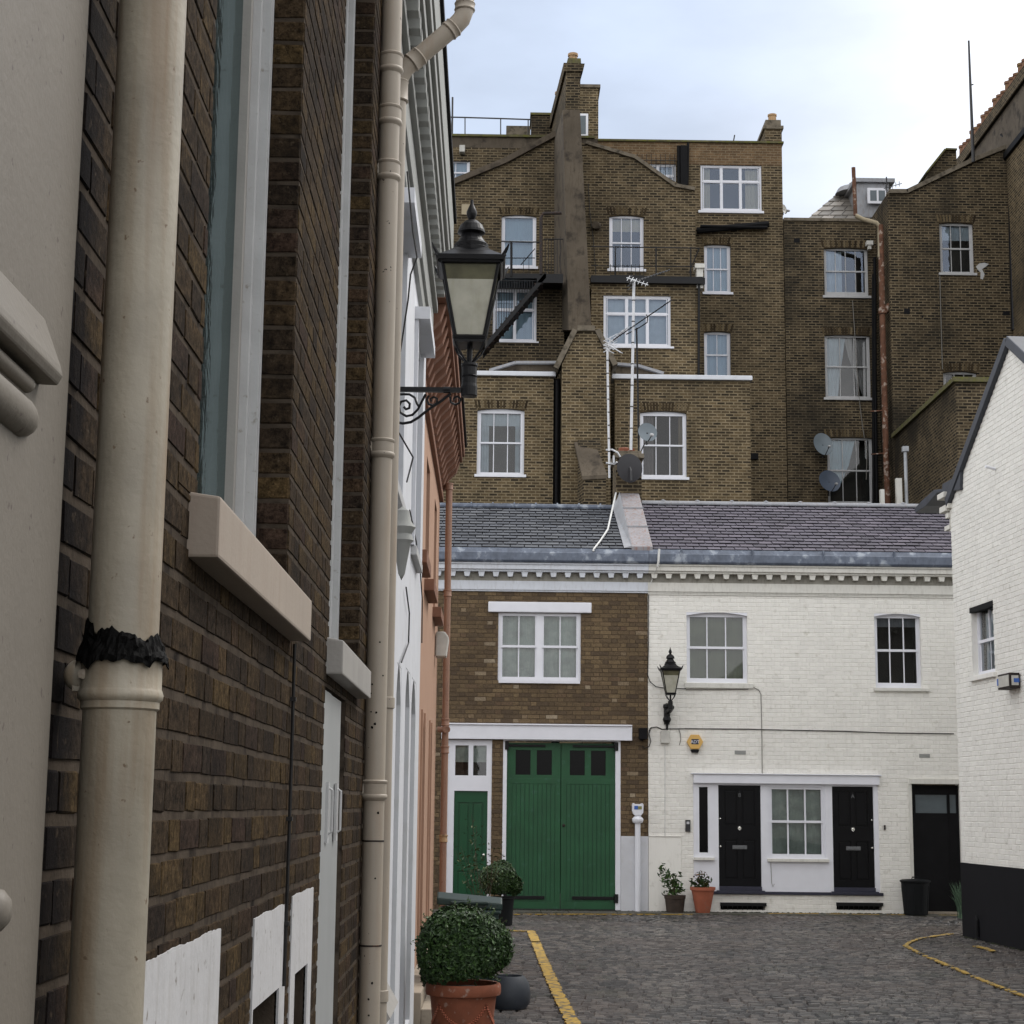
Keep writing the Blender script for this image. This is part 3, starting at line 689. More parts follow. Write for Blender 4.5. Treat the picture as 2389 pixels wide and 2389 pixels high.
# painted patches with dark lights
for (a, b, c, d), hole in ((pA, None), (lw[0], oB), (lw[1], oC)):
    m = MB(); wall(m, F0, a, b, c, d, [hole] if hole else [], .012, .004)
    n = 40; z0 = d; tp_ = [(a+(b-a)*i/n, z0+.002+.002*math.sin(i*.35+a*9)+random.uniform(0, .0025)) for i in range(n+1)]
    m.poly(F0, [(a, z0+.0002), (b, z0+.0002)]+tp_[::-1], -.008, .0035)      # ragged brushed top edge
    tag(meshify('white_panel', m, M['panel_white'], H1), 'white painted patch low on the brickwork')
for (a, b, c, d) in (oB, oC):
    m = MB(); m.box(F0, a, b, c, d, -.40, -.12); g = meshify('basement_light', m, M['black_matt'], H1)
    m = MB(); m.box(F0, a+.01, b-.01, d-.09, d-.07, -.12, -.10); m.box(F0, b-.05, b-.03, c, d, -.12, -.10); meshify('frame', m, M['iron_rust'], g)
# cream door surround at the frame's left edge
m = MB(); m.box(F0, 1.15, 2.31, 0, 6.0, -.01, .022)
su = tag(meshify('door_surround', m, M['stone_cream'], H1, bevel=.004), 'cream painted moulded surround at the left edge')
ue_, zc = F0.uv(143, 897, .05)
m = MB(); prof = [(.0, zc), (.046, zc-.002), (.052, zc+.010), (.049, zc+.022), (.025, zc+.085), (.0, zc+.09)]
m.prism([F0.p(1.2, v, w) for w, v in prof], [F0.p(ue_, v, w) for w, v in prof])
m2 = [(0, zc-.012), (.034, zc-.012), (.034, zc-.002), (0, zc-.002)]
meshify('hood_moulding', m, M['stone_cream'], su, bevel=.003)
m = MB(); m.tube([F0.p(1.2, zc-.060, .018), F0.p(ue_-.08, zc-.060, .018), F0.p(ue_-.045, zc-.056, .014), F0.p(ue_-.02, zc-.046, .006)], [.026, .026, .022, .008], 16)
m.tube([F0.p(1.2, zc-.016, .024), F0.p(ue_-.06, zc-.016, .024)], .010, 10)
meshify('roll_moulding', m, M['stone_cream'], su, smooth=True)
m = MB(); zk = F0.uv(20, 2100)[1]; uk = F0.uv(6, 2100, .05)[0]
m.lathe(F0.p(uk, zk, .02), [(.0, .040), (.014, .038), (.023, .030), (.027, .016), (.020, .004), (.018, -.01)], 24, (1, 0, 0)); meshify('boss', m, M['stone_cream'], su, smooth=True)
m = MB(); m.box(F0, 1.2, uk+.02, 0, zk-.05, .022, .034); meshify('panel_moulding', m, M['sill_grey'], su, bevel=.004)
m = MB(); m.tube([F0.p(5.21, 2.37, .009), F0.p(5.22, 2.0, .009), F0.p(5.215, 1.75, .009), F0.p(5.21, 1.38, .009)], .0055, 6)
for z in (2.2, 1.85, 1.55): m.box(F0, 5.205, 5.225, z, z+.012, 0, .018)
solo('cable', m, M['cable'], 'black cable clipped down the near brickwork under the long sill', 'cable')

# ---------------------------------------------------------------- near drainpipe with burnt collar
X0, Y0 = -.512, 2.42
DP = thing('drainpipe', 'thick cream drainpipe with a burnt black collar, nearest on the left wall', 'drainpipe', (X0, Y0, 0))
m = MB(); m.lathe((X0, Y0, 0), [(.0485, 2.05), (.0485, 3.0), (.0485, 6.4)], 40); meshify('pipe', m, M['pipe_cream'], DP, smooth=True)
m = MB(); m.lathe((X0, Y0, 0), [(.0500, 0), (.0500, 1.2), (.0500, 2.03), (.052, 2.035)], 40)
tag(meshify('pipe', m, M['pipe_cream'], DP, smooth=True), 'lower length of the pipe')
zt = 1.9+(1885-1560)/4074*2.42
m = MB(); m.lathe((X0, Y0, 0), [(.050, zt-.070), (.0535, zt-.067), (.0535, zt-.058), (.0575, zt-.054), (.0585, zt-.048), (.0565, zt-.042), (.0555, zt-.04), (.0555, zt-.004), (.057, zt), (.0485, zt+.002)], 40)
co = meshify('collar', m, M['pipe_cream'], DP, smooth=True)
m = MB(); m.lathe((X0-.056, Y0-.002, zt-.022), [(.0, .022), (.012, .021), (.019, .015), (.022, .006), (.022, -.05), (.020, -.055)], 20, (0, -1, 0))
m.box(YF(Y0), X0-.062, X0-.03, zt-.044, zt-.002, -.0, .02)
meshify('lug', m, M['pipe_cream'], co, smooth=True)
m = MB(); m.lathe((X0-.045, Y0-.030, zt-.022), [(.0, .008), (.007, .006), (.008, -.01)], 8, (0, -1, 0)); meshify('bolt', m, M['pipe_beige'], co)
# charred sealant: ragged torn sleeve round the joint
m = MB(); rr = random.Random(11); n = 90; prev = None
rings = []
sm = [rr.uniform(0, 1) for _ in range(30)]
def lump(k): q = k/3; i = int(q); f = q-i; return sm[i % 30]*(1-f)+sm[(i+1) % 30]*f
for lv in range(6):
    ring = []
    for k in range(n):
        th = 2*math.pi*k/n; fr_ = lv/5
        side = .5+.5*math.cos(th-math.radians(205))      # higher at the wall side
        top = .008+.022*side + .020*lump(k)**1.5+rr.uniform(-.001, .003)
        z = zt-.004-.016*lump(k+37)**3+rr.uniform(-.002, .002)*(1-fr_)+fr_*(top+.016)
        r_ = (.0600 if z < zt+.004 else max(.0500, .0590-.28*(z-zt)))+(rr.uniform(-.0008, .0028)+.003*lump(k*2+lv*9))*(1 if lv < 5 else .3)
        ring.append((X0+math.cos(th)*r_, Y0+math.sin(th)*r_, z))
    rings.append(ring)
vs = [q for r_ in rings for q in r_]
m.add(vs, [(l*n+k, l*n+(k+1) % n, (l+1)*n+(k+1) % n, (l+1)*n+k) for l in range(5) for k in range(n)])
for k in range(11):
    th = math.radians(rr.uniform(185, 250) if k < 7 else rr.uniform(250, 330)); z = zt+rr.uniform(.004, .022); r_ = .0515
    a = Vector((X0+math.cos(th)*r_, Y0+math.sin(th)*r_, z)); o = Vector((math.cos(th), math.sin(th), 0)); tt = Vector((-math.sin(th), math.cos(th), 0))
    hgt = rr.uniform(.006, .022); wdt = rr.uniform(.004, .011)
    m.add([a-tt*wdt, a+tt*wdt, a+tt*rr.uniform(-.006, .006)+o*rr.uniform(.001, .006)+Vector((0, 0, hgt)), a-o*.004], [(0, 1, 2), (1, 3, 2), (3, 0, 2)])
tag(meshify('charred_sealant', m, M['tar'], DP), 'burnt black ragged sealant above the collar')

# ---------------------------------------------------------------- beige soil pipe with collars, and its thinner neighbour
X1, Y1 = -.548, 8.3
def zy(py, d): return 1.9+(1885-py)/4074*d
SP = thing('drainpipe', 'beige soil pipe with four moulded collars, behind the small grey sill', 'drainpipe', (X1, Y1, 0))
m = MB(); m.lathe((X1, Y1, 0), [(.050, 0), (.050, 3), (.050, 7)], 28); meshify('pipe', m, M['pipe_beige'], SP, smooth=True)
for (ya, yb) in ((56, 102), (193, 238), (335, 380), (1028, 1070), (1829, 1871)):
    a, b = zy(yb, Y1), zy(ya, Y1)
    m = MB(); m.lathe((X1, Y1, 0), [(.050, a-.012), (.061, a), (.064, a+.008), (.061, a+.018), (.058, a+.020), (.058, b-.018), (.062, b-.014), (.063, b-.005), (.058, b), (.050, b+.001)], 28)
    c_ = meshify('collar', m, M['pipe_beige'], SP, smooth=True)
    if ya not in (56, 193):
        m = MB(); m.box(YF(Y1), X1-.085, X1-.045, a+.02, b-.015, .0, .035); m.box(YF(Y1), X1-.080, X1-.060, a+.03, a+.045, .035, .045)
        meshify('bracket', m, M['pipe_beige'], c_, bevel=.004)
rr = random.Random(4)
m = MB()
for (py, du) in ((1513, .3), (1590, .75), (1611, -.4), (1632, -.5), (1674, -.45), (1676, .1), (1702, .0), (1710, -.3), (1904, .55), (2050, .4), (2281, .3), (2316, 0), (2351, .05), (2386, .3)):
    th = math.radians(-90)+du*.9; z = zy(py, Y1)
    m.lathe((X1+math.cos(th)*.0502, Y1+math.sin(th)*.0502, z), [(0, .0012), (rr.uniform(.004, .007), .0008)], 7, (math.cos(th), math.sin(th), 0), jit=.25)
tag(meshify('chipped_spot', m, M['tar'], SP), 'dark chips in the beige paint')
m = MB()
for py in (1967, 2200):
    z = zy(py, Y1); m.lathe((X1, Y1, z), [(.0505, -.004), (.0525, -.003), (.0525, .003), (.0505, .004)], 20)
tag(meshify('strap', m, M['iron_rust'], SP, smooth=True), 'thin rusty wire strap')
X2, Y2 = -.552, 9.0
SV = thing('drainpipe', 'slender beige rainwater pipe with an angled elbow leaning out towards the eaves', 'drainpipe', (X2, Y2, 0))
zb = YF(9.0).uv(945, 190)[1]; b9 = lambda px, py: YF(9.0).p(*YF(9.0).uv(px, py))
m = MB(); m.lathe((X2, Y2, 0), [(.046, 0), (.046, 3), (.046, zb)], 24); meshify('pipe', m, M['pipe_beige'], SV, smooth=True)
m = MB(); e0 = Vector((X2, Y2, zb)); e1 = b9(958, 148); e2 = b9(1060, 62); e3 = b9(1084, 26); e4 = b9(1088, -90)
m.tube([e0, e0.lerp(e1, .6)+Vector((-.006, 0, .006)), e1, e2, e2.lerp(e3, .55)+Vector((.008, 0, -.006)), e3, e4], [.046, .048, .050, .050, .050, .050, .050], 24); tag(meshify('offset_pipe', m, M['pipe_beige'], SV, smooth=True), 'slanting upper length')
for (a, b) in ((e0-Vector((0, 0, .12)), e0), (e1, e1.lerp(e2, .22)), (e1.lerp(e2, .86), e2), (e3, e3.lerp(e4, .16))):
    d = (b-a).normalized(); ln = (b-a).length
    m = MB(); m.lathe(a, [(.046, -.004), (.055, 0), (.058, .006), (.054, .012), (.054, ln-.012), (.058, ln-.006), (.055, ln), (.046, ln+.004)], 20, d)
    meshify('collar', m, M['pipe_beige'], SV, smooth=True)
for py in (1652, 2311):
    z = zy(py, Y2); m = MB(); m.lathe((X2, Y2, z), [(.046, -.03), (.053, -.026), (.053, .026), (.046, .03)], 20); meshify('collar', m, M['pipe_beige'], SV, smooth=True)
m = MB(); pts = [(950, 400), (963, 540), (973, 600), (958, 640), (952, 700), (940, 780), (934, 820)]
m.tube([Vector((F.x, F.y, F.z)) for F in [YF(9.25).p(*YF(9.25).uv(*p)) for p in pts]], .005, 6)
solo('cable', m, M['cable'], 'loose black cable hanging beside the beige pipes above the lantern', 'cable')
# ================================================================ white house on the left
F1 = XF(-.65)
H2 = thing('white_house', 'white rendered house with a deep grey cornice, beyond the beige drainpipes', 'house', (-.65, 12.3, 0))
arch_w = [(11.9, 12.5, .15, 2.86), (13.15, 13.85, .15, 2.92), (14.15, 14.95, .15, 2.92)]
upw = [(10.7, 11.6, 3.9, 5.6), (13.55, 14.55, 3.9, 5.65)]
mb = MB(); wall(mb, F1, 9.07, 15.7, 0, 6.05, arch_w+upw, .4)
wall(mb, YF(9.07), -6, -1.051, 0, 6.05, (), .2); wall(mb, Fr((0, 15.7, 0), (-1, 0, 0), (0, 1, 0)), 1.051, 6, 0, 6.05, (), .2)
meshify('wall', mb, M['white_render'], H2)
for h in arch_w:
    m = MB(); archfill(m, F1, h[0], h[1], h[3]-.26, h[3], -.10, -.002); ob = meshify('arch', m, M['white_render'], H2)
    m = MB(); m.box(F1, h[0], h[1], h[2], h[3], -.16, -.09); m.box(F1, h[0]+.0, h[0]+.07, h[2], h[3]-.05, -.09, -.04); m.box(F1, h[1]-.07, h[1], h[2], h[3]-.05, -.09, -.04)
    tag(meshify('door', m, M['cornice_grey'], H2), 'tall pale door under a round arch')
for h in upw:
    window(H2, F1, 0, 0, 0, 0, 3, (2, 2), .10, .07, rect=h, mat='white_old', glass='glass_far', back='net', sill=True)
    m = MB(); m.box(F1, h[0]-.12, h[1]+.12, h[3]+.06, h[3]+.16, 0, .12); m.box(F1, h[0]-.10, h[0], h[2], h[3]+.06, 0, .03); m.box(F1, h[1], h[1]+.10, h[2], h[3]+.06, 0, .03)
    meshify('hood', m, M['white_render'], H2)
zc = 6.0
m = MB()
for (za, zb2, w0_, w1_) in ((zc, zc+.16, 0, .035), (zc+.16, zc+.42, 0, .06), (zc+.42, zc+.50, 0, .10), (zc+.62, zc+.74, 0, .19), (zc+.74, zc+.86, 0, .22), (zc+.86, zc+1.30, 0, .235)):
    m.box(F1, 9.08, 15.75, za, zb2, w0_-.1, w1_)
m.box(F1, 9.08, 15.75, zc+.50, zc+.62, -.1, .08)
u = 9.15
while u < 15.6: m.box(F1, u, u+.11, zc+.50, zc+.619, .08, .17); u += .24
co_ = meshify('cornice', m, M['cornice_grey'], H2, bevel=.006)
m = MB(); m.box(F1, 9.07, 15.78, zc+1.30, zc+1.38, -.3, .26); meshify('gutter', m, M['black_matt'], co_)
m = MB(); m.prism([Vector((-.5, 9.07, zc+1.38)), Vector((-3, 9.07, zc+2.6)), Vector((-6, 9.07, zc+1.38))], [Vector((-.5, 15.7, zc+1.38)), Vector((-3, 15.7, zc+2.6)), Vector((-6, 15.7, zc+1.38))]); meshify('roof', m, M['slate_grey'], H2)
m = MB(); P1 = lambda x, y: F1.p(*F1.uv(x, y), .02)
m.tube([P1(950, 1190), P1(965, 1262), P1(975, 1330), P1(980, 1400), P1(979, 1500)], .006, 5)
m.tube([P1(941, 1370), P1(949, 1430), P1(947, 1500), P1(930, 1545)], .006, 5)
m.tube([F1.p(11.2, 4.3, .02), F1.p(11.5, 4.2, .10), F1.p(12.3, 4.18, .02)], .006, 5)
solo('cable', m, M['cable'], 'thin black cables straggling down the white rendered wall', 'cable')
m = MB(); # moulded bracket lamp holder
m.lathe(F1.p(10.35, zy(1255, 10.35), .10), [(.0, -.28), (.02, -.24), (.05, -.06), (.07, -.04), (.055, 0), (.08, .04), (.05, .08), (.04, .14), (.0, .17)], 14)
m.box(F1, 10.32, 10.38, zy(1255, 10.35)+.0, zy(1255, 10.35)+.05, 0, .09)
solo('stone_bracket', m, M['cornice_grey'], 'grey carved pendant bracket on the white rendered wall beside the pipe', 'bracket', smooth=True)
m = MB(); m.prism([F1.p(9.6, .62, .0), F1.p(9.6, 1.0, .0), F1.p(9.6, .78, .13)], [F1.p(10.4, .62, 0), F1.p(10.4, 1.0, 0), F1.p(10.4, .78, .13)])
solo('tilted_panel', m, M['sill_grey'], 'small tilted grey panel low on the white rendered wall', 'vent')  # plain tilted grey panel set against the wall

# ================================================================ terracotta house
F2 = XF(-.75)
H3 = thing('terracotta_house', 'terracotta painted house with a bracketed cornice at the far end of the left row', 'house', (-.75, 19.6, 0))
T1 = 23.6
tw = [(18.9, 19.9, 4.35, 5.7), (21.6, 22.5, 4.35, 5.7), (16.7, 17.6, 4.35, 5.7)]
td = [(18.6, 19.5, .12, 2.9), (21.0, 21.7, .12, 2.9), (16.6, 17.5, .12, 2.9)]
mb = MB(); wall(mb, F2, 15.71, T1, 0, 6.05, tw+td, .4); wall(mb, Fr((0, T1, 0), (-1, 0, 0), (0, 1, 0)), 1.151, 7, 0, 6.05, (), .2)
meshify('wall', mb, M['terracotta_wall'], H3)
for h in tw:
    window(H3, F2, 0, 0, 0, 0, 2, (1, 1), .14, .07, rect=h, mat='terracotta_dark', glass='glass_dark')
    m = MB(); m.box(F2, h[0]-.12, h[1]+.12, h[2]-.16, h[2]-.03, -.1, .11); meshify('sill', m, M['terracotta_dark'], H3, bevel=.01)
for h in td:
    m = MB(); archfill(m, F2, h[0], h[1], h[3]-.3, h[3], -.1, -.002); m.box(F2, h[0], h[0]+.1, h[2], h[3], -.15, .02); m.box(F2, h[1]-.1, h[1], h[2], h[3], -.15, .02)
    meshify('arch', m, M['terracotta_wall'], H3)
    m = MB(); m.box(F2, h[0]+.1, h[1]-.1, h[2], h[3], -.28, -.2); meshify('door', m, M['terracotta_dark'], H3)
m = MB(); zc = 6.0
for (za, zb2, w1_) in ((zc, zc+.10, .05), (zc+.10, zc+.32, .03), (zc+.32, zc+.38, .08), (zc+.56, zc+.64, .30), (zc+.64, zc+.78, .33)):
    m.box(F2, 15.72, T1+.05, za, zb2, -.1, w1_)
m.box(F2, 15.72, T1+.05, zc+.38, zc+.56, -.1, .06)
u = 15.9
while u < T1-.1:
    q = [(0, zc+.14), (.07, zc+.17), (.12, zc+.30), (.22, zc+.40), (.27, zc+.559), (0, zc+.559)]
    m.prism([F2.p(u, v, w) for w, v in q], [F2.p(u+.14, v, w) for w, v in q]); u += .40
cc = meshify('cornice', m, M['terracotta_dark'], H3, bevel=.008)
m = MB(); m.box(F2, 15.72, T1+.06, zc+.78, zc+.84, -.2, .36); meshify('gutter', m, M['black_matt'], cc)
m = MB(); m.box(F2, 15.8, 23.4, 0, .28, 0, .16); m.box(F2, 15.8, 17.0, .0, .14, .16, .36)
tag(meshify('doorstep', m, M['step'], H3, bevel=.012), 'worn cream stone step and plinth')
xp, yp = -.62, 23.45
TP = thing('drainpipe', 'terracotta painted drainpipe on the far corner of the left row', 'drainpipe', (xp, yp, 0))
m = MB(); m.lathe((xp, yp, 0), [(.045, 0), (.045, 3), (.045, 6.2)], 16); meshify('pipe', m, M['pipe_terracotta'], TP, smooth=True)
for py in (1140, 1394, 1695, 1758, 1960):
    z = zy(py, yp); m = MB(); m.lathe((xp, yp, z), [(.045, -.05), (.056, -.045), (.056, -.03), (.052, -.025), (.052, .025), (.058, .03), (.058, .045), (.045, .05)], 16)
    tag(meshify('collar', m, M['pipe_terracotta'] if py != 1960 else M['pot_yellow'], TP, smooth=True), 'buff coloured collar' if py == 1960 else None)
z = zy(1712, yp); m = MB(); m.tube([(xp-.10, yp-.02, z), (xp, yp-.03, z), (xp+.0, yp-.10, z)], .04, 12); m.lathe((xp+.02, yp-.06, z), [(.05, 0), (.05, .05), (.03, .05), (.03, .03)], 10, (0, -1, 0)); meshify('access_branch', m, M['pipe_terracotta'], TP)
m = MB(); q = F2.p(22.7, zy(1515, 22.9), .05)
m.prism([Vector((-.74, 22.55, zy(1545, 22.7))), Vector((-.60, 22.55, zy(1545, 22.7))), Vector((-.57, 22.55, zy(1500, 22.7))), Vector((-.62, 22.55, zy(1487, 22.7))), Vector((-.74, 22.55, zy(1487, 22.7)))],
        [Vector((-.74, 22.85, zy(1545, 22.7))), Vector((-.60, 22.85, zy(1545, 22.7))), Vector((-.57, 22.85, zy(1500, 22.7))), Vector((-.62, 22.85, zy(1487, 22.7))), Vector((-.74, 22.85, zy(1487, 22.7)))])
solo('alarm_box', m, M['box_grey'], 'cream box fixed on the terracotta wall beside its drainpipe', 'alarm box', bevel=.02)

# ================================================================ end of the mews: brick house with green doors
FE = YF(33.0)
def E(x0, y0, x1, y1, w=0): return FE.rect(x0, y0, x1, y1, w)
H4 = thing('mews_house', 'brown brick mews house with green garage doors and a grey slate roof', 'house', (1.2, 33, 0))
XJ = FE.uv(1512, 1700)[0]; XL = -3.2
ZF = FE.uv(1300, 1378)[1]      # underside of the fascia
w4 = E(1162, 1430, 1355, 1588); gar = E(1172, 1726, 1448, 2118); gar = (gar[0], gar[1], 0, gar[3])
fd = E(1042, 1726, 1146, 2118); fd = (fd[0], fd[1], 0, fd[3]); pl = E(1448, 1951, 1513, 2120)
tops = gar[3]
holes = [w4, gar, fd]
mb = MB(); wall(mb, FE, XL, XJ, 0, ZF+.1, holes, .34, -.008); meshify('mortar', mb, M['mortar_mews'], H4)
mb = MB(); bricks(mb, FE, XL, XJ, .0, ZF, holes+[(pl[0]-.01, XJ, 0, pl[3])], row=.080, jt=.010, dep=.008, bev=.003, jit=.003)
meshify('wall', mb, M['brick_mews'], H4)
m = MB(); m.box(FE, gar[1]+.003, XJ-.002, 0, pl[3], -.02, .022); tag(meshify('plinth', m, M['white_render'], H4, bevel=.01), 'white painted plinth right of the garage')
# double sash window with long lintel
wo = window(H4, FE, 1162, 1430, 1258.5, 1588, 2, (1, 1), .045, .055, rect=(w4[0], (w4[0]+w4[1])/2, w4[2], w4[3]), back='net_green', glass='glass', sill=False)
wo = window(H4, FE, 0, 0, 0, 0, 2, (1, 1), .045, .055, rect=((w4[0]+w4[1])/2, w4[1], w4[2], w4[3]), back='net_green', glass='glass', sill=False)
l_ = E(1139, 1405, 1380, 1429.5); m = MB(); m.box(FE, l_[0], l_[1], l_[2], l_[3], -.02, .05); meshify('lintel', m, M['white_paint'], H4, bevel=.02)
s_ = E(1163, 1586, 1353, 1593); m = MB(); m.box(FE, s_[0], s_[1], s_[2]-.01, w4[2]-.001, -.05, .04); meshify('sill', m, M['white_paint'], H4)
b_ = E(1030, 1693, 1474, 1726); m = MB(); m.box(FE, b_[0], b_[1], b_[2], b_[3], -.02, .09); m.box(FE, b_[0], b_[1], b_[3]+.001, b_[3]+.03, -.02, .12)
meshify('lintel', m, M['white_paint'], H4, bevel=.008)
# garage doors
rec = -.10
m = MB(); fw = E(1172, 1800, 1182, 1900); g0 = fw[1]; g1 = FE.uv(1436, 1850)[0]
m.box(FE, gar[0], g0, 0, gar[3], rec-.05, -.004); m.box(FE, g1, gar[1], 0.02, gar[3], rec-.05, -.004); m.box(FE, gar[0], gar[1], gar[3]-.025, gar[3]-.001, rec-.05, -.006)
gf = meshify('door_frame', m, M['white_paint'], H4, bevel=.006)
zt_ = FE.uv(1300, 1733)[1]; xm = FE.uv(1308.5, 1900)[0]
zw0, zw1 = FE.uv(1300, 1808)[1], FE.uv(1300, 1750)[1]; zp = FE.uv(1300, 1829)[1]
xs = [(1203, 1238), (1252.5, 1288), (1330, 1365), (1379.5, 1414)]
for k, (xa, xb) in enumerate(((g0, xm-.006), (xm+.006, g1))):
    m = MB(); hw = [(FE.uv(a, 1780)[0], FE.uv(b, 1780)[0], zw0, zw1) for a, b in xs[2*k:2*k+2]]
    wall(m, FE, xa, xb, .03, zt_, hw, .05, rec)
    go = meshify('garage_door', m, M['green_door'], H4)
    m = MB(); m.box(FE, xa+.10, xb-.10, .16, zp, rec-.001, rec+.002); meshify('groove', m, M['green_groove'], go)
    m = MB(); n = 10 if k == 0 else 10; ww = (xb-xa-.2)/n
    for i in range(n): m.box(FE, xa+.10+ww*i+.005, xa+.10+ww*(i+1)-.005, .16, zp-.004, rec+.002, rec+.010)
    m.box(FE, xa, xb, .03, .159, rec, rec+.014); m.box(FE, xa, xa+.099, .16, zp, rec, rec+.014); m.box(FE, xb-.099, xb, .16, zp, rec, rec+.014)
    m.box(FE, xa, xb, zp, zp+.10, rec, rec+.014)
    meshify('plank', m, M['green_door'], go, bevel=.003)
    for h in hw:
        m = MB(); m.quad(*[FE.p(u, v, rec-.03) for u, v in ((h[0], h[2]), (h[1], h[2]), (h[1], h[3]), (h[0], h[3]))]); meshify('pane', m, M['black_pane'], go)
    m = MB(); m.box(FE, xa, xb, .3, zt_, rec-.5, rec-.35); meshify('room', m, M['black_matt'], go)
    for zz in ((FE.uv(1300, 1740)[1], .04), (FE.uv(1300, 2095)[1], .06)):
        m = MB(); a, b = (g0-.04, g0+.72) if k == 0 else (g1-.80, g1+.05)
        m.box(FE, a, b, zz[0]-zz[1]/2, zz[0]+zz[1]/2, rec+.014, rec+.03)
        m.box(FE, *((a, a+.07) if k == 0 else (b-.07, b)), zz[0]-.08, zz[0]+.08, rec+.016, .02)
        meshify('hinge', m, M['iron'], go, bevel=.004)
    if k: m = MB(); m.lathe(FE.p(xa+.05, FE.uv(1316, 1926)[1], rec+.014), [(.03, 0), (.03, .01), (.012, .012), (.018, .04), (0, .05)], 12, (0, -1, 0)); meshify('handle', m, M['iron_rust'], go)
# front door with transom
m = MB(); zd = FE.uv(1097, 1845)[1]; d0, d1 = FE.uv(1058, 1950)[0], FE.uv(1136.5, 1950)[0]; z_t0, z_t1 = FE.uv(1097, 1809)[1], FE.uv(1097, 1739)[1]
tp = [(FE.uv(1062, 1775)[0], FE.uv(1093, 1775)[0]), (FE.uv(1104, 1775)[0], FE.uv(1135, 1775)[0])]
wall(m, FE, fd[0], fd[1], 0.0, fd[3], [(d0, d1, -1, zd)]+[(a, b, z_t0, z_t1) for a, b in tp], .06, -.02)
for a, b in tp: pass
df = meshify('door_frame', m, M['white_paint'], H4)
for a, b in tp:
    m = MB(); m.quad(*[FE.p(u, v, -.06) for u, v in ((a, z_t0), (b, z_t0), (b, z_t1), (a, z_t1))]); meshify('pane', m, M['glass'], df)
    m = MB(); m.box(FE, a-.01, b+.01, z_t0+.25, z_t1+.02, -.16, -.12); meshify('blind', m, M['net_green'], df)
    m = MB(); m.box(FE, a-.05, b+.05, z_t0-.05, z_t1+.05, -.5, -.4); meshify('room', m, M['room'], df)
def paneldoor(par, F, x0, x1, z0, z1, mt, w0, panels, label=None):
    m = MB(); hs = [(x0+(x1-x0)*a, x0+(x1-x0)*b, z0+(z1-z0)*c, z0+(z1-z0)*d) for a, b, c, d in panels]
    wall(m, F, x0, x1, z0, z1, hs, .045, w0); d_ = meshify('door', m, M[mt], par, bevel=0)
    if label: d_['label'] = label
    for h in hs:
        m = MB(); m.box(F, h[0]-.01, h[1]+.01, h[2]-.01, h[3]+.01, w0-.035, w0-.020)
        m.box(F, h[0]+.03, h[1]-.03, h[2]+.03, h[3]-.03, w0-.020, w0-.006)
        meshify('panel', m, M[mt], d_, bevel=.006)
    return d_
gd = paneldoor(H4, FE, d0, d1, .08, zd, 'green_dark', -.06, [(.12, .46, .08, .30), (.54, .88, .08, .30), (.12, .46, .37, .90), (.54, .88, .37, .90)], 'dark green panelled front door')
m = MB(); m.box(FE, d0-.02, d1+.02, 0, .08, -.15, .10); meshify('doorstep', m, M['step'], H4, bevel=.01)
m = MB(); m.lathe(FE.p(d1-.06, 1.0, -.06), [(.02, 0), (.02, .01), (.01, .02), (.022, .045), (0, .06)], 12, (0, -1, 0)); meshify('handle', m, M['brass'], gd, smooth=True)

# cornice / fascia / dentils / lead gutter
ZG1 = FE.uv(1300, 1317)[1]; ZG0 = FE.uv(1300, 1282)[1]
def cornice(par, xa, xb, mt, seed):
    zf = FE.uv(1300, 1357)[1]; zd0 = FE.uv(1300, 1347)[1]; zd1 = FE.uv(1300, 1337)[1]; zm = FE.uv(1300, 1321)[1]
    m = MB(); m.box(FE, xa, xb, ZF, zf, -.05, .055)
    m.box(FE, xa, xb, zd1, zd1+.04, -.05, .17); m.box(FE, xa, xb, zd1+.04, zm, -.05, .21); m.box(FE, xa, xb, zm, ZG1, -.05, .235)
    m.box(FE, xa, xb, ZF-.03, ZF, -.05, .035)
    c_ = meshify('cornice', m, M[mt], par, bevel=.006)
    m = MB(); m.box(FE, xa, xb, zf, zd1, -.05, .045); meshify('frieze', m, M['frieze'], c_)
    x = math.ceil(xa/.2735)*.2735
    while x < xb-.1:
        m = MB(); m.poly(FE, [(x, zd0-.01), (x+.085, zd0-.01), (x+.105, zd1), (x-.02, zd1)], .045, .15); x += .2735
        meshify('dentil', m, M[mt], c_)
    return c_
cornice(H4, XL, XJ-.001, 'white_fascia', 1)
m = MB(); zmid = FE.uv(1300, 1294)[1]
m.prism([FE.p(XL, ZG1, -.05), FE.p(XL, ZG1, .26), FE.p(XL, ZG1+.04, .29), FE.p(XL, zmid, .27), FE.p(XL, zmid+.01, .25), FE.p(XL, ZG0, .18), FE.p(XL, ZG0, -.05)],
        [FE.p(XJ, ZG1, -.05), FE.p(XJ, ZG1, .26), FE.p(XJ, ZG1+.04, .29), FE.p(XJ, zmid, .27), FE.p(XJ, zmid+.01, .25), FE.p(XJ, ZG0, .18), FE.p(XJ, ZG0, -.05)])
meshify('lead_gutter', m, M['lead'], H4, bevel=.012)
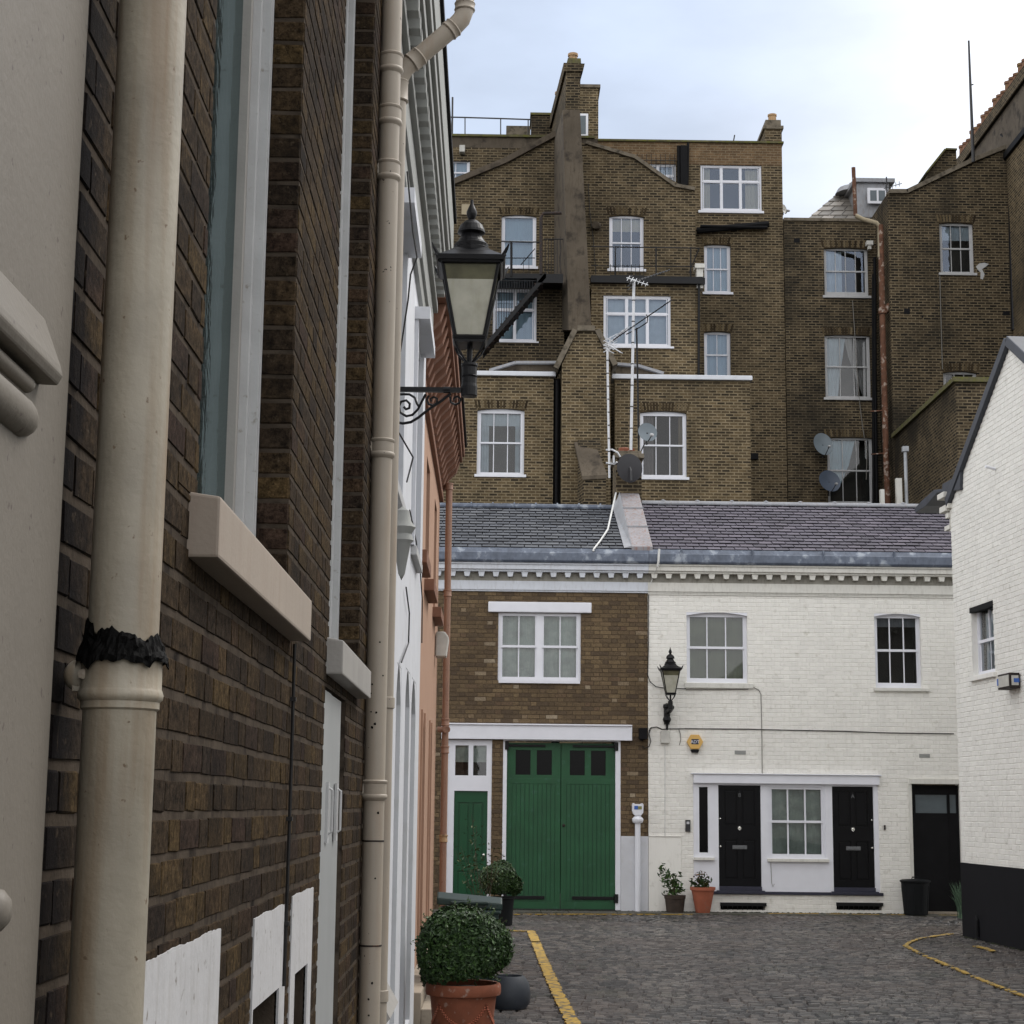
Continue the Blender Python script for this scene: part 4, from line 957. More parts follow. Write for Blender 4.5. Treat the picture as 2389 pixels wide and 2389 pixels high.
# slate roofs
YR = 36.0
ZR = YF(YR).uv(1300, 1186)[1]; ZR2 = YF(YR).uv(1800, 1180)[1]
def slates(mb, x0, x1, y0, z0, y1, z1, wd=.27, ex=.232, seed=1, side=None):
    rr = random.Random(seed); L_ = math.hypot(y1-y0, z1-z0); n = int(L_/ex)+1; dy, dz = (y1-y0)/L_, (z1-z0)/L_
    nn = Vector((0, -dz, dy))
    for k in range(n):
        a = k*ex; b = min(a+ex*1.9, L_)
        x = x0-(wd/2 if k % 2 else 0)
        while x < x1:
            xa, xb = max(x+.009, x0), min(x+wd-.009, x1)
            if xb-xa > .03:
                p = Vector((0, y0+dy*a, z0+dz*a)); q = Vector((0, y0+dy*b, z0+dz*b))
                t0, t1 = .036+rr.uniform(0, .008), .001
                A = [Vector((xa, 0, 0))+p+nn*.0, Vector((xb, 0, 0))+p+nn*.0, Vector((xb, 0, 0))+p+nn*t0, Vector((xa, 0, 0))+p+nn*(t0+rr.uniform(-.002, .002)),
                     Vector((xb, 0, 0))+q+nn*t1, Vector((xa, 0, 0))+q+nn*t1]
                mb.add(A, [(3, 2, 4, 5), (1, 4, 2), (0, 3, 5)], rr.uniform(.03, 1)); mb.add(A[:4], [(0, 1, 2, 3)], 0)  # lower edge coloured near black as the shadow line between rows
            x += wd
xpl0, xpl1 = FE.uv(1464, 1278)[0], FE.uv(1526, 1278)[0]
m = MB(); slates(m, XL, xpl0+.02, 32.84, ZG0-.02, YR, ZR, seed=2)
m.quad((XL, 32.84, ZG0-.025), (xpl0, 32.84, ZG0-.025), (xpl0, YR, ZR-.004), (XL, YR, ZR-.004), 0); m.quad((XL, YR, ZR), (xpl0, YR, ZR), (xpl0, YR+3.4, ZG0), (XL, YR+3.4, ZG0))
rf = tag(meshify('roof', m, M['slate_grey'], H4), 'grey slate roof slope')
m = MB(); m.tube([(XL, YR, ZR+.02), (xpl0, YR, ZR+.02)], .07, 8); x = XL
while x < xpl0: m.tube([(x, YR, ZR+.02), (x+.03, YR, ZR+.02)], .095, 8); x += .45
meshify('ridge', m, M['lead'], rf)
# party wall between the roofs, lead covered
def partyz(y): return ZG0-.02+(ZR-ZG0)*(y-32.84)/(YR-32.84)
m = MB(); a = [(32.80, ZG0-.05), (32.80, ZG0+.05), (YR+.1, ZR+.42), (YR+1.2, ZR+.1), (YR+1.2, ZG0-.2)]
m.prism([Vector((xpl0+.06, y, z)) for y, z in a], [Vector((xpl1-.04, y, z)) for y, z in a])
pw = tag(meshify('party_wall', m, M['lead_rust'], H4, bevel=.02), 'rust stained lead covered party wall between the two roofs')
m = MB(); nl = Vector((0, -.38, .92))
m.prism([Vector((xpl0-.08, 32.81, ZG0+.02)), Vector((xpl0+.08, 32.81, ZG0+.02)), Vector((xpl0+.06, 32.81, ZG0+.06))], [Vector((xpl0-.08, YR, ZR+.04)), Vector((xpl0+.08, YR, ZR+.04)), Vector((xpl0+.06, YR, ZR+.40))])
for f_ in (.33, .66):
    y_ = 32.8+(YR+.1-32.8)*f_; z_ = ZG0+.05+(ZR+.42-ZG0-.05)*f_
    m.box(Fr((0, y_, 0), (1, 0, 0), (0, -1, 0)), xpl0+.05, xpl1-.03, z_-.01, z_+.016, -.03, .03)
meshify('flashing', m, M['lead_pale'], pw)
# chimney on the party wall
FC = YF(35.9)
c0, c1, cz0, cz1 = FC.rect(1437, 1056, 1497, 1150)
m = MB(); m.wbox(c0, c1, 35.9, 36.9, cz0-.4, cz1-.12); ch = tag(meshify('chimney', m, M['brick_far_dark'], H4), 'sooty stump of brick chimney')
m = MB(); m.wbox(c0-.05, c1+.05, 35.85, 36.95, cz1-.12, cz1-.02); m.wbox(c0+.0, c1-.0, 35.9, 36.9, cz1-.02, cz1+.04); meshify('cap', m, M['coping'], ch, bevel=.01)
m = MB(); m.wbox(c0+.08, c1-.14, 35.98, 36.5, cz1+.04, cz1+.11); m.lathe(((c0+c1)/2-.05, 36.6, cz1+.04), [(.13, 0), (.12, .16), (.13, .17), (.10, .2)], 14); meshify('chimney_pot', m, M['clay_dark'], ch)
# ================================================================ white painted mews house
H5 = thing('mews_house', 'cream painted brick mews house with black front doors and a purple slate roof', 'house', (6, 33, 0))
FW = YF(32.985); XR = 11.5; XS = XJ+.002
def W(x0, y0, x1, y1, w=0): return FW.rect(x0, y0, x1, y1, w)
wa = W(1602, 1429, 1744, 1593); wb = W(2041.5, 1432, 2149, 1605)
gr = W(1618, 1828, 2051, 2082); bd = W(2128, 1829, 2245, 2124); bd = (bd[0], bd[1], 0, bd[3])
c1_ = W(1681, 2107, 1785, 2123); c2_ = W(1952, 2107, 2057, 2123.5)
holes = [wa, wb, gr, bd, c1_, c2_]
mb = MB(); wall(mb, FW, XS, XR, 0, ZF+.1, holes, .34, -.0065); meshify('mortar', mb, M['brick_cream'], H5)
ren = W(1513, 1952, 1590, 2120); ren = (XS, ren[1], 0, ren[3])
mb = MB(); bricks(mb, FW, XS, XR, 0, ZF-.001, holes+[ren], row=.080, jt=.006, dep=.008, bev=.005, jit=.004)
meshify('wall', mb, M['brick_cream'], H5)
m = MB(); m.box(FW, ren[0], ren[1], 0, ren[3], -.02, .006); m.box(FW, ren[0], ren[1], ren[3]+.001, ren[3]+.02, -.02, .02); tag(meshify('plinth', m, M['brick_cream'], H5, bevel=.004), 'smooth rendered cream plinth')
wo = window(H5, FW, 0, 0, 0, 0, 3, (1, 1), .09, .045, rect=wa, sill=(1597, 1594, 1757, 1606), sillm='cream_fascia', back='blind_olive', glass='glass', head=.035, bot=.09, arch=.06)
wo = window(H5, FW, 0, 0, 0, 0, 3, (1, 1), .09, .04, rect=wb, sill=(2038, 1605, 2168, 1613), sillm='cream_fascia', drapes=[('top', 'net', .13)], glass='glass_dark', head=.035, bot=.10, arch=.06)
# joinery of the ground floor front
m = MB(); rc2 = -.02
sl = W(1631.5, 1836, 1652, 1989); dA = W(1677, 1832, 1776, 2079); dB = W(1943.5, 1835, 2040, 2081); wg = W(1793, 1836, 1926, 2003)
m.box(FW, *W(1617.5, 1808, 2050, 1829), -.03, .07); m.box(FW, W(1612, 1808, 2055, 1829)[0], W(1612, 1808, 2055, 1829)[1], W(1617, 1808, 2050, 1829)[3]+.001, W(1617, 1808, 2050, 1829)[3]+.02, -.03, .10)
meshify('lintel', m, M['white_paint'], H5, bevel=.006)
m = MB(); wall(m, FW, gr[0], gr[1], gr[2]+.01, gr[3], [sl, (dA[0], dA[1], -1, dA[3]), (dB[0], dB[1], -1, dB[3]), wg], .07, -.012)
jo = meshify('joinery', m, M['white_paint'], H5)
tag(jo, 'white painted boarding between the front doors')
m = MB(); g_ = [FW.p(u, v, -.06) for u, v in ((sl[0], sl[2]), (sl[1], sl[2]), (sl[1], sl[3]), (sl[0], sl[3]))]; m.quad(*g_); sp = meshify('side_light', m, M['black_pane'], jo)
m = MB(); m.box(FW, *W(1619, 2000.5, 1667, 2006.5), -.03, .05); meshify('sill', m, M['cream_fascia'], jo)
m = MB(); m.box(FW, gr[0], gr[1], gr[2]-.1, gr[3], -.8, -.55); m.box(FW, sl[0]-.1, sl[0]-.05, gr[2], gr[3], -.55, -.1); m.box(FW, sl[1]+.05, sl[1]+.1, gr[2], gr[3], -.55, -.1); meshify('room', m, M['room'], H5)
wo = window(H5, FW, 0, 0, 0, 0, 3, (1, 1), .03, .045, rect=wg, sill=(1790, 2003.5, 1934, 2011), sillm='cream_fascia', back='net_green', glass='glass', bot=.08, bar=.03)
pan4 = [(.13, .45, .10, .56), (.55, .87, .10, .56), (.13, .45, .66, .95), (.55, .87, .66, .95)]
def blackdoor(d, num, lab):
    z0 = FW.uv((d[0]), 2069)[1]; z0 = W(1700, 2060, 1710, 2068)[2]
    o = paneldoor(H5, FW, d[0], d[1], z0, d[3], 'black_gloss', -.055, [(.13, .45, .07, .46), (.55, .87, .07, .46), (.13, .45, .60, .955), (.55, .87, .60, .955)], lab)
    xc = (d[0]+d[1])/2; zl = W(1700, 1972, 1710, 1981)
    m = MB(); m.box(FW, xc-.135, xc+.135, zl[2], zl[3], -.055, -.045); m.box(FW, xc-.10, xc+.10, zl[2]+.018, zl[3]-.018, -.045, -.040); meshify('letter_plate', m, M['dull_metal'], o, bevel=.003)
    zk_ = FW.uv(1700, 1931.5)[1]; m = MB(); m.lathe(FW.p(xc, zk_, -.055), [(.034, 0), (.036, .01), (.026, .024), (0, .03)], 12, (0, -1, 0)); m.tube([FW.p(xc-.025, zk_-.01, -.04), FW.p(xc, zk_-.045, -.02), FW.p(xc+.025, zk_-.01, -.04)], .007, 6); meshify('knocker', m, M['brass'], o)
    side = d[0]+.035 if num == '8' else d[1]-.035
    for py, r_ in ((1910, .012), (1975, .018)):
        z_ = FW.uv(1700, py)[1]; m = MB(); m.lathe(FW.p(side, z_, -.055), [(r_, 0), (r_*.6, .012), (r_, .03), (0, .038)], 10, (0, -1, 0)); meshify('lock', m, M['brass'], o)
    m = MB(); m.box(FW, d[0]+.0, d[1]-.0, z0-.07, z0-.001, -.12, .03); m.box(FW, d[0]-.05, d[1]+.05, z0-.13, z0-.071, -.12, .07); meshify('threshold', m, M['threshold'], o, bevel=.006)
    for ch_, py, hh in ((num, 1855, .072), ('.', 1843, .03)):
        if ch_ == '.':
            m = MB(); m.lathe(FW.p(xc, FW.uv(1700, 1847)[1], -.014), [(.008, 0), (0, .004)], 8, (0, -1, 0)); meshify('peephole', m, M['dark_steel'], o); continue
        text(ch_, FW.p(xc, FW.uv(1700, py+4)[1], -.006+.0), hh, 'dull_metal', 'door_letter', o)
def text(s, p, size, mat, name, par, dep=.002, rot=(R(90), 0, 0)):
    cu = bpy.data.curves.new(name, 'FONT'); cu.body = s; cu.size = size/.7; cu.align_x = 'CENTER'; cu.extrude = dep
    tmp = bpy.data.objects.new(name, cu); COL.objects.link(tmp); bpy.context.view_layer.update()
    me = bpy.data.meshes.new_from_object(tmp.evaluated_get(bpy.context.evaluated_depsgraph_get())); bpy.data.objects.remove(tmp)
    o = bpy.data.objects.new(name, me); COL.objects.link(o); me.materials.clear(); me.materials.append(M[mat])
    o.parent = par; o.location = Vector(p)-wloc(par); o.rotation_euler = rot
    return o
blackdoor(dA, '8', 'left black panelled front door')
blackdoor(dB, 'A', 'right black panelled front door')
m = MB(); m.box(FW, gr[0]-.02, gr[1]+.05, gr[2]-.045, gr[2]+.008, -.1, .03); meshify('base_moulding', m, M['threshold'], H5)
for c_, l in ((c1_, 'cellar light'), (c2_, 'cellar light')):
    m = MB(); m.box(FW, c_[0], c_[1], c_[2], c_[3], -.33, -.2); k = meshify('cellar_light', m, M['black_matt'], H5)
    m = MB(); m.box(FW, c_[0]-.01, c_[1]+.02, c_[3]-.05, c_[3]+.01, -.1, .05)
    for i in range(9): x = c_[0]+(c_[1]-c_[0])*(i+.5)/9; m.box(FW, x-.008, x+.008, c_[2], c_[3]-.05, -.03, -.01)
    meshify('grille', m, M['iron'], k)
# black side gate
m = MB(); p1 = W(2140.5, 1854, 2214.5, 1897); p2 = W(2221, 1854, 2236, 1897)
wall(m, FW, bd[0]+.02, bd[1], .02, bd[3]-.02, [p1, p2], .05, -.16); m.box(FW, p1[1]+.02, p1[1]+.03, .02, bd[3]-.02, -.17, -.155)
bg_ = tag(meshify('door', m, M['black_matt'], H5), 'plain black side door with frosted panes')
for p_ in (p1, p2):
    m = MB(); m.box(FW, p_[0]-.01, p_[1]+.01, p_[2]-.01, p_[3]+.01, -.20, -.18); meshify('pane', m, M['frosted'], bg_)
m = MB(); m.box(FW, *W(2121, 1818, 2240, 1829), -.05, .04); m.box(FW, W(2120, 1850, 2128, 1900)[0], bd[0]-.001, 0, bd[3], -.02, .012); m.box(FW, bd[0]-.001, bd[0]+.02, 0, bd[3], -.16, .01); meshify('door_frame', m, M['cream_fascia'], H5)
m = MB(); m.box(FW, bd[0], bd[1], 0, .05, -.3, .03); meshify('doorstep', m, M['step'], H5)
for r_ in ((1714, 1751, 1740, 1760), (2144.5, 1759, 2169.5, 1767.5)):
    b_ = W(*r_); m = MB(); m.box(FW, *b_, -.02, .006)
    for i in range(5):
        for j in range(2): m.box(FW, b_[0]+.012+i*.038, b_[0]+.034+i*.038, b_[2]+.012+j*.03, b_[2]+.028+j*.03, .006, .0075)
    meshify('air_brick', m, M['cornice_grey'], H5)
cornice(H5, XJ+.001, XR, 'cream_fascia', 2)
m = MB(); ZS = FW.uv(1800, 1382)[1]; m.box(FW, XJ+.001, XR, ZF-.055, ZF-.035, -.01, .022); meshify('string_course', m, M['cream_fascia'], H5)
m = MB()
m.prism([FE.p(q, v, w_) for q, v, w_ in [(XJ+.001, ZG1, -.05), (XJ+.001, ZG1, .26), (XJ+.001, ZG1+.04, .29), (XJ+.001, zmid, .27), (XJ+.001, zmid+.01, .25), (XJ+.001, ZG0, .18), (XJ+.001, ZG0, -.05)]],
        [FE.p(q, v, w_) for q, v, w_ in [(XR, ZG1, -.05), (XR, ZG1, .26), (XR, ZG1+.04, .29), (XR, zmid, .27), (XR, zmid+.01, .25), (XR, ZG0, .18), (XR, ZG0, -.05)]])
x = XJ+.6
while x < XR: m.box(FE, x, x+.035, ZG1+.03, ZG0, .2, .285); x += 1.35
meshify('lead_gutter', m, M['lead'], H5, bevel=.01)
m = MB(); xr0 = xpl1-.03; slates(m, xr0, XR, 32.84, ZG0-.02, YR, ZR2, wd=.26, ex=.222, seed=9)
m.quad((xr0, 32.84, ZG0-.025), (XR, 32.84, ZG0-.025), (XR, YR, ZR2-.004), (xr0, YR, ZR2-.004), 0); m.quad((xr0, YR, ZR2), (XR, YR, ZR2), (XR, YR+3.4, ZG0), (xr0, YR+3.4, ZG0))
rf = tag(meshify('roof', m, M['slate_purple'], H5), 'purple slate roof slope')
m = MB(); m.tube([(xr0, YR, ZR2+.02), (XR, YR, ZR2+.02)], .06, 8); x = xr0+.5
while x < XR: m.lathe((x, YR, ZR2+.06), [(.05, 0), (.05, .03), (0, .05)], 8); x += .72
meshify('ridge', m, M['lead_pale'], rf)

# ================================================================ white gable house on the right
c0_ = G(2248.5, 2184.5)
dv = ray(948, 1902); dv.z = 0; dv.normalize()
FRt = Fr((c0_.x, c0_.y, 0), -dv, Vector((-1, 0, 0)))
FRt.n = FRt.u.cross(FRt.v)
H6 = thing('gable_house', 'white painted gable end house with a black plinth on the right', 'house', tuple(c0_))
UM = 30.0  # wall extended unseen beyond the viewer to darken the left wall
zb_ = (FRt.uv(2241, 2014)[1]+FRt.uv(2389, 2025)[1])/2
ue, ze = 0, FRt.uv(2224, 1178)[1]
va = FRt.uv(2356, 806)
ua, za = va
wr = (FRt.uv(2267, 1500)[0], FRt.uv(2318, 1480)[0], FRt.uv(2300, 1572)[1], FRt.uv(2296, 1412)[1])
u2 = 2*ua
def vtop(u): return ze+(za-ze)*(1-abs(u-ua)/ua) if 0 <= u <= u2 else ze
mb = MB()
wall(mb, FRt, 0, UM, 0, ze, [wr], .3, -.0065)
mb.poly(FRt, [(0, ze), (u2, ze), (ua, za)], -.3, -.006)
ba = Fr(FRt.p(0, 0, 0), FRt.n, FRt.u*-1)     # return wall facing the mews end
wall(mb, Fr(FRt.p(0, 0, -.01), -FRt.n, -FRt.u), 0.31, 9, 0, ze, (), .3, 0)
meshify('mortar', mb, M['brick_white'], H6)
mb = MB(); row = .0755; k = int(zb_/row)
while k*row < za:
    vm = (k+.5)*row
    if vm < ze: a, b = 0.0, 10.0
    else:
        f = (vm-ze)/(za-ze); a, b = ua*f, u2-(u2-ua)*f
    if b-a > .1: bricks(mb, FRt, a, b, max(k*row, zb_), (k+1)*row, [wr], row=row, jt=.006, dep=.008, bev=.005, jit=.004)
    k += 1
meshify('wall', mb, M['brick_white'], H6)
m = MB(); m.box(FRt, -.012, UM, 0, zb_, -.2, .016); tag(meshify('plinth', m, M['black_wall'], H6, bevel=.006), 'black painted plinth')
# verge capping and eaves
m = MB(); uj = .25
def capping(p, q, wd_=.07, th=.15):
    a, b = Vector((p[0], p[1])), Vector((q[0], q[1])); d = (b-a).normalized(); n = Vector((-d.y, d.x))
    if n.y < 0: n = -n
    c_ = [a, b, b+n*th, a+n*th]
    m.poly(FRt, [(x.x, x.y) for x in c_], -.34, wd_)
capping((.0, vtop(0)-.0), (ua+.02, za)); capping((ua-.02, za), (u2+.1, ze-.1))
e1 = (-.02, ze-.16); e2 = (-.62, ze-.50); e3 = (-1.35, ze-.86)
meshify('verge_capping', m, M['lead_dark'], H6, bevel=.015)
# eaves of the far front: lead hood over a stepped cornice, projecting beyond the corner
m = MB(); za_ = FRt.uv(2190, 1150)[1]
Fe = FRt.off(.05); ep = [Fe.uv(x, y) for x, y in ((2240, 1098), (2222, 1116), (2198, 1129), (2197, 1141), (2178, 1143), (2150, 1168), (2133, 1186), (2135, 1197), (2160, 1180), (2186, 1150), (2239, 1143))]
m.poly(Fe, ep[::-1] if False else ep, -9, 0)
tag(meshify('eaves', m, M['lead_dark'], H6, bevel=.012), 'dark lead eaves with a swept kick')
m = MB()
for (xa_, ya_, yb_, pw_) in ((2186, 1155, 1168, .10), (2211, 1168, 1185, .06), (2191, 1185, 1199, .08), (2205, 1199, 1211, .04), (2203, 1229, 1240, .02)):
    q_a = FRt.uv(xa_, ya_, pw_); q_b = FRt.uv(xa_, yb_, pw_)
    m.poly(FRt, [(q_a[0], q_b[1]), (-.013, q_b[1]), (-.013, q_a[1]-.001), (q_a[0], q_a[1]-.001)], -9, pw_)
ww = -.3
m.poly(FRt, [(-.07, FRt.uv(2215, 1240)[1]), (-.011, FRt.uv(2215, 1240)[1]), (-.011, FRt.uv(2215, 1156)[1]), (-.07, FRt.uv(2215, 1156)[1])], -9, -.002)
meshify('cornice', m, M['cream_fascia'], H6, bevel=.006)
m = MB(); f1, f2 = FRt, -5
m.add([FRt.p(-.12, ze-.05, .05), FRt.p(ua, za+.12, .05), FRt.p(u2, ze, .05), FRt.p(-.12, ze-.05, -9), FRt.p(ua, za+.12, -9), FRt.p(u2, ze, -9)], [(0, 1, 4, 3), (1, 2, 5, 4)])
meshify('roof', m, M['slate_grey'], H6)
wo = window(H6, FRt, 0, 0, 0, 0, 2, (1, 1), .09, .05, rect=wr, glass='glass', drapes=[('left', 'net', 1.0)], sill=True, sillm='brick_white')
m = MB(); m.box(FRt, wr[0]-.05, wr[1]+.02, wr[3]-.05, wr[3]+.03, -.15, .004); meshify('lintel', m, M['black_matt'], H6)
b0, b1 = FRt.uv(2353, 1590)[0], FRt.uv(2381, 1588)[0]; q0, q1 = FRt.uv(2367, 1608)[1], FRt.uv(2367, 1572)[1]
t_ = thing('security_light', 'small grey lamp box with a blue sticker on the white gable wall', 'wall lamp', tuple(FRt.p((b0+b1)/2, q0, 0)))
m = MB(); m.box(FRt, b0, b1, q0, q1, .01, .16); meshify('case', m, M['iron_rust'], t_, bevel=.01)
m = MB(); m.box(FRt, b0+.02, b1-.02, q0+.03, q1-.03, .16, .17); m.box(Fr(FRt.p(b1+.001, 0, 0), FRt.n, FRt.u), .03, .13, q0+.04, q1-.04, 0, .006); meshify('cover', m, M['box_grey'], t_)
m = MB(); m.box(Fr(FRt.p(b1+.007, 0, 0), FRt.n, FRt.u), .02, .10, q0+.08, q1-.08, 0, .004); m.box(FRt, b0+.01, b0+.06, q0+.06, q1-.06, .17, .174); meshify('sticker', m, M['sticker_blue'], t_)
s0 = FRt.uv(2322, 1095); m = MB(); m.tube([FRt.p(s0[0], s0[1], -.02), FRt.p(s0[0]+.05, s0[1]+.03, .16)], .022, 10); solo('overflow_pipe', m, M['white_paint'], 'short white overflow pipe high on the white gable wall', 'pipe')
m = MB(); uq, zq = FRt.uv(2286, 2150)[0], FRt.uv(2282, 2148)[1]; m.tube([FRt.p(uq, .05, .04), FRt.p(uq, zq, .04), FRt.p(uq-.08, zq+.06, .02)], .03, 10); solo('pipe_stub', m, M['black_matt'], 'stubby black pipe against the black plinth', 'pipe', smooth=True)
# ================================================================ tall terraces behind
def P(F, pts, w=0): return [F.uv(x, y, w) for x, y in pts]
Y0m = 50.0; FM = YF(Y0m)
HA = thing('terrace_house', 'tall brown brick house back with a gabled wing and a leaning chimney flue', 'house', (3, 50, 0))
XA0 = -4.5; XAB = FM.uv(1825, 400)[0]; ZA = FM.uv(1500, 331)[1]; ZA2 = FM.uv(1650, 384)[1]
w3 = FM.rect(1456, 381, 1577, 437); w4_ = FM.rect(1634.5, 385, 1777, 492); w5 = FM.rect(1643, 570, 1705, 682); w7 = FM.rect(1643, 773, 1705, 880)
wl = FM.rect(1030, 373, 1096, 430)
holes = [w3, w4_, w5, w7, wl]
mb = MB(); wall(mb, FM, XA0, XAB, 0, ZA2, holes, .4)
# west (right) flank and roof deck
wall(mb, Fr((XAB, 0, 0), (0, 1, 0), (1, 0, 0)), Y0m+.401, Y0m+8, 0, ZA, (), .3)
meshify('wall', mb, M['brick_far'], HA)
x2 = FM.uv(1395, 330)[0]; x3 = FM.uv(1610, 350)[0]
mb = MB(); mb.box(FM, x2, XAB, ZA2+.001, ZA, -.4, .004); mb.box(FM, x3, XAB, ZA2-.35 if False else FM.uv(1600, 400)[1], ZA2, .0, .004)
mb = MB(); wall(mb, FM, x2, XAB, ZA2+.001, ZA, (), .4); tag(meshify('parapet', mb, M['brick_far_red'], HA), 'rebuilt paler brick parapet')
zl = FM.uv(1150, 320)[1]; zl1 = FM.uv(1150, 345)[1]
mb = MB(); wall(mb, FM, XA0, x2-.001, ZA2+.001, zl1, (), .4); meshify('wall', mb, M['brick_far'], HA)
mb = MB(); wall(mb, FM, XA0, x2-.001, zl1+.001, zl, (), .4); meshify('parapet', mb, M['render_grey'], HA)
mb = MB(); mb.box(FM, XA0, x2-.1, zl+.001, zl+.07, -.45, .06); mb.box(FM, x2, XAB+.05, ZA+.001, ZA+.06, -.45, .06); meshify('coping', mb, M['coping_moss'], HA)
window(HA, FM, 0, 0, 0, 0, 3, (1, 1), .05, .06, rect=w4_, casement=True, drapes=[('left', 'drape', .14), ('right', 'drape', .24)], glass='glass_far', sill=(1629, 492, 1782, 498), split=.66)
window(HA, FM, 0, 0, 0, 0, 3, (1, 1), .05, .06, rect=w3, casement=True, back='net', glass='glass_far', sill=False)
window(HA, FM, 0, 0, 0, 0, 2, (1, 1), .06, .06, rect=wl, glass='glass_far', back='net_blue')
window(HA, FM, 0, 0, 0, 0, 3, (1, 1), .10, .07, rect=w5, glass='glass_far', back='net_blue', sill=True, voussoir='brick_vous', arch=.03)
window(HA, FM, 0, 0, 0, 0, 2, (1, 1), .10, .07, rect=w7, glass='glass_far', back='net_blue', sill=False, voussoir='brick_vous', arch=.03)
m = MB()
for i in range(10):
    u = w3[0]+.25+(w3[1]-w3[0]-.3)*i/9; m.tube([FM.p(u, w3[2]-.1, .12), FM.p(u, w3[3]+.25, .12)], .010, 4)
m.tube([FM.p(w3[0], w3[2]+.1, .12), FM.p(w3[1], w3[2]+.1, .12)], .012, 4); m.tube([FM.p(w3[0], w3[3]+.05, .12), FM.p(w3[1], w3[3]+.05, .12)], .012, 4)
solo('window_bars', m, M['iron'], 'black security bars over the attic window beside the gable', 'window bars')
m = MB(); q = FM.rect(1586, 345, 1602, 442); m.box(FM, q[0], q[1], q[2], q[3], .02, .22); m.tube([FM.p(q[0]-.05, q[2], .15), FM.p(q[0]-.05, q[3], .15)], .05, 8); m.tube([FM.p(q[1], q[2]+.1, .15), FM.p(q[1]+.03, q[3]+.1, .15)], .04, 8)
solo('soil_stack', m, M['black_matt'], 'cluster of black soil pipes beside the barred attic window', 'pipes')
m = MB(); m.tube([FM.p(*FM.uv(1625, 541), .12), FM.p(*FM.uv(1792, 526), .12)], .10, 8); m.tube([FM.p(*FM.uv(1632, 533), .2), FM.p(*FM.uv(1788, 536), .2)], .05, 8)
solo('waste_pipe', m, M['black_matt'], 'thick black waste pipe sloping across the brick under the curtained window', 'pipe')
# things on the roof
Fb = YF(51); mb = MB(); q = Fb.rect(1350, 205, 1396, 336); mb.wbox(q[0], q[1], 51, 53, q[2]-.3, q[3]); st = meshify('stair_tower', mb, M['brick_far_warm'], HA)
mb = MB(); mb.wbox(q[0]-.02, q[1]+.06, 50.95, 53, q[3]+.001, q[3]+.10); meshify('coping', mb, M['coping'], st)
m = MB(); q2 = Fb.rect(1350, 266, 1372, 320); m.box(Fb, q2[0], q2[1], q2[2], q2[3], .005, .04); meshify('window', m, M['white_paint'], st); m = MB(); m.box(Fb, q2[0], q2[1]-.07, q2[2]+.08, q2[3]-.07, .04, .045); meshify('pane', m, M['frosted'], st)
Fb2 = YF(50.3); mb = MB(); q = Fb2.rect(1240, 269, 1292, 325); mb.wbox(q[0], q[1], 50.3, 51.4, q[2]-.3, q[3]); k = meshify('chimney_block', mb, M['brick_far_dark'], HA); mb = MB(); mb.wbox(q[0]-.04, q[1]+.04, 50.25, 51.45, q[3]+.001, q[3]+.07); meshify('coping', mb, M['coping_moss'], k)
mb = MB(); q = Fb2.rect(1181, 290, 1239, 320); mb.wbox(q[0], q[1]-.02, 50.4, 50.9, q[2]-.1, q[3]); meshify('water_tank', mb, M['coping'], HA, bevel=.02)
m = MB(); A = lambda x, y: Fb2.p(*Fb2.uv(x, y), .1)
m.tube([A(1040, 276), A(1085, 277), A(1168, 279.5), A(1240, 282)], .022, 6)
for x, y in ((1085, 277), (1168, 279.5), (1232, 282)): m.tube([A(x, y), A(x, 320)], .018, 6)
m.tube([A(1056, 230), A(1055, 318)], .03, 6)
solo('roof_railing', m, M['dark_steel'], 'thin grey railing along the roof edge of the gabled terrace', 'railing')
# right end chimney with a receding row of pots
m = MB(); q = FM.rect(1789, 300, 1825, 384); m.wbox(q[0]-.05, q[1], Y0m+.05, Y0m+5, ZA-.1, q[3]-.0); cn = tag(meshify('chimney', m, M['brick_far'], HA), 'broad brick chimney on the right end')
m = MB(); m.wbox(q[0]-.1, q[1]+.05, Y0m, Y0m+5.05, q[3]+.001, q[3]+.1); m.wbox(q[0]-.02, q[1]-.02, Y0m+.05, Y0m+5, q[3]+.1, q[3]+.3); meshify('cap', m, M['coping'], cn)
for i in range(7):
    m = MB(); m.lathe(((q[0]+q[1])/2, Y0m+.35+i*.68, q[3]+.3), [(.13, 0), (.12, .22), (.14, .23), (.14, .28), (.10, .28)], 12); meshify('chimney_pot', m, M['pot_yellow'], cn)
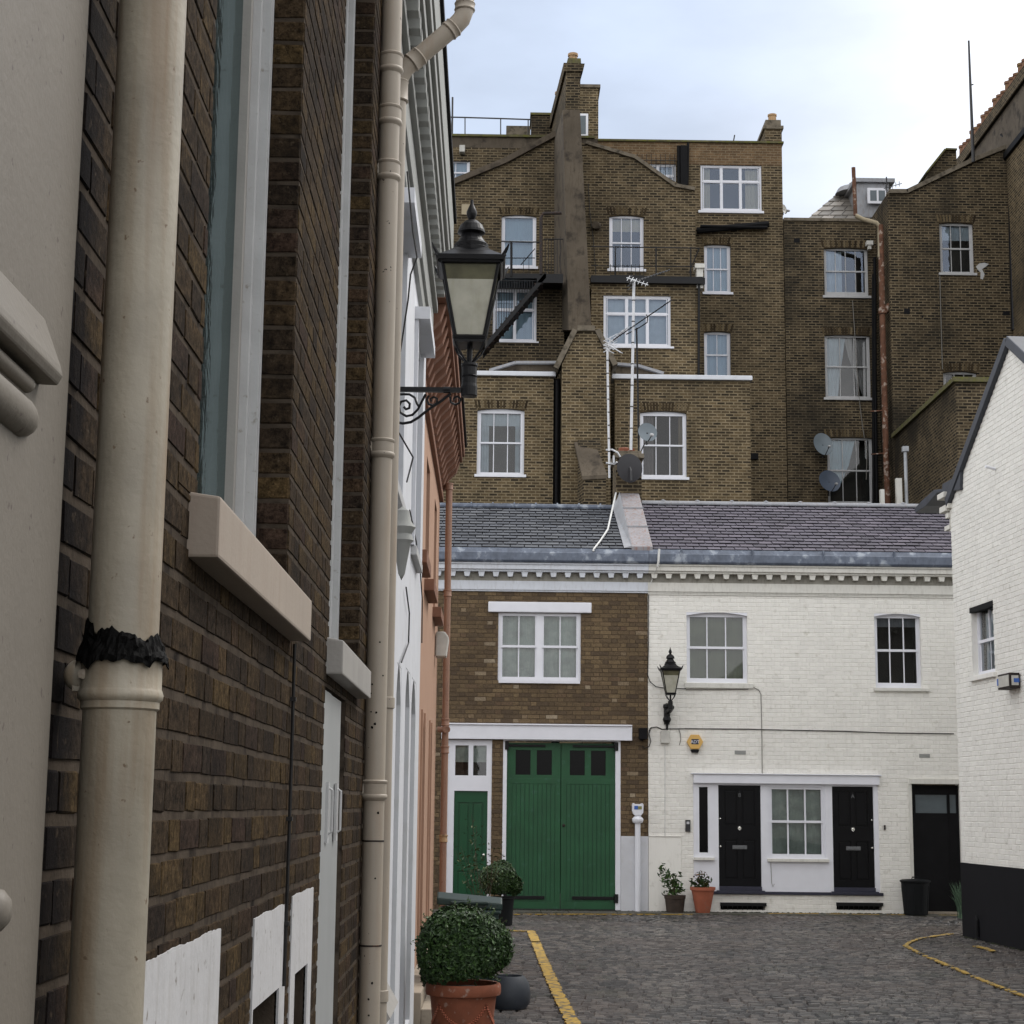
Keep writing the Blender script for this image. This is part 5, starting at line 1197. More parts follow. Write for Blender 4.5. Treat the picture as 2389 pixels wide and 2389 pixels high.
# gabled wing
FG = YF(48.0)
g1_ = FG.rect(1170, 501, 1251, 622); g2_ = FG.rect(1421.5, 502, 1502, 628)
XG0 = FG.uv(1035, 500)[0]; XG1 = FG.uv(1622, 460)[0]; zs = FG.uv(1600, 440)[1]
mb = MB(); wall(mb, FG, XG0, XG1, 0, zs, [g1_, g2_], .4)
top = P(FG, [(1617, 441), (1595, 435), (1480, 370), (1368, 337), (1300, 318), (1180, 382), (1072, 428)])
top = [(XG1, zs)]+[(min(u, XG1), v) for u, v in top]+[(XG0, zs)]
top = [p for i, p in enumerate(top) if i == 0 or p != top[i-1]]
mb.poly(FG, top, -.4, 0)
wall(mb, Fr((XG1, 0, 0), (0, 1, 0), (1, 0, 0)), 48.401, 49.99, 0, zs, (), .3); meshify('wall', mb, M['brick_far'], HA)
def cop(F, pts, th, w0, w1, mat, par, nm='coping'):
    m = MB(); q = P(F, pts)
    for a, b in zip(q[:-1], q[1:]):
        d = Vector((b[0]-a[0], b[1]-a[1])).normalized(); n = Vector((-d.y, d.x)); n = -n if n.y < 0 else n
        m.poly(F, [a, b, (b[0]+n.x*th, b[1]+n.y*th), (a[0]+n.x*th, a[1]+n.y*th)], w0, w1)
    return meshify(nm, m, M[mat], par)
cop(FG, [(1058, 433), (1180, 383), (1300, 319)], .16, -.3, .12, 'render_grey', HA)
cop(FG, [(1366, 337), (1480, 371), (1573, 437), (1620, 446)], .10, -.3, .08, 'coping', HA)
window(HA, FG, 0, 0, 0, 0, 1, (1, 1), .08, .07, rect=g1_, glass='glass_far', back='net_blue', sill=True, voussoir='brick_vous', arch=.05)
window(HA, FG, 0, 0, 0, 0, 3, (1, 1), .08, .07, rect=g2_, glass='glass_far', drapes=[('top', 'drape', .25)], sill=True, voussoir='brick_vous', arch=.05)
# rendered flue against the gable and the stack above
FF = YF(46.2)
fa = P(FF, [(1313, 256), (1327, 770), (1380, 770), (1353, 256)]); fa = [fa[1], fa[2], fa[3], fa[0]]
bk = P(YF(48.0), [(1293, 770), (1378, 770), (1353, 270), (1293, 330)]); 
m = MB(); m.prism([Vector((u, 47.99, v)) for u, v in bk], [FF.p(u, v, 0) for u, v in fa]); fl = tag(meshify('flue', m, M['render_grey'], HA), 'tall rendered flue climbing the gable')
sa = P(FF, [(1319, 256), (1352, 256), (1355, 167), (1321, 160)]); kb = [(u-.28, v+.0) for u, v in sa]; kb = [(kb[0][0]-.12, kb[0][1]), kb[1], (kb[2][0], kb[2][1]-.02), kb[3]]
m = MB(); m.prism([Vector((u, 50.6, v)) for u, v in kb], [FF.p(u, v, 0) for u, v in sa]); ck = tag(meshify('chimney', m, M['brick_far_dark'], HA), 'brick chimney stack topping the flue')
ca = P(FF, [(1316, 168), (1360, 168), (1364, 150), (1315, 148)])
m = MB(); m.prism([Vector((u-.3, 50.7, v)) for u, v in ca], [FF.p(u, v, .05) for u, v in ca]); meshify('cap', m, M['brick_far_dark'], ck)
ca = P(FF, [(1323, 149), (1356, 149), (1355, 136), (1325, 135)])
m = MB(); m.prism([Vector((u-.28, 50.5, v)) for u, v in ca], [FF.p(u, v, .0) for u, v in ca]); meshify('flaunching', m, M['coping_moss'], ck)
qz = FF.uv(1338, 136)
for i in range(4):
    m = MB(); m.lathe((qz[0]-i*.09, 46.55+i*.9, qz[1]-.02), [(.135, 0), (.12, .2), (.125, .22), (.145, .23), (.145, .30), (.10, .30)], 14); meshify('chimney_pot', m, M['pot_yellow'], ck)
# right lower wing with the black gutter
FL = YF(46.8); l0 = FL.uv(1379, 700)[0]; l1 = FL.uv(1631, 700)[0]; lz = FL.uv(1500, 664)[1]; w6 = FL.rect(1408, 689, 1565, 808)
mb = MB(); wall(mb, FL, l0, l1, 0, lz, [w6], .4); wall(mb, Fr((l1, 0, 0), (0, 1, 0), (1, 0, 0)), 47.201, 47.99, 0, lz, (), .3)
mb.wbox(l0, l1, 46.9, 47.99, lz-.3, lz-.001); wg_ = tag(meshify('rear_wing', mb, M['brick_far_warm'], HA), 'flat roofed rear wing')
m = MB(); m.box(FL, l0-.02, l1+.15, lz+.001, lz+.17, -.1, .16); m.box(FL, l0, l1+.1, lz+.17, lz+.22, -.1, .10); meshify('gutter', m, M['iron'], wg_)
window(HA, FL, 0, 0, 0, 0, 3, (1, 1), .06, .07, rect=w6, casement=True, back='net', glass='glass_far', sill=(1405, 806, 1572, 813), split=.66)
m = MB(); e = [FL.p(*FL.uv(1630, 664), .08), FL.p(*FL.uv(1629, 880), .08)]; m.tube(e, .035, 8); solo('drainpipe', m, M['iron'], 'thin black drainpipe down the right edge of the flat roofed rear wing', 'drainpipe')
# left wing beneath the fire escape
Fl2 = YF(47.0); a0 = XG0; a1 = Fl2.uv(1316, 800)[0]; az = Fl2.uv(1250, 650)[1]; w8 = Fl2.rect(1150, 673, 1252, 797)
mb = MB(); wall(mb, Fl2, a0, a1, 0, az, [w8], .4); mb.wbox(a0, a1, 47.05, 47.99, az-.2, az-.001); meshify('rear_wing', mb, M['brick_far_dark'], HA)
window(HA, Fl2, 0, 0, 0, 0, 2, (1, 1), .06, .07, rect=w8, casement=True, back='net_blue', glass='glass_far', sill=(1140, 793, 1257, 800), split=.62)
# two low extensions with white copings
Fx = YF(45.6)
def ext(x0, x1, yt, holes, lab):
    u0, u1 = Fx.uv(x0, 950)[0], Fx.uv(x1, 950)[0]; z = Fx.uv((x0+x1)/2, yt)[1]
    mb = MB(); wall(mb, Fx, u0, u1, 0, z, holes, .4); wall(mb, Fr((u1, 0, 0), (0, 1, 0), (1, 0, 0)), 46.001, 46.79, 0, z, (), .3)
    o = tag(meshify('extension', mb, M['brick_far_warm'], HA), lab)
    m = MB(); m.box(Fx, u0-.08, u1+.06, z+.001, z+.13, -.5, .10); meshify('coping', m, M['coping_white'], o, bevel=.02)
    return u0, u1, z, o
w9 = Fx.rect(1113, 953, 1223, 1107); w10 = Fx.rect(1493, 959, 1602, 1113)
e1_ = ext(1020, 1291, 878, [w9], 'left low extension'); e2_ = ext(1434, 1750, 887, [w10], 'right low extension')
window(HA, Fx, 0, 0, 0, 0, 3, (1, 1), .08, .07, rect=w9, glass='glass', drapes=[('left', 'net', .22), ('right', 'net', .15), ('top', 'net', .2)], sill=True, voussoir='brick_vous', arch=.05, head=.05)
window(HA, Fx, 0, 0, 0, 0, 3, (1, 1), .08, .07, rect=w10, glass='glass_dark', drapes=[('right', 'drape', .12), ('left', 'drape_grey', .28)], sill=True, voussoir='brick_vous', arch=.05, head=.05)
for (pts) in ([(1143, 866), (1203, 849), (1302, 849), (1302, 866)], [(1436, 872), (1436, 852), (1487, 856), (1545, 874)]):
    q = P(YF(46.0), pts); m = MB(); m.poly(YF(46.0), q if pts[0][0] < 1200 else q, -.7, 0); e = meshify('roof_hatch', m, M['render_grey'], HA)
cop(YF(45.95), [(1143, 868), (1203, 850), (1302, 850)], .07, -.1, .1, 'lead_pale', HA, 'flashing'); cop(YF(45.95), [(1434, 853), (1487, 857), (1547, 875)], .07, -.1, .1, 'lead_pale', HA, 'flashing')
# central gabled stack base
Fc = YF(45.1)
pc = P(Fc, [(1310, 1260), (1428, 1260), (1424, 850), (1388, 772), (1347, 772), (1311, 850)])
m = MB(); m.poly(Fc, [(pc[0][0], 0), (pc[1][0], 0)]+pc[2:], -1.0, 0); tb = tag(meshify('tapered_wing', m, M['brick_far_warm'], HA), 'tapered brick wing below the flue')
cop(Fc, [(1302, 862), (1347, 773), (1388, 773), (1430, 855)], .14, -1.0, .08, 'coping', tb)
Fd = YF(44.4); q0_ = P(Fd, [(1361, 1260), (1416, 1260), (1414, 1117), (1361, 1120)])
m = MB(); m.prism([Vector((u-.12, 45.09, v)) for u, v in [(q0_[0][0], 0), (q0_[1][0], 0), (q0_[2][0], q0_[2][1]+1.2), (q0_[3][0], q0_[3][1]+1.2)]],
                [Fd.p(u, v, 0) for u, v in [(q0_[0][0], 0), (q0_[1][0], 0), q0_[2], q0_[3]]]); bt = meshify('buttress', m, M['brick_far_dark'], HA)
cA = P(Fd, [(1361, 1120), (1414, 1117)]); cB = P(YF(45.08), [(1340, 1031), (1387, 1031)])
m = MB(); m.prism([Fd.p(cA[0][0]-.03, cA[0][1], .05), Fd.p(cA[1][0]+.03, cA[1][1], .05), Fd.p(cA[1][0]+.03, cA[1][1]+.1, .05), Fd.p(cA[0][0]-.03, cA[0][1]+.1, .05)],
                  [Vector((cB[0][0], 45.08, cB[0][1]-.1)), Vector((cB[1][0], 45.08, cB[1][1]-.1)), Vector((cB[1][0], 45.08, cB[1][1])), Vector((cB[0][0], 45.08, cB[0][1]))]); meshify('coping', m, M['render_grey'], bt)
m = MB(); m.box(Fx, e1_[1]+.01, Fx.uv(1309, 900)[0], 0, e1_[2], -.5, -.2); m.tube([Fx.p(e1_[1]+.10, 3, .05), Fx.p(e1_[1]+.10, e1_[2]-.1, .05)], .05, 8); solo('soil_stack', m, M['black_matt'], 'black soil pipe in the gap left of the tapered brick wing', 'pipe')

# fire escape
FX = YF(46.0)
FEs = thing('fire_escape', 'black iron fire escape with a stair slanting down behind the lantern', 'fire escape', tuple(FX.p(*FX.uv(1230, 700), 0)))
fp = lambda x, y, w_=0: FX.p(*FX.uv(x, y), w_)
m = MB(); q = FX.rect(1150, 638, 1314, 649); m.box(FX, q[0], q[1], q[2], q[3], -1.0, 0); m.box(FX, q[0]+1.2, q[1], q[2]-.12, q[2], -.1, 0); meshify('landing', m, M['iron'], FEs)
m = MB(); a, b = FX.uv(1274, 634), FX.uv(1126, 808); m.poly(FX, [(b[0], b[1]-.17), (a[0], a[1]-.17), a, b], -.04, 0); m.poly(FX, [(b[0], b[1]-.17), (a[0], a[1]-.17), a, b], -.74, -.70); sg = meshify('stringer', m, M['iron'], FEs)
m = MB(); n = 13
for i in range(n):
    f = (i+.5)/n; x, z = b[0]+(a[0]-b[0])*f, b[1]+(a[1]-b[1])*f-.1; m.box(FX, x-.12, x+.12, z, z+.03, -.70, -.04)
meshify('tread', m, M['iron_rust'], FEs)
m = MB()
m.tube([fp(1170, 563), fp(1260, 565)], .018, 5); m.tube([fp(1170, 602), fp(1248, 602)], .014, 5); m.tube([fp(1193, 563), fp(1193, 645)], .035, 6)
m.tube([fp(1248, 580), fp(1215, 618)], .014, 5)
for x in (1221, 1234): m.tube([fp(x, 604), fp(x, 640)], .010, 4)
m.tube([fp(1268, 558), fp(1314, 558)], .016, 5)
for x in range(1272, 1314, 7): m.tube([fp(x, 558), fp(x, 637)], .012, 4)
for x in range(1158, 1245, 6):
    yb_ = 640+max(0, (1274-x))*1.15; m.tube([fp(x, 655), fp(x, yb_)], .010, 4)
m.tube([fp(1160, 655), fp(1250, 655)], .012, 4)
meshify('railing', m, M['iron'], FEs)
m = MB(); m.tube([fp(1262, 640), fp(1262, 507), fp(1268, 498), fp(1310, 497)], .045, 8); solo('vent_pipe', m, M['iron_rust'], 'black vent pipe bending over the fire escape landing', 'pipe')
BR = thing('balcony_railing', 'thin black iron railing along the flat roof right of the flue', 'railing', tuple(FL.p(*FL.uv(1500, 650), 0)))
m = MB(); lp = lambda x, y: FL.p(*FL.uv(x, y), -.05)
m.tube([lp(1380, 574), lp(1632, 578)], .018, 5); m.tube([lp(1380, 619), lp(1625, 621)], .014, 5)
for x in (1436, 1531, 1612): m.tube([lp(x, 575), lp(x, 650)], .020, 5)
m.tube([lp(1632, 578), lp(1620, 605), lp(1608, 636)], .016, 5)
meshify('rail', m, M['iron'], BR)
m = MB(); pb = FL.rect(1424, 629, 1502, 650); m.box(FL, pb[0], pb[1], pb[2], pb[3]-.14, -.35, -.05); 
for i in range(9): x = pb[0]+(pb[1]-pb[0])*i/8; m.tube([FL.p(x, pb[2], .0), FL.p(x, pb[3]+.15, 0)], .010, 4)
meshify('grille', m, M['iron'], BR)
m = MB(); q = FL.rect(1621, 617, 1643, 627); m.box(FL, q[0], q[1], q[2], q[3], -.3, .1); q2 = FL.rect(1625, 627, 1640, 665); m.box(FL, q2[0], q2[1], q2[2]-.1, q2[3], -.28, .05); 
solo('parapet_pier', m, M['cream_fascia'], 'small white capped pier at the end of the balcony railing', 'pier')
m = MB(); q = YF(47.95).rect(1380, 513, 1400, 532); m.lathe(FG.p(*FG.uv(1394, 527), 0), [(.11, 0), (.11, .25), (.08, .25)], 12, (-.3, -1, -.2)); solo('flue_outlet', m, M['render_grey'], 'round grey boiler flue poking from the brick right of the rendered flue', 'flue')
m = MB(); q = FG.rect(1077, 478, 1100, 502); m.box(FG, *q, -.05, .06); solo('yellow_panel', m, M['drape'], 'small pale yellow window panel above the lantern finial', 'panel')

# ---------------------------------------------------------------- middle house with the hipped slate roof
HB = thing('terrace_house', 'sooty brick house back with a hipped slate roof, left of the rusty pipe', 'house', (10, 50, 0))
FN = YF(49.9); XB1 = FN.uv(2068, 700)[0]; ZB = FN.uv(1950, 517)[1]
w11 = FN.rect(1923, 578, 2026, 690); w12 = FN.rect(1925, 781, 2031, 928); w13 = FN.rect(1931, 1020, 2037, 1174)
XB0 = FN.uv(1752, 700)[0]
mb = MB(); wall(mb, FN, XAB+.01, XB1, 0, ZB, [w11, w12, w13], .4); meshify('wall', mb, M['brick_far_dark'], HB)
mb = MB(); mb.box(FN, XAB+.005, XB1, ZB+.001, ZB+.09, -.45, .05); meshify('coping', mb, M['coping'], HB)
window(HB, FN, 0, 0, 0, 0, 4, (1, 1), .10, .06, rect=w11, glass='glass_far', mat='white_old', drapes=[('left', 'net', .42)], sill=True, voussoir='brick_vous', arch=.03, bot=.14)
window(HB, FN, 0, 0, 0, 0, 3, (1, 1), .10, .06, rect=w12, glass='glass', mat='white_old', drapes=[('swagL', 'net'), ('swagR', 'drape_grey')], sill=True, voussoir='brick_vous', arch=.02)
window(HB, FN, 0, 0, 0, 0, 3, (1, 1), .10, .06, rect=w13, glass='glass', mat='white_old', drapes=[('blueL', 'net_blue')], sill=True, voussoir='brick_vous', arch=.02)
Fh = YF(50.6); rr_ = P(Fh, [(1880, 516), (2060, 516), (2030, 425), (1992, 421)])
m = MB(); A0 = [Fh.p(u, v, 0) for u, v in rr_]
top_ = A0[3]; 
q54 = YF(53.2).p(*YF(53.2).uv(1992, 421)); m.add([A0[0], A0[1], YF(53.2).p(*YF(53.2).uv(2075, 421)), q54], [(0, 1, 2, 3)], 0)
o_ = tag(meshify('roof', m, M['slate_old'], HB), 'hipped weathered slate roof')
# slates laid on the visible slope
p0, p1, p3 = A0[0], A0[1], YF(53.2).p(*YF(53.2).uv(1992, 421))
m = MB(); rr = random.Random(8); s_ax = (p3-p0); rows_ = 9
ln = 13
right_top = YF(53.2).p(*YF(53.2).uv(2075, 421))
for k in range(rows_):
    f0, f1 = k/rows_, min(1, (k+1.35)/rows_)
    La, Lb = p0.lerp(p3, f0), p0.lerp(p3, f1); Ra, Rb = p1.lerp(right_top, f0), p1.lerp(right_top, f1)
    n = max(2, int((Ra-La).length/.36)); ofs = .5*(k % 2)
    for i in range(-1, n+1):
        s0, s1 = (i+ofs+.04)/n, (i+ofs+.96)/n
        if s1 <= 0 or s0 >= 1: continue
        s0, s1 = max(s0, 0), min(s1, 1)
        up = Vector((0, -.02, .05)); m.add([La.lerp(Ra, s0)+up, La.lerp(Ra, s1)+up, Lb.lerp(Rb, s1)+up*.3, Lb.lerp(Rb, s0)+up*.3, La.lerp(Ra, s0), La.lerp(Ra, s1)], [(0, 1, 2, 3), (4, 5, 1, 0)], rr.random())
meshify('slate', m, M['slate_old'], o_)
m = MB(); dq = Fh.rect(2001, 424, 2070, 505); m.wbox(dq[0], dq[1]+.1, 50.7, 54, dq[2], dq[3]); dm = meshify('dormer', m, M['lead_pale'], HB, bevel=.03)
m = MB(); m.wbox(dq[0]-.1, dq[1]+.25, 50.6, 54, dq[3]+.001, dq[3]+.12); m.lathe((dq[0]+.15, 52, dq[3]+.1), [(.55, 0), (.45, .18), (.2, .28), (0, .3)], 16); meshify('roof', m, M['lead_pale'], dm)
q = Fh.rect(2023, 440, 2070, 476); m = MB(); m.box(Fh, q[0], q[1], q[2], q[3], .0, .06); wd_ = meshify('window', m, M['white_paint'], dm); m = MB(); m.box(Fh, q[0]+.08, (q[0]+q[1])/2-.03, q[2]+.08, q[3]-.08, .06, .065); m.box(Fh, (q[0]+q[1])/2+.03, q[1]-.08, q[2]+.08, q[3]-.08, .06, .065); meshify('pane', m, M['frosted'], wd_)
m = MB(); Fp = YF(49.7); m.tube([Fp.p(*Fp.uv(1991, 391)), Fp.p(*Fp.uv(1996, 503))], .06, 10); meshify
solo('chimney_flue', m, M['rust'], 'rust coloured flue pipe standing before the hipped slate roof', 'flue')
Fp = YF(48.45)
RP = thing('drainpipe', 'peeling rust red soil pipe running down between the two tall brick houses', 'drainpipe', tuple(Fp.p(*Fp.uv(2060, 900))))
m = MB(); pts = [Fp.p(*Fp.uv(x, y)) for x, y in ((2054, 525), (2057, 640), (2059, 760), (2063, 900), (2067, 1060), (2072, 1190))]; m.tube(pts, .085, 12); meshify('pipe', m, M['rust'], RP, smooth=True)
m = MB(); m.tube([Fp.p(*Fp.uv(1996, 503)), Fp.p(*Fp.uv(2014, 512)), Fp.p(*Fp.uv(2045, 520)), Fp.p(*Fp.uv(2052, 528)), Fp.p(*Fp.uv(2053, 600))], .065, 10); tag(meshify('branch', m, M['drape'], RP, smooth=True), 'pale cranked upper branch')
m = MB(); m.tube([Fp.p(*Fp.uv(2062, 730)), Fp.p(*Fp.uv(2067, 716)), Fp.p(*Fp.uv(2073, 708)), Fp.p(*Fp.uv(2068, 728))], .05, 8); m.lathe(Fp.p(*Fp.uv(2059, 726)), [(.085, -.1), (.12, -.08), (.12, .08), (.085, .1)], 12); meshify('junction', m, M['rust'], RP)
for py in (957, 1057):
    m = MB(); x_ = 2061+ (py-900)*.02; m.tube([Fp.p(*Fp.uv(x_+5, py)), Fp.p(*Fp.uv(x_-30, py+1), -.1)], .02, 5); meshify('bracket', m, M['rust'], RP)
Fp = YF(49.7)
m = MB(); m.tube([Fp.p(*Fp.uv(2041, 600), .0), Fp.p(*Fp.uv(2042, 900)), Fp.p(*Fp.uv(2046, 1185))], .05, 8); m.tube([Fp.p(*Fp.uv(2037, 640), .0), Fp.p(*Fp.uv(2038, 1185))], .04, 8); solo('drainpipe', m, M['black_matt'], 'pair of black pipes in the shadowed corner left of the rusty pipe', 'drainpipe')
m = MB(); q = Fp.rect(2021, 563, 2036, 580); m.box(Fp, q[0], q[1], q[2]+.1, q[3], -.1, .08); m.box(Fp, q[0]+.05, q[1]-.05, q[2]-.02, q[2]+.1, -.1, .04); solo('rain_hopper', m, M['cream_fascia'], 'small cream rainwater hopper beside the four pane wide window', 'hopper')
# ---------------------------------------------------------------- right block
HC = thing('terrace_house', 'tall brick house back with a sloping parapet, right of the rusty pipe', 'house', (12, 48, 0))
FB = YF(48.3); x0c = FB.uv(2079, 800)[0]; x1c = FB.uv(2356, 600)[0]; zc0 = FB.uv(2095, 452)[1]
w14 = FB.rect(2193, 519, 2272, 637); w15 = FB.rect(2202, 866, 2281, 984)
mb = MB(); wall(mb, FB, x0c, x1c, 0, zc0, [w14, w15], .4); wall(mb, Fr((x0c, 0, 0), (0, -1, 0), (-1, 0, 0)), -56, -48.701, 0, zc0, (), .3)
q = P(FB, [(2117, 452), (2163, 430), (2272, 378), (2352, 346)]); mb.poly(FB, [(q[0][0], zc0), (x1c, zc0), (x1c, q[-1][1])]+q[:0:-1], -.4, 0)
meshify('wall', mb, M['brick_far_dark'], HC)
cop(FB, [(2074, 452), (2117, 452), (2163, 430), (2272, 378), (2352, 346)], .12, -.4, .08, 'coping', HC)
window(HC, FB, 0, 0, 0, 0, 3, (1, 1), .10, .07, rect=w14, glass='glass_far', mat='white_old', drapes=[('top', 'net', .3)], sill=True, voussoir='brick_vous', arch=.03)
window(HC, FB, 0, 0, 0, 0, 3, (1, 1), .10, .07, rect=w15, glass='glass', mat='white_old', sill=True, voussoir='brick_vous', arch=.05)
for r_ in ((2109, 720, 2123, 733), (2340, 726, 2356, 736), (2150, 736, 2154, 741)):
    m = MB(); m.box(FB, *FB.rect(*r_), -.05, .006); meshify('air_brick', m, M['black_matt'], HC)
for r_ in ((1741, 1057, 1769, 1071), (1852, 556, 1866, 566)):
    m = MB(); m.box(FN, *FN.rect(*r_), -.05, .006); meshify('air_brick', m, M['black_matt'], HB)
m = MB(); qq = P(YF(49.6), [(2163, 432), (2233, 400), (2231, 352), (2206, 350), (2163, 405)]); m.poly(YF(49.6), qq, -1.2, 0); k = tag(meshify('chimney', m, M['brick_far_dark'], HC), 'low sloping mossy chimney breast')
cop(YF(49.55), [(2162, 405), (2206, 350), (2232, 351)], .05, -1.2, .05, 'coping_moss', k)
m = MB(); wp = YF(48.25); m.tube([wp.p(*wp.uv(2357, 326)), wp.p(*wp.uv(2359, 560)), wp.p(*wp.uv(2365, 770))], .07, 10); m.tube([wp.p(*wp.uv(2342, 305), -.3), wp.p(*wp.uv(2356, 330))], .04, 6)
solo('drainpipe', m, M['iron'], 'black drainpipe in the corner at the far right of the terraces', 'drainpipe')
m = MB(); pq = P(FB, [(2277, 622), (2284, 615), (2296, 613), (2307, 616), (2300, 622), (2291, 628), (2297, 640), (2293, 652), (2287, 650), (2288, 636), (2281, 629)]); m.poly(FB, pq[::-1], -.01, .004); tag(meshify('paint_splash', m, M['white_old'], HC), 'splash of white paint on the brick')
m = MB(); m.tube([FB.p(*FB.uv(2192, 645), .03), FB.p(*FB.uv(2194, 720), .03), FB.p(*FB.uv(2198, 862), .03)], .012, 4); solo('cable', m, M['cable_grey'], 'thin grey cable hanging between the two right hand attic windows', 'cable')
m = MB(); m.tube([FN.p(*FN.uv(x, y), .05) for x, y in ((1988, 702), (1992, 760), (1998, 860), (2004, 935), (2012, 1000), (2022, 1060), (2020, 1120))], .012, 4); solo('cable', m, M['cable_grey'], 'thin grey cable trailing across the lace curtained window', 'cable')
m = MB(); m.tube([FG.p(*FG.uv(x, y), .05) for x, y in ((1372, 430), (1376, 500), (1384, 560), (1390, 640))], .012, 4); m.tube([FM.p(*FM.uv(1619, 505), .1), FM.p(*FM.uv(1620, 570), .1)], .03, 6); solo('cable', m, M['iron'], 'dark cable and pipe beside the balcony railing', 'cable')
m = MB(); q = FM.rect(1072, 345, 1085, 361); m.box(FM, *q, 0, .25); solo('extractor_box', m, M['box_grey'], 'small white box high on the brick above the lantern', 'box', bevel=.02)
# nearest right house: flank wall carrying a long row of chimney pots
HD = thing('terrace_house', 'tall house at the right edge carrying a long row of chimney pots', 'house', (15, 46, 0))
x0d = x1c+.005; zt_d = YF(48.3).uv(2357.6, 236)[1]
mb = MB(); mb.wbox(x0d, x0d+6, 42.0, 53.6, 0, zt_d-1.8); meshify('wall', mb, M['brick_far'], HD)
mb = MB(); mb.wbox(x0d-.03, x0d+1.1, 42.0, 53.6, zt_d-1.799, zt_d-.02); tag(meshify('chimney', mb, M['render_grey'], HD), 'long rendered chimney stack over the party wall')
m = MB(); m.wbox(x0d-.14, x0d+1.2, 41.9, 53.7, zt_d-.32, zt_d+.04); ca_ = meshify('cap', m, M['brick_far_dark'], HD)
m = MB(); m.wbox(x0d-.09, x0d+1.1, 42.0, 53.6, zt_d-1.80, zt_d-1.62); meshify('string_course', m, M['black_matt'], HD)
for i in range(24):
    m = MB(); h_ = .40+.06*((i*7) % 3); m.lathe((x0d+.12, 43.6+i*.42, zt_d+.04), [(.125, 0), (.10, h_-.08), (.125, h_-.07), (.125, h_), (.08, h_)], 10); meshify('chimney_pot', m, M['pot_red'], HD)
m = MB(); Fq = YF(48.0); m.tube([Fq.p(*Fq.uv(2260, 95)), Fq.p(*Fq.uv(2264, 200)), Fq.p(*Fq.uv(2271, 378))], [.03, .04, .05], 8); m.tube([Fq.p(*Fq.uv(2262, 199)), Fq.p(*Fq.uv(2271, 197))], .02, 5)
solo('aerial_mast', m, M['dark_steel'], 'tall bare aerial pole standing against the sky at the right', 'aerial')
# lower brick wing with a sloping flank, behind the white gable
HEw = thing('brick_outbuilding', 'dark brick wing with mossy copings rising behind the white gable', 'building', (12, 44, 0))
FK = YF(41.6); ku, kz = FK.uv(2229, 892)
mb = MB(); wall(mb, FK, ku, ku+6, 0, kz, (), .35); wall(mb, Fr((ku, 0, 0), (0, -1, 0), (-1, 0, 0)), -48.2, -41.951, 0, kz, (), .3); meshify('wall', mb, M['brick_far_dark'], HEw)
m = MB(); m.wbox(ku-.08, ku+.3, 41.5, 48.2, kz+.001, kz+.12); m.wbox(ku+.3, ku+6, 41.5, 41.95, kz+.001, kz+.12); meshify('coping', m, M['coping_moss'], HEw)
Fv = YF(43.5)
VP_ = thing('vent_pipe', 'white vent pipe with a square cap in front of the dark brick wing', 'pipe', tuple(Fv.p(*Fv.uv(2113, 1170))))
m = MB(); m.tube([Fv.p(*Fv.uv(2116, 1200)), Fv.p(*Fv.uv(2112, 1050))], .045, 10); meshify('pipe', m, M['pvc_grey'], VP_, smooth=True)
m = MB(); m.box(Fv, *Fv.rect(2105, 1042, 2119, 1054), -.08, .08); meshify('cap', m, M['pvc_grey'], VP_, bevel=.01)
m = MB(); m.box(Fv, *Fv.rect(2090, 1117, 2103, 1195), -.05, .1); solo('post', m, M['cream_fascia'], 'cream post rising behind the roof ridge beside the white vent pipe', 'post')
m = MB(); m.box(Fv, *Fv.rect(2053, 1143, 2062, 1195), -.05, .1); solo('post', m, M['cream_fascia'], 'short cream post just left of the rusty pipe foot behind the ridge', 'post')
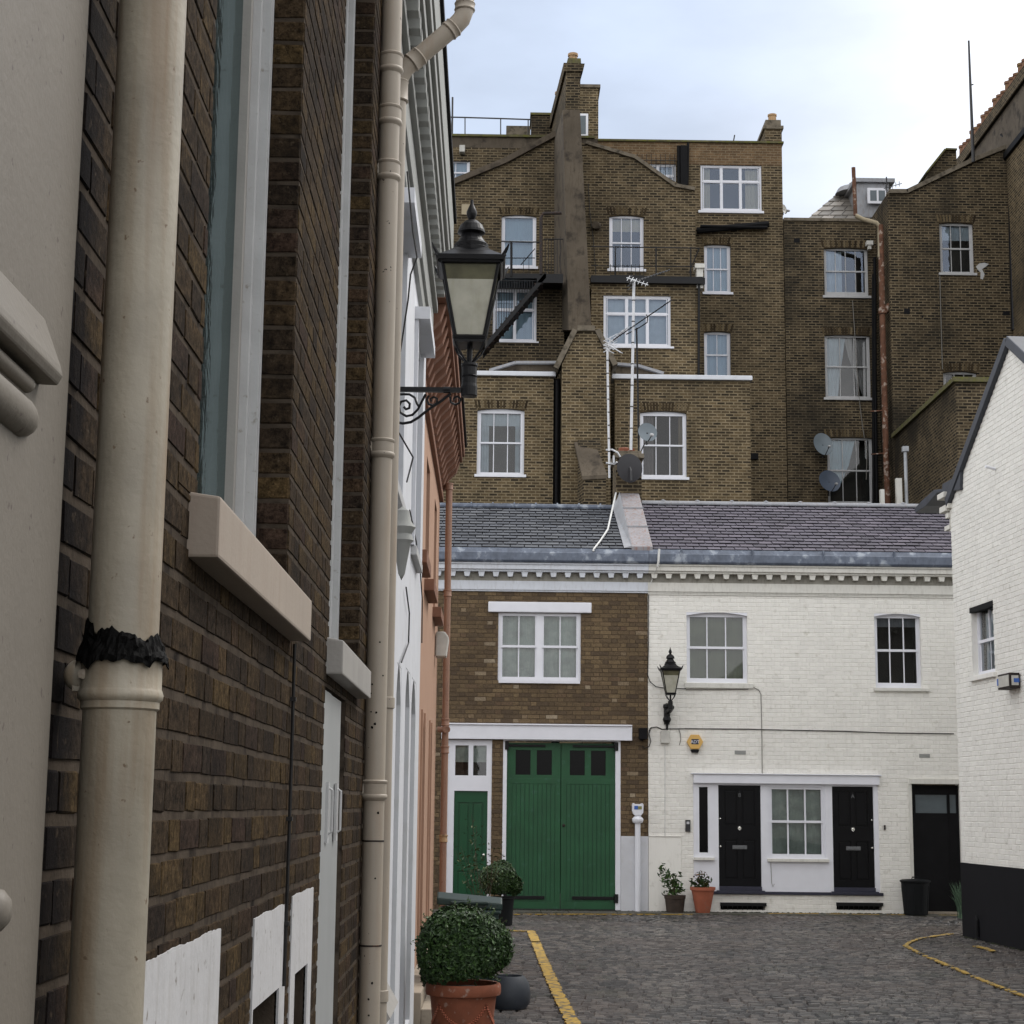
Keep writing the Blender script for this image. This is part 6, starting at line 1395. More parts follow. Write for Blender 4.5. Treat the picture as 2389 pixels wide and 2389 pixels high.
# ================================================================ lanterns
def lantern(x, y, zb, wtop, name_label, cat='lantern', ry=0, arm=None):
    """tapered four sided street lantern; zb = underside of the glass, wtop = half width of the roof eaves"""
    T = thing('street_lantern', name_label, 'street lamp', (x, y, zb), None)
    s = wtop/.24; c = Vector((x, y, zb)); a0 = .088*s; a1 = .178*s; H = .47*s
    def ring(hw, z): return [c+Vector((sx*hw, sy*hw, z)) for sx, sy in ((-1, -1), (1, -1), (1, 1), (-1, 1))]
    m = MB()
    for i in range(4):
        b, t = ring(a0, 0)[i], ring(a1, H)[i]; m.tube([b, t], .011*s, 6)
    for hw, z, th in ((a0, 0, .016), (a1, H, .022)):
        r_ = ring(hw+.006*s, z)
        for i in range(4): m.tube([r_[i], r_[(i+1) % 4]], th*s, 6)
    m.prism(ring(a0+.01*s, -.03*s), ring(a0+.012*s, 0)); fr_ = meshify('frame', m, M['iron'], T)
    m = MB()
    z1, z2 = .06*H/.47, H*.76
    def lerp(z): return a0+(a1-a0)*z/H
    for (za, zb2, mt) in ((.005, z2, 'lamp_glass'), (z2, H-.01, 'lamp_glass_top')):
        m = MB(); r0, r1 = ring(lerp(za)-.004, za), ring(lerp(zb2)-.004, zb2)
        for i in range(4): m.quad(r0[i], r0[(i+1) % 4], r1[(i+1) % 4], r1[i])
        meshify('glass', m, M[mt], T)
    m = MB(); sq = [(a1+.035*s, H+.0), (a1+.04*s, H+.03*s), (a1+.015*s, H+.04*s), (a1*.72, H+.085*s), (a1*.58, H+.11*s)]
    rg = [ring(h, z) for h, z in sq]; vs = [q for r_ in rg for q in r_]
    m.add(vs, [(3, 2, 1, 0)]+[(4*k+i, 4*k+(i+1) % 4, 4*k+4+(i+1) % 4, 4*k+4+i) for k in range(len(sq)-1) for i in range(4)]+[tuple(4*(len(sq)-1)+i for i in range(4))])
    m.lathe(c, [(a1*.66, H+.10*s), (a1*.68, H+.125*s), (a1*.60, H+.135*s), (a1*.62, H+.155*s), (a1*.50, H+.175*s), (.070*s, H+.205*s), (.062*s, H+.225*s), (.088*s, H+.235*s), (.086*s, H+.25*s), (.072*s, H+.285*s), (.040*s, H+.315*s), (.014*s, H+.325*s)], 24)
    meshify('roof', m, M['iron'], T, smooth=False)
    m = MB(); m.lathe(c, [(.014*s, H+.32*s), (.022*s, H+.33*s), (.032*s, H+.355*s), (.034*s, H+.375*s), (.022*s, H+.405*s), (.010*s, H+.43*s), (.009*s, H+.455*s), (0, H+.46*s)], 16); meshify('finial', m, M['iron'], T, smooth=True)
    for i in range(4):      # corner spikes
        m = MB(); q = ring(a1+.035*s, H+.02*s)[i]; d = (q-c); d.z = 0; d.normalize()
        m.tube([q-d*.02*s, q+d*.02*s+Vector((0, 0, .045*s)), q+d*.04*s+Vector((0, 0, .075*s))], [.014*s, .010*s, .002*s], 6); m.tube([q, q+Vector((0, 0, .035*s))], [.012*s, .004*s], 5)
        meshify('corner_spike', m, M['iron'], T)
    m = MB(); m.tube([c+Vector((0, 0, -.03*s)), c+Vector((0, 0, -.15*s))], .018*s, 8)
    for i in range(4):
        th = math.pi/4+i*math.pi/2; d = Vector((math.cos(th), math.sin(th), 0)); pts = []
        pts = [c+d*.020*s+Vector((0, 0, -.15*s)), c+d*.05*s+Vector((0, 0, -.12*s)), c+d*.10*s+Vector((0, 0, -.075*s)), c+d*.125*s+Vector((0, 0, -.035*s)), c+d*.115*s+Vector((0, 0, -.005*s)), c+d*.09*s+Vector((0, 0, -.01*s)), c+d*.095*s+Vector((0, 0, -.03*s))]
        m.tube(pts, .0075*s, 6)
    meshify('cradle', m, M['iron'], T)
    return T, s, c
lx, lz = YF(10.4).uv(1096, 800)[0], YF(10.4).uv(1096, 795)[1]
T, s, c = lantern(lx, 10.4, lz, .234, 'large black lantern on a scrolled iron arm reaching out past the beige pipes')
m = MB(); m.lathe(c, [(.018, -.14), (.050, -.145), (.052, -.16), (.046, -.17), (.046, -.22), (.052, -.225), (.046, -.235), (.046, -.27), (.040, -.278), (.036, -.295), (.0, -.297)], 18)
zarm = YF(10.4).uv(1050, 910)[1]; m.lathe((lx, 10.4, zarm), [(.044, .05), (.050, .02), (.050, -.035), (.046, -.04), (0, -.042)], 18); m.tube([(lx, 10.4, zarm), c+Vector((0, 0, -.24))], .040, 14); meshify('socket', m, M['iron'], T)
m = MB(); m.box(YF(10.4), -.66, lx-.03, zarm-.014, zarm+.014, -.016, .016); m.box(YF(10.4), -.66, -.63, zarm-.42, zarm+.08, -.03, .03); m.lathe((-.30, 10.4, zarm), [(.02, -.02), (.02, .02)], 8, (1, 0, 0)); meshify('arm', m, M['iron'], T)
def spiral(cx, cz, r0, r1, t0, turns, n=26):
    out_ = []
    for i in range(n+1):
        f = i/n; th = t0+turns*2*math.pi*f; r_ = r0+(r1-r0)*f; out_.append(Vector((cx+math.cos(th)*r_, 10.4, cz+math.sin(th)*r_)))
    return out_
q_ = lambda px, py: YF(10.4).p(*YF(10.4).uv(px, py))
m = MB()
m.tube([q_(925, 985), q_(940, 988), q_(958, 985), q_(975, 975), q_(1000, 955), q_(1030, 935), (q_(1052, 918))], .0085, 6)
m.tube([q_(1050, 925), q_(1052, 939), q_(1062, 944), q_(1072, 940), q_(1075, 931), q_(1068, 925), q_(1060, 927), q_(1059, 933)], .0075, 6)
m.tube([q_(993, 920), q_(985, 935), q_(975, 955), q_(962, 968), q_(948, 971), q_(934, 962), q_(930, 948), q_(936, 937), q_(948, 934), q_(956, 942), q_(955, 952), q_(947, 955), q_(942, 949)], .0085, 6)
m.tube([q_(932, 920), q_(955, 920), q_(968, 928), q_(973, 942), q_(978, 950)], .0075, 6)
m.tube([q_(1000, 923), q_(996, 933), q_(1000, 943), q_(1010, 946), q_(1019, 940), q_(1020, 930), q_(1012, 926), q_(1005, 930), q_(1006, 937)], .0075, 6)
meshify('scroll', m, M['iron'], T, smooth=True)
FLn = YF(32.55); a_ = FLn.uv(1564.5, 1618); lw_ = 32.45
T2, s2, c2 = lantern(FLn.uv(1564, 1590)[0], 32.55, a_[1], .222, 'small looking black lantern on the cream wall left of the upper sash window')
m = MB(); b = c2; q3 = lambda px, py, y=32.6: YF(y).p(*YF(y).uv(px, py))
m.tube([c2+Vector((0, 0, -.14)), c2+Vector((0, 0, -.30))], .045, 12)
m.tube([q3(1567, 1650), q3(1562, 1658, 32.8), q3(1556, 1662, 32.9)], .05, 10)
pb_ = q3(1556, 1665, 32.92)
m.lathe(pb_+Vector((0, 0, 0)), [(.0, .20), (.07, .17), (.075, .12), (.06, .10), (.06, -.06), (.075, -.09), (.08, -.12), (.05, -.17), (.025, -.20), (.02, -.30), (0, -.31)], 14)
m.box(FW, pb_.x-.05, pb_.x+.05, pb_.z-.2, pb_.z+.18, 0, .05); meshify('bracket', m, M['iron'], T2)
fw = lambda px, py, w_=.012: FW.p(*FW.uv(px, py), w_)
# ================================================================ wall fittings on the mews houses
JB = thing('junction_box', 'cream electrical box under the wall lantern', 'electrical box', tuple(fw(1551, 1734)))
m = MB(); q = W(1541, 1705, 1562, 1734); m.box(FW, *q, .0, .08); meshify('case', m, M['box_grey'], JB, bevel=.008)
m = MB(); m.tube([fw(1551, 1735, .03), fw(1551, 1951, .02)], .007, 6); meshify('conduit', m, M['cable_white'], JB)
AB = thing('alarm_box', 'yellow hexagonal burglar alarm box with white lettering on a dark label', 'alarm box', tuple(fw(1620, 1731)))
ac = FW.uv(1620.5, 1731); hx = [(ac[0]+.155*math.cos(R(60*i)), ac[1]+.155*math.sin(R(60*i))) for i in range(6)]
m = MB(); m.poly(FW, [hx[i] for i in range(6)], 0, .075); ab = meshify('case', m, M['alarm_yellow'], AB, bevel=.01)
m = MB(); m.poly(FW, [(ac[0]-.085, ac[1]-.145), (ac[0]-.06, ac[1]-.20), (ac[0]+.06, ac[1]-.20), (ac[0]+.085, ac[1]-.145)], 0, .06); meshify('strobe', m, M['black_gloss'], AB)
m = MB(); m.box(FW, ac[0]-.068, ac[0]+.068, ac[1]-.046, ac[1]+.052, .075, .078); meshify('label', m, M['label_dark'], AB)
text('ADT', FW.p(ac[0], ac[1]-.027, .0800), .058, 'label_white', 'lettering', AB)
BB = MB(); q = FE.rect(1490, 1699, 1509, 1725); BB.box(FE, *q, .0, .16); BB.tube([FE.p(q[0]+.05, q[2], .08), FE.p(q[0]+.05, q[2]-.03, .08)], .03, 8)
solo('floodlight', BB, M['black_matt'], 'black box light beside the garage lintel on the brick pier', 'wall lamp', bevel=.008)
def cab(pts, lab, mt='cable_grey', r_=.008, cat='cable', w_=.012):
    m = MB(); m.tube([fw(x, y, w_) for x, y in pts], r_, 5); solo('cable', m, M[mt], lab, cat)
cab([(1514, 1705), (1518, 1698), (1532, 1696), (1545, 1702), (1562, 1700.5), (1600, 1700), (1660, 1700.5), (1740, 1701), (1776, 1702), (1860, 1704), (1960, 1706), (2080, 1710), (2225, 1712)], 'long dark cable strung across the cream wall between the two floors', 'cable', .009)
cab([(1512.5, 1330), (1513, 1400), (1513, 1500), (1511, 1575), (1516, 1590), (1530, 1602), (1548, 1605), (1600, 1607)], 'black cable dropping down the joint between brick and cream houses', 'cable')
cab([(1600, 1609), (1680, 1609), (1745, 1608), (1750, 1599), (1757, 1603), (1770, 1610), (1775, 1620), (1777, 1700), (1778, 1808)], 'grey cable running below the left upper sill and down the cream wall', 'cable_grey')
cab([(1583, 1700), (1587, 1712), (1588, 1725), (1585, 1738)], 'short grey cable tail left of the alarm box', 'cable_grey')
cab([(1518, 1698), (1514, 1712), (1518, 1730), (1514, 1742), (1503, 1746), (1498, 1740)], 'looped black cable beside the black box light', 'cable', .009)
m = MB(); rp = lambda x, y, Y: YF(Y).p(*YF(Y).uv(x, y))
m.tube([rp(1437, 1150, 35.9), rp(1428, 1190, 35.0), rp(1418, 1235, 33.9), rp(1400, 1262, 33.2), rp(1385, 1281, 32.72), rp(1384, 1286, 32.70)], .018, 6)
solo('cable', m, M['cable_white'], 'white cable trailing down the grey slates beside the party wall', 'cable')
m = MB(); m.tube([rp(1538, 1281, 32.70), rp(1536, 1310, 32.68), rp(1534, 1322, 32.70)], .022, 6); m.tube([rp(1534, 1322, 32.70), rp(1524, 1345, 32.9), rp(1515, 1368, 32.9)], .008, 5); solo('cable', m, M['cable_white'], 'short white cable hanging over the lead gutter', 'cable')
m = MB(); q = W(1599, 1913, 1610.5, 1940); m.box(FW, *q, 0, .03); IC = solo('intercom', m, M['dark_steel'], 'grey door entry panel left of the narrow side window', 'intercom', bevel=.004)
m = MB(); m.box(FW, q[0]+.02, q[1]-.02, q[3]-.075, q[3]-.03, .03, .034); meshify('button', m, M['silver'], IC)
m = MB(); q = W(2062, 1925, 2065.5, 1936); m.box(FW, *q, 0, .03); solo('doorbell', m, M['iron_rust'], 'tiny dark doorbell right of the right black front door', 'doorbell')
m = MB(); m.tube([fw(1798, 2012, .02), fw(1800, 2060, .02), fw(1803, 2069, .02), fw(1806, 2062, .02)], .006, 5); solo('cable', m, M['cable_grey'], 'hooked grey cable hanging under the ground floor sash sill', 'cable')
# white hopper pipe
HP = thing('hopper_pipe', 'white painted standpipe with a moulded head between garage and cream house', 'pipe', tuple(FE.p(FE.uv(1487, 2000)[0], 0, .08)))
hx_ = FE.uv(1487, 2000)[0]; hz = lambda y: FE.uv(1487, y)[1]
m = MB(); m.lathe(FE.p(hx_, 0, .085), [(.052, 0), (.052, 1), (.052, hz(1921))], 18); meshify('pipe', m, M['white_paint'], HP, smooth=True)
m = MB(); ph = [(-.055, hz(1903)), (.055, hz(1903)), (.10, hz(1896)), (.105, hz(1880)), (.105, hz(1877)), (.085, hz(1873.5)), (.04, hz(1876)), (-.04, hz(1876)), (-.085, hz(1873.5)), (-.105, hz(1877)), (-.105, hz(1892)), (-.09, hz(1898))]
m.poly(FE, [(hx_+u, v) for u, v in ph], .02, .15)
m.lathe(FE.p(hx_, 0, .085), [(.055, hz(1921)), (.09, hz(1919)), (.105, hz(1914)), (.105, hz(1910)), (.075, hz(1906)), (.05, hz(1903))], 16)
hd_ = meshify('head', m, M['white_paint'], HP, bevel=.006)
m = MB(); m.box(FE, hx_-.07, hx_-.0, hz(1888.5), hz(1880), .151, .155); meshify('sticker', m, M['sticker_blue'], hd_)
m = MB(); m.box(FE, hx_+.001, hx_+.07, hz(1888), hz(1881), .151, .155); meshify('sticker', m, M['sticker_olive'], hd_)

# ================================================================ dishes, masts and aerials
def dish(x, y, d, r_, mt, label, face=(0, -1, .25), ov=1.12, arm=True, armdir=(0, -.3, -1)):
    c_ = YF(d).p(*YF(d).uv(x, y)); ax = Vector(face).normalized()
    t = thing('satellite_dish', label, 'satellite dish', tuple(c_))
    m = MB(); up = (Vector((0, 0, 1))-ax*ax.z).normalized(); rt = up.cross(ax); n = 26; vs = []; prof = [(0, -.16), (.35, -.14), (.7, -.08), (.95, -.01), (1, 0), (1.0, .012), (.95, .0), (.7, -.07), (.35, -.13), (0, -.15)]
    for rr_, h in prof:
        for k in range(n):
            th = 2*math.pi*k/n; vs.append(c_+rt*(math.cos(th)*rr_*r_)+up*(math.sin(th)*rr_*r_*ov)+ax*(h*r_))
    m.add(vs, [(i*n+k, i*n+(k+1) % n, (i+1)*n+(k+1) % n, (i+1)*n+k) for i in range(len(prof)-1) for k in range(n)]); meshify('reflector', m, M[mt], t, smooth=True)
    m = MB(); lo = c_-up*r_*ov; ft = c_+ax*r_*.75-up*r_*.62+rt*r_*.15
    m.tube([lo, ft], .012, 6); meshify('arm', m, M['dark_steel'], t)
    m = MB(); m.lathe(ft, [(.02, -.06), (.035, -.03), (.035, .05), (.02, .06)], 10, -ax+up*.5); meshify('receiver', m, M['white_old'], t)
    m = MB(); m.tube([c_-ax*.15*r_, c_-ax*.5*r_-up*.1, c_-ax*.55*r_-up*(r_*1.15)], .022, 6); meshify('mount', m, M['dark_steel'], t)
    return t, c_
dish(1469, 1092, 35.5, .27, 'dish_black', 'big black satellite dish on the chimney between the mews roofs', face=(-.12, 1, -.1), ov=1.15)
dish(1511, 1008, 36.0, .21, 'dish_grey', 'grey satellite dish on a thin arm above the black dish', face=(.25, -1, .2), ov=1.0)
m = MB(); m.tube([rp(1505, 1033, 35.9), rp(1491, 1062, 36.0)], .014, 6); solo('dish_arm', m, M['dark_steel'], 'slanting strut below the grey satellite dish', 'bracket')
dish(1921, 1036, 49.4, .31, 'dish_grey', 'grey green satellite dish, upper of the pair by the dark window', face=(.3, -1, .3), ov=1.15)
dish(1936, 1122, 49.4, .34, 'dish_blue', 'dark blue satellite dish, lower of the pair by the dark window', face=(.3, -1, .3), ov=1.0)
dish(1830, 488, 50.5, .14, 'box_grey', 'tiny pale satellite dish beyond the roof corner against the sky', face=(1, -.9, .2), ov=1.1)
def mast(pts, d, r_, mt, lab, bands=0):
    p_ = [rp(x, y, d) for x, y in pts]; t = thing('aerial_mast', lab, 'aerial', tuple(p_[-1]))
    m = MB(); m.tube(p_, r_, 10); meshify('pole', m, M[mt], t, smooth=True)
    if bands:
        m = MB()
        for i in range(1, bands):
            q = p_[0].lerp(p_[-1], i/bands); m.tube([q-Vector((0, 0, .012)), q+Vector((0, 0, .012))], r_*1.12, 8)
        meshify('tape', m, M['cable'], t)
    return t, p_
def yagi(t, a, b, n, el, mt, refl=False, perp=None):
    m = MB(); m.tube([a, b], .011, 6); d = (b-a).normalized(); s_ = Vector(perp) if perp else d.cross(Vector((0, 0, 1))).normalized()
    for i in range(n):
        q = a.lerp(b, (i+.5)/n); e = el*(1-.25*i/n); m.tube([q-s_*e, q+s_*e], .009, 4)
    if refl:
        for dz in (-.12, -.04, .04, .12): q = a+Vector((0, 0, dz)); m.tube([q-s_*el*1.2, q+s_*el*1.2], .010, 4)
        m.tube([a+Vector((0, 0, -.14)), a+Vector((0, 0, .14))], .008, 4)
    meshify('antenna', m, M[mt], t)
tA, pA_ = mast([(1417, 811), (1419, 960), (1422, 1115)], 35.7, .024, 'silver', 'left silver aerial mast banded with black tape', 10)
yagi(tA, rp(1422, 806, 35.4), rp(1448, 822, 34.7), 5, .16, 'silver', True, perp=(.5, .2, -.2)); m = MB(); m.tube([rp(1408, 806, 35.7), rp(1440, 812, 35.6)], .012, 6); meshify('antenna', m, M['silver'], tA)
tB, pB_ = mast([(1479, 652), (1476, 840), (1472, 1050)], 35.9, .031, 'silver', 'tall silver aerial mast in the middle, banded with black tape', 8)
yagi(tB, rp(1470, 660, 35.9), rp(1562, 630, 35.0), 13, .10, 'dark_steel', True, perp=(.5, .5, .5)); yagi(tB, rp(1462, 648, 35.9), rp(1512, 665, 35.5), 6, .12, 'silver', False, perp=(.3, .5, .6))
tC, pC_ = mast([(1485, 765), (1488, 900), (1490, 1052)], 36.1, .020, 'iron', 'thin black aerial mast carrying a long slanting aerial')
yagi(tC, rp(1424, 798, 36.0), rp(1567, 700, 35.4), 22, .035, 'iron'); yagi(tC, rp(1424, 800, 36.0), rp(1462, 765, 35.9), 7, .17, 'silver', True, perp=(.75, .3, .5))
m = MB(); m.tube([rp(1461, 780, 36), rp(1492, 764, 35.9), rp(1510, 752, 35.8), rp(1511, 740, 35.8), rp(1508, 734, 35.8)], .012, 6); meshify('strut', m, M['iron'], tC)
m = MB(); m.tube([rp(1414, 1050, 35.8), rp(1428, 1049, 35.75), rp(1441, 1056, 35.7), rp(1447, 1066, 35.7)], .02, 6); m.tube([rp(1414, 1080, 35.8), rp(1434, 1083, 35.75), rp(1439, 1078, 35.7)], .02, 6); m.tube([rp(1432, 1063, 35.75), rp(1432, 1080, 35.75)], .02, 6)
solo('mast_bracket', m, M['silver'], 'galvanised bracket clamping the left mast to the chimney', 'bracket')
m = MB(); m.tube([rp(1707, 352, 50.3), rp(1714, 315, 50.3)], .02, 5); solo('roof_spike', m, M['dark_steel'], 'tiny spike on the flat parapet against the sky', 'aerial')
m = MB(); m.tube([YF(49.5).p(*YF(49.5).uv(2069, 452)), YF(49.5).p(*YF(49.5).uv(2068, 413))], .02, 5); m.tube([YF(49.5).p(*YF(49.5).uv(2062, 440)), YF(49.5).p(*YF(49.5).uv(2104, 428))], .012, 4)
for i in range(5): q = YF(49.5).uv(2066+i*8, 438.6-i*2.4); m.tube([YF(49.5).p(q[0], q[1]-.08), YF(49.5).p(q[0], q[1]+.08)], .01, 4)
solo('roof_aerial', m, M['dark_steel'], 'small television aerial beside the lead dormer', 'aerial')

# ================================================================ planting
def leafball(par, c, rx, rz, n, size, mt, seed, flat=.0, core=True, name='foliage', lump=.12):
    rr = random.Random(seed); m = MB(); c = Vector(c); bumps = [(Vector((rr.gauss(0, 1), rr.gauss(0, 1), rr.gauss(0, 1))).normalized(), rr.uniform(-1, 1)) for _ in range(26)]
    for i in range(n):
        d = Vector((rr.gauss(0, 1), rr.gauss(0, 1), rr.gauss(0, 1))).normalized()
        if d.z < -.75: continue
        k = 1+lump*sum(v*max(0, d.dot(b)-.72)/.28 for b, v in bumps)
        t = k*(1-abs(rr.gauss(0, .07)))*(1+ (rr.uniform(0, .06) if rr.random() < .15 else 0))
        p_ = c+Vector((d.x*rx*t, d.y*rx*t, d.z*rz*t))
        nrm = (d+Vector((rr.gauss(0, .5), rr.gauss(0, .5), rr.gauss(0, .5)+.25))).normalized(); a = nrm.orthogonal().normalized(); a = (a*math.cos(rr.uniform(0, 6.28))+nrm.cross(a)*math.sin(rr.uniform(0, 6.28))).normalized(); b = nrm.cross(a)
        s_ = size*rr.uniform(.6, 1.3); v = rr.random()
        m.add([p_-a*s_, p_+b*s_*.5+nrm*s_*.15, p_+a*s_, p_-b*s_*.5+nrm*s_*.15], [(0, 1, 2, 3)], v)
    o = meshify(name, m, M[mt], par)
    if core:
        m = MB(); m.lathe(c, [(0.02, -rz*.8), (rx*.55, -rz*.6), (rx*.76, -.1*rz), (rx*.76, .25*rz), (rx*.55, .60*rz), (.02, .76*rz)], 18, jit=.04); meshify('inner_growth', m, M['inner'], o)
    return o
PX, PY = -.195, 13.9
BP = thing('potted_box_ball', 'large clipped box ball in a decorated terracotta pot at the bottom of the view', 'potted plant', (PX, PY, 0))
m = MB(); m.lathe((PX, PY, .012), [(.19, 0), (.20, .02), (.205, .05), (.235, .26), (.256, .45), (.262, .455), (.268, .45)], 40)
m.lathe((PX, PY, .012), [(.262, .45), (.286, .455), (.292, .475), (.290, .525), (.282, .54), (.262, .54), (.255, .49)], 40); pt = meshify('pot', m, M['clay_dark'], BP, smooth=True)
m = MB()
for sw in range(4):         # swags of little beads round the pot
    th0 = R(-90)+sw*math.pi/2
    for i in range(27):
        f = i/26*2-1; th = th0+f*math.pi/4; z = .41-.15*(1-f*f); r_ = .19+.0165+(z/.45)*.055
        for dz in (0, -.016): m.lathe((PX+math.cos(th)*r_, PY+math.sin(th)*r_, z+dz), [(0, -.008), (.008, 0), (0, .008)], 6, (math.cos(th), math.sin(th), 0))
meshify('swag', m, M['clay'], pt)
m = MB(); m.lathe((PX, PY, .49), [(0, 0), (.26, 0), (.26, .02), (0, .03)], 20); meshify('soil', m, M['soil'], BP)
fo_ = leafball(BP, (PX-.01, PY, .825), .345, .300, 17000, .019, 'box_leaf', 3, lump=.26)
sprigs_later = (PX, PY)
# second ball by the garage
QX, QY = G(1170, 2155).x, 28.9
B2 = thing('potted_box_ball', 'small round box bush in a black planter in front of the green garage doors', 'potted plant', (QX, QY, 0))
m = MB(); m.lathe((QX, QY, 0), [(.17, .01), (.185, .3), (.20, .42), (.215, .425), (.215, .45), (.19, .45)], 24); meshify('planter', m, M['plastic_black'], B2, smooth=True)
leafball(B2, (QX-.05, QY, .72), .31, .29, 9000, .026, 'box_leaf', 5, lump=.2)
def sprigs(par, base, tips, leaf, mt, n=7, seed=1, spread=.10, r0=.006, along=(.35, 1)):
    rr = random.Random(seed); base = Vector(base); m = MB(); lf = MB()
    for tp_ in tips:
        tp_ = Vector(tp_); mid = base.lerp(tp_, .5)+Vector((rr.gauss(0, .04), rr.gauss(0, .04), .04)); pts = [base, mid, tp_]; m.tube(pts, [r0, r0*.7, r0*.35], 5)
        for i in range(n):
            f = along[0]+(along[1]-along[0])*rr.random(); q = (base*(1-f)**2+mid*2*f*(1-f)+tp_*f*f) if False else (base.lerp(mid, f*2) if f < .5 else mid.lerp(tp_, f*2-1))
            q = q+Vector((rr.gauss(0, spread), rr.gauss(0, spread), rr.gauss(0, spread)))*(.3+.7*f); s_ = leaf*rr.uniform(.6, 1.3)
            a = Vector((rr.gauss(0, 1), rr.gauss(0, .6), rr.gauss(0, .7))).normalized(); nn_ = a.orthogonal().normalized(); b = a.cross(nn_)
            lf.add([q-a*s_, q+b*s_*.42, q+a*s_, q-b*s_*.42], [(0, 1, 2, 3)], rr.random())
    meshify('stem', m, M['twig'], par); meshify('foliage', lf, M[mt], par)
gx = lambda px, py, Y: YF(Y).p(*YF(Y).uv(px, py))
S3 = thing('shrub', 'wispy tall shrub in front of the dark green front door', 'shrub', (QX-.12, 28.6, 0))
sprigs(S3, (QX-.30, 28.6, .02), [gx(x, y, 28.4) for x, y in ((1100, 1900), (1112, 1925), (1075, 1975), (1090, 1995), (1062, 1985), (1105, 2000), (1150, 1960), (1135, 1990), (1172, 1975), (1148, 2020), (1120, 2035), (1165, 2030))], .028, 'bay_leaf', 26, 4, .075, .006, (.45, 1))
PB = thing('potted_plant', 'leafy plant in a dark wooden tub against the cream plinth', 'potted plant', (FW.uv(1571, 2100)[0], 32.72, 0))
bx = FW.uv(1571, 2100)[0]
m = MB(); m.lathe((bx, 32.70, .012), [(.155, 0), (.185, .24), (.195, .25), (.20, .31), (.17, .31)], 18); t4 = meshify('pot', m, M['pot_brown'], PB)
m = MB(); m.lathe((bx, 32.70, .28), [(0, .01), (.17, 0)], 16); meshify('soil', m, M['soil'], PB)
sprigs(PB, (bx, 32.7, .3), [gx(x, y, 32.65) for x, y in ((1551, 2022), (1540, 2040), (1560, 2045), (1580, 2038), (1575, 2055), (1590, 2068), (1563, 2078), (1580, 2082), (1555, 2085), (1545, 2050))], .048, 'plant_leaf', 22, 6, .05, .008, (.4, 1.05))
PC = thing('potted_plant', 'small dark leaved plant in a bright terracotta pot left of the left front door', 'potted plant', (FW.uv(1635, 2100)[0], 32.7, 0))
bx = FW.uv(1635, 2100)[0]
m = MB(); m.lathe((bx, 32.68, .012), [(.125, 0), (.135, .02), (.20, .36), (.212, .40), (.232, .405), (.235, .46), (.215, .46), (.205, .42)], 28); meshify('pot', m, M['clay'], PC, smooth=True)
m = MB(); m.lathe((bx, 32.68, .42), [(0, .01), (.2, 0)], 16); meshify('soil', m, M['soil'], PC)
sprigs(PC, (bx, 32.68, .44), [gx(x, y, 32.65) for x, y in ((1632, 2038), (1620, 2048), (1646, 2048), (1616, 2060), (1654, 2062), (1640, 2060), (1626, 2068))], .045, 'box_leaf', 24, 7, .045, .007, (.35, 1)); 
m = MB()
rr = random.Random(6); lf = MB()
for i in range(14):
    q = gx(1632+rr.gauss(0, 9), 2044+rr.gauss(0, 6), 32.6); s_ = .035; a = Vector((rr.gauss(0, 1), rr.gauss(0, .6), rr.gauss(0, .7))).normalized(); b = a.orthogonal().normalized(); lf.add([q-a*s_, q+b*s_*.4, q+a*s_, q-b*s_*.4], [(0, 1, 2, 3)])
meshify('russet_growth', lf, M['russet_leaf'], PC)
lf = MB(); st_ = MB(); rr = random.Random(31)
for i in range(90):      # stray shoots breaking the clipped outline
    d = Vector((rr.gauss(0, 1), rr.gauss(0, 1), rr.gauss(.3, .8))).normalized(); a = Vector((PX, PY, .825))+Vector((d.x*.32, d.y*.32, d.z*.28)); b = a+d*rr.uniform(.04, .10)+Vector((0, 0, .015))
    st_.tube([a, b], .0018, 4)
    for k in range(7):
        q = a.lerp(b, .3+k*.11)+Vector((rr.gauss(0, .006), rr.gauss(0, .006), rr.gauss(0, .006))); s_ = .013; u_ = Vector((rr.gauss(0, 1), rr.gauss(0, 1), rr.gauss(0, 1))).normalized(); v_ = u_.orthogonal().normalized(); lf.add([q-u_*s_, q+v_*s_*.5, q+u_*s_, q-v_*s_*.5], [(0, 1, 2, 3)], .6+.4*rr.random())
o_ = meshify('stray_shoots', lf, M['box_leaf'], BP); meshify('twigs', st_, M['twig'], o_)
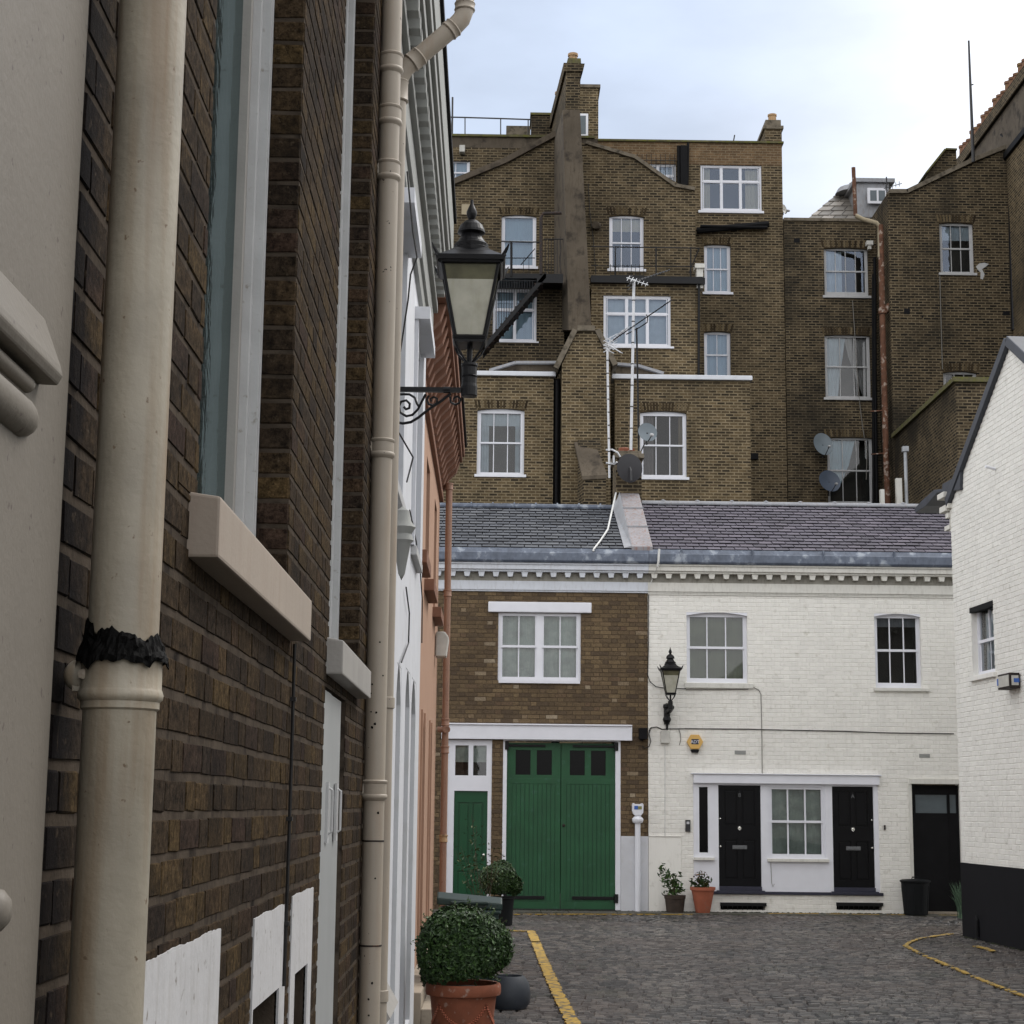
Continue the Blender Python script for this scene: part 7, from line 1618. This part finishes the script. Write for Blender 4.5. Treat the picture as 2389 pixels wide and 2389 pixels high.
# grass like clump in the dark corner
gp = gx(2240, 2115, 31.6); GC = thing('grass_clump', 'pale grassy clump in the dark corner between the side door and black plinth', 'plant', (gp.x, 31.6, 0))
m = MB(); rr = random.Random(9)
for i in range(46):
    tx, ty = 2212+rr.random()*30, 2050+rr.random()*40
    tp_ = gx(tx, ty, 31.6+rr.uniform(-.2, .2)); b_ = Vector((gp.x+rr.uniform(-.05, .15), 31.6+rr.uniform(-.1, .1), .02)); mid = b_.lerp(tp_, .55)+Vector((0, 0, .05))
    s_ = Vector((.007, 0, 0)); m.add([b_-s_, b_+s_, mid+s_, mid-s_, tp_], [(0, 1, 2, 3), (3, 2, 4)], rr.random())
meshify('foliage', m, M['grass_leaf'], GC)
for k, (px, py, sd) in enumerate(((2112, 2128, 3), (1522, 2116, 4), (1668, 2122, 5))):
    b_ = G(px, py); b_.z = .0; m = MB(); rr = random.Random(sd)
    for i in range(26):
        th = rr.uniform(0, 6.28); q = b_+Vector((rr.gauss(0, .03), rr.gauss(0, .02), 0)); tp_ = q+Vector((math.cos(th)*.05, math.sin(th)*.04, rr.uniform(.04, .10))); s_ = Vector((.012, 0, 0)); m.add([q, q.lerp(tp_, .6)+s_, tp_, q.lerp(tp_, .6)-s_], [(0, 1, 2, 3)], rr.random())
    solo('weed', m, M['plant_leaf'], ('weed sprouting at the foot of the black bin', 'weed at the foot of the wall beside the white standpipe', 'weed left of the left cellar light')[k], 'weed')

# moss and dirt gathered where the far walls meet the paving
m = MB(); rr = random.Random(77)
for i in range(520):
    x = rr.uniform(-1, 8.6); y = 32.985-abs(rr.gauss(0, .018))-.012; r_ = rr.uniform(.008, .028)
    m.lathe((x, y, .006), [(r_, 0), (r_*.7, r_*.45), (0, r_*.6)], 5, jit=.3)
for i in range(160):
    y = rr.uniform(15, 26.5); q = FRt.p(rr.uniform(0, 9), 0, .02+abs(rr.gauss(0, .02))); r_ = rr.uniform(.01, .03); m.lathe((q.x, q.y, .0), [(r_, 0), (r_*.7, r_*.45), (0, r_*.6)], 5, jit=.3)
tag(meshify('moss', m, M['moss']), 'dark moss and dirt along the wall foot', 'moss', kind='stuff')
# ================================================================ bins and tub
bx, by = -.19, 17.2
WB = thing('wheelie_bin', 'dark green wheelie bin with its lid ajar behind the big box ball', 'wheelie bin', (bx, by, 0))
m = MB(); m.prism([Vector((bx+sx*.23, by+sy*.26, .06)) for sx, sy in ((-1, -1), (1, -1), (1, 1), (-1, 1))], [Vector((bx+sx*.28, by+sy*.33, .93)) for sx, sy in ((-1, -1), (1, -1), (1, 1), (-1, 1))]); m.wbox(bx-.30, bx+.30, by-.35, by+.35, .89, .93); meshify('body', m, M['plastic_green'], WB, bevel=.02)
m = MB(); a = [(-.33, .945), (.36, .955), (.36, .985), (.20, 1.03), (-.20, 1.06), (-.33, 1.01)]
m.prism([Vector((bx-.31, by+y, z+.03)) for y, z in a], [Vector((bx+.31, by+y, z-.02)) for y, z in a]); m.wbox(bx-.18, bx+.18, by-.38, by-.30, .98, 1.01); li = meshify('lid', m, M['plastic_green'], WB, bevel=.02)
for sx in (-1, 1):
    m = MB(); m.lathe((bx+sx*.24, by+.26, .11), [(.10, -.03), (.10, .03)], 18, (1, 0, 0)); meshify('wheel', m, M['plastic_black'], WB)
tq = G(1215, 2352); m = MB(); m.lathe((tq.x-.12, tq.y, 0), [(.0, .0), (.17, .0), (.205, .05), (.215, .14), (.195, .24), (.15, .30), (.13, .30), (.13, .27), (0, .26)], 28)
solo('round_tub', m, M['plastic_grey'], 'rounded dark grey tub on the flagstones right of the box ball pot', 'tub', smooth=True)
bx = FW.uv(2125, 2090)[0]; by = 32.62
TB = thing('dustbin', 'tapered black plastic dustbin standing before the black side door', 'dustbin', (bx, by, 0))
m = MB(); m.lathe((bx, by, .012), [(.205, 0), (.215, .02), (.255, .56), (.262, .60)], 28)
for i in range(10): th = 2*math.pi*i/10; m.prism([Vector((bx+math.cos(th+d)*.212, by+math.sin(th+d)*.212, .05)) for d in (-.05, .05)]+[Vector((bx+math.cos(th)*.222, by+math.sin(th)*.222, .05))], [Vector((bx+math.cos(th+d)*.248, by+math.sin(th+d)*.248, .54)) for d in (-.05, .05)]+[Vector((bx+math.cos(th)*.262, by+math.sin(th)*.262, .54))])
meshify('body', m, M['plastic_black'], TB)
m = MB(); m.lathe((bx, by, .60), [(.262, 0), (.278, .005), (.280, .03), (.24, .045), (.05, .06), (0, .06)], 28); lid = meshify('lid', m, M['plastic_black'], TB, smooth=True)
m = MB(); m.tube([(bx-.06, by, .65), (bx-.05, by, .69), (bx+.05, by, .69), (bx+.06, by, .65)], .012, 6); meshify('handle', m, M['plastic_black'], lid)

# ---------------------------------------------------------------- GROUPS of like things
GROUPS = {'drainpipe': 'drainpipes on the house walls', 'cable': 'cables on the walls', 'satellite_dish': 'satellite dishes', 'street_lantern': 'black wall lanterns',
          'terrace_house': 'tall brick terraces behind', 'mews_house': 'houses closing the mews', 'potted_box_ball': 'clipped box balls in pots', 'potted_plant': 'potted plants by the cream wall',
          'aerial_mast': 'aerial masts', 'weed': 'weeds at the wall foot', 'post': 'cream posts behind the ridge', 'alarm_box': 'alarm boxes'}
for o in list(COL.objects):
    if o.parent is None and o.get('category'):
        g = GROUPS.get(o.name.split('.')[0])
        if g: o['group'] = g
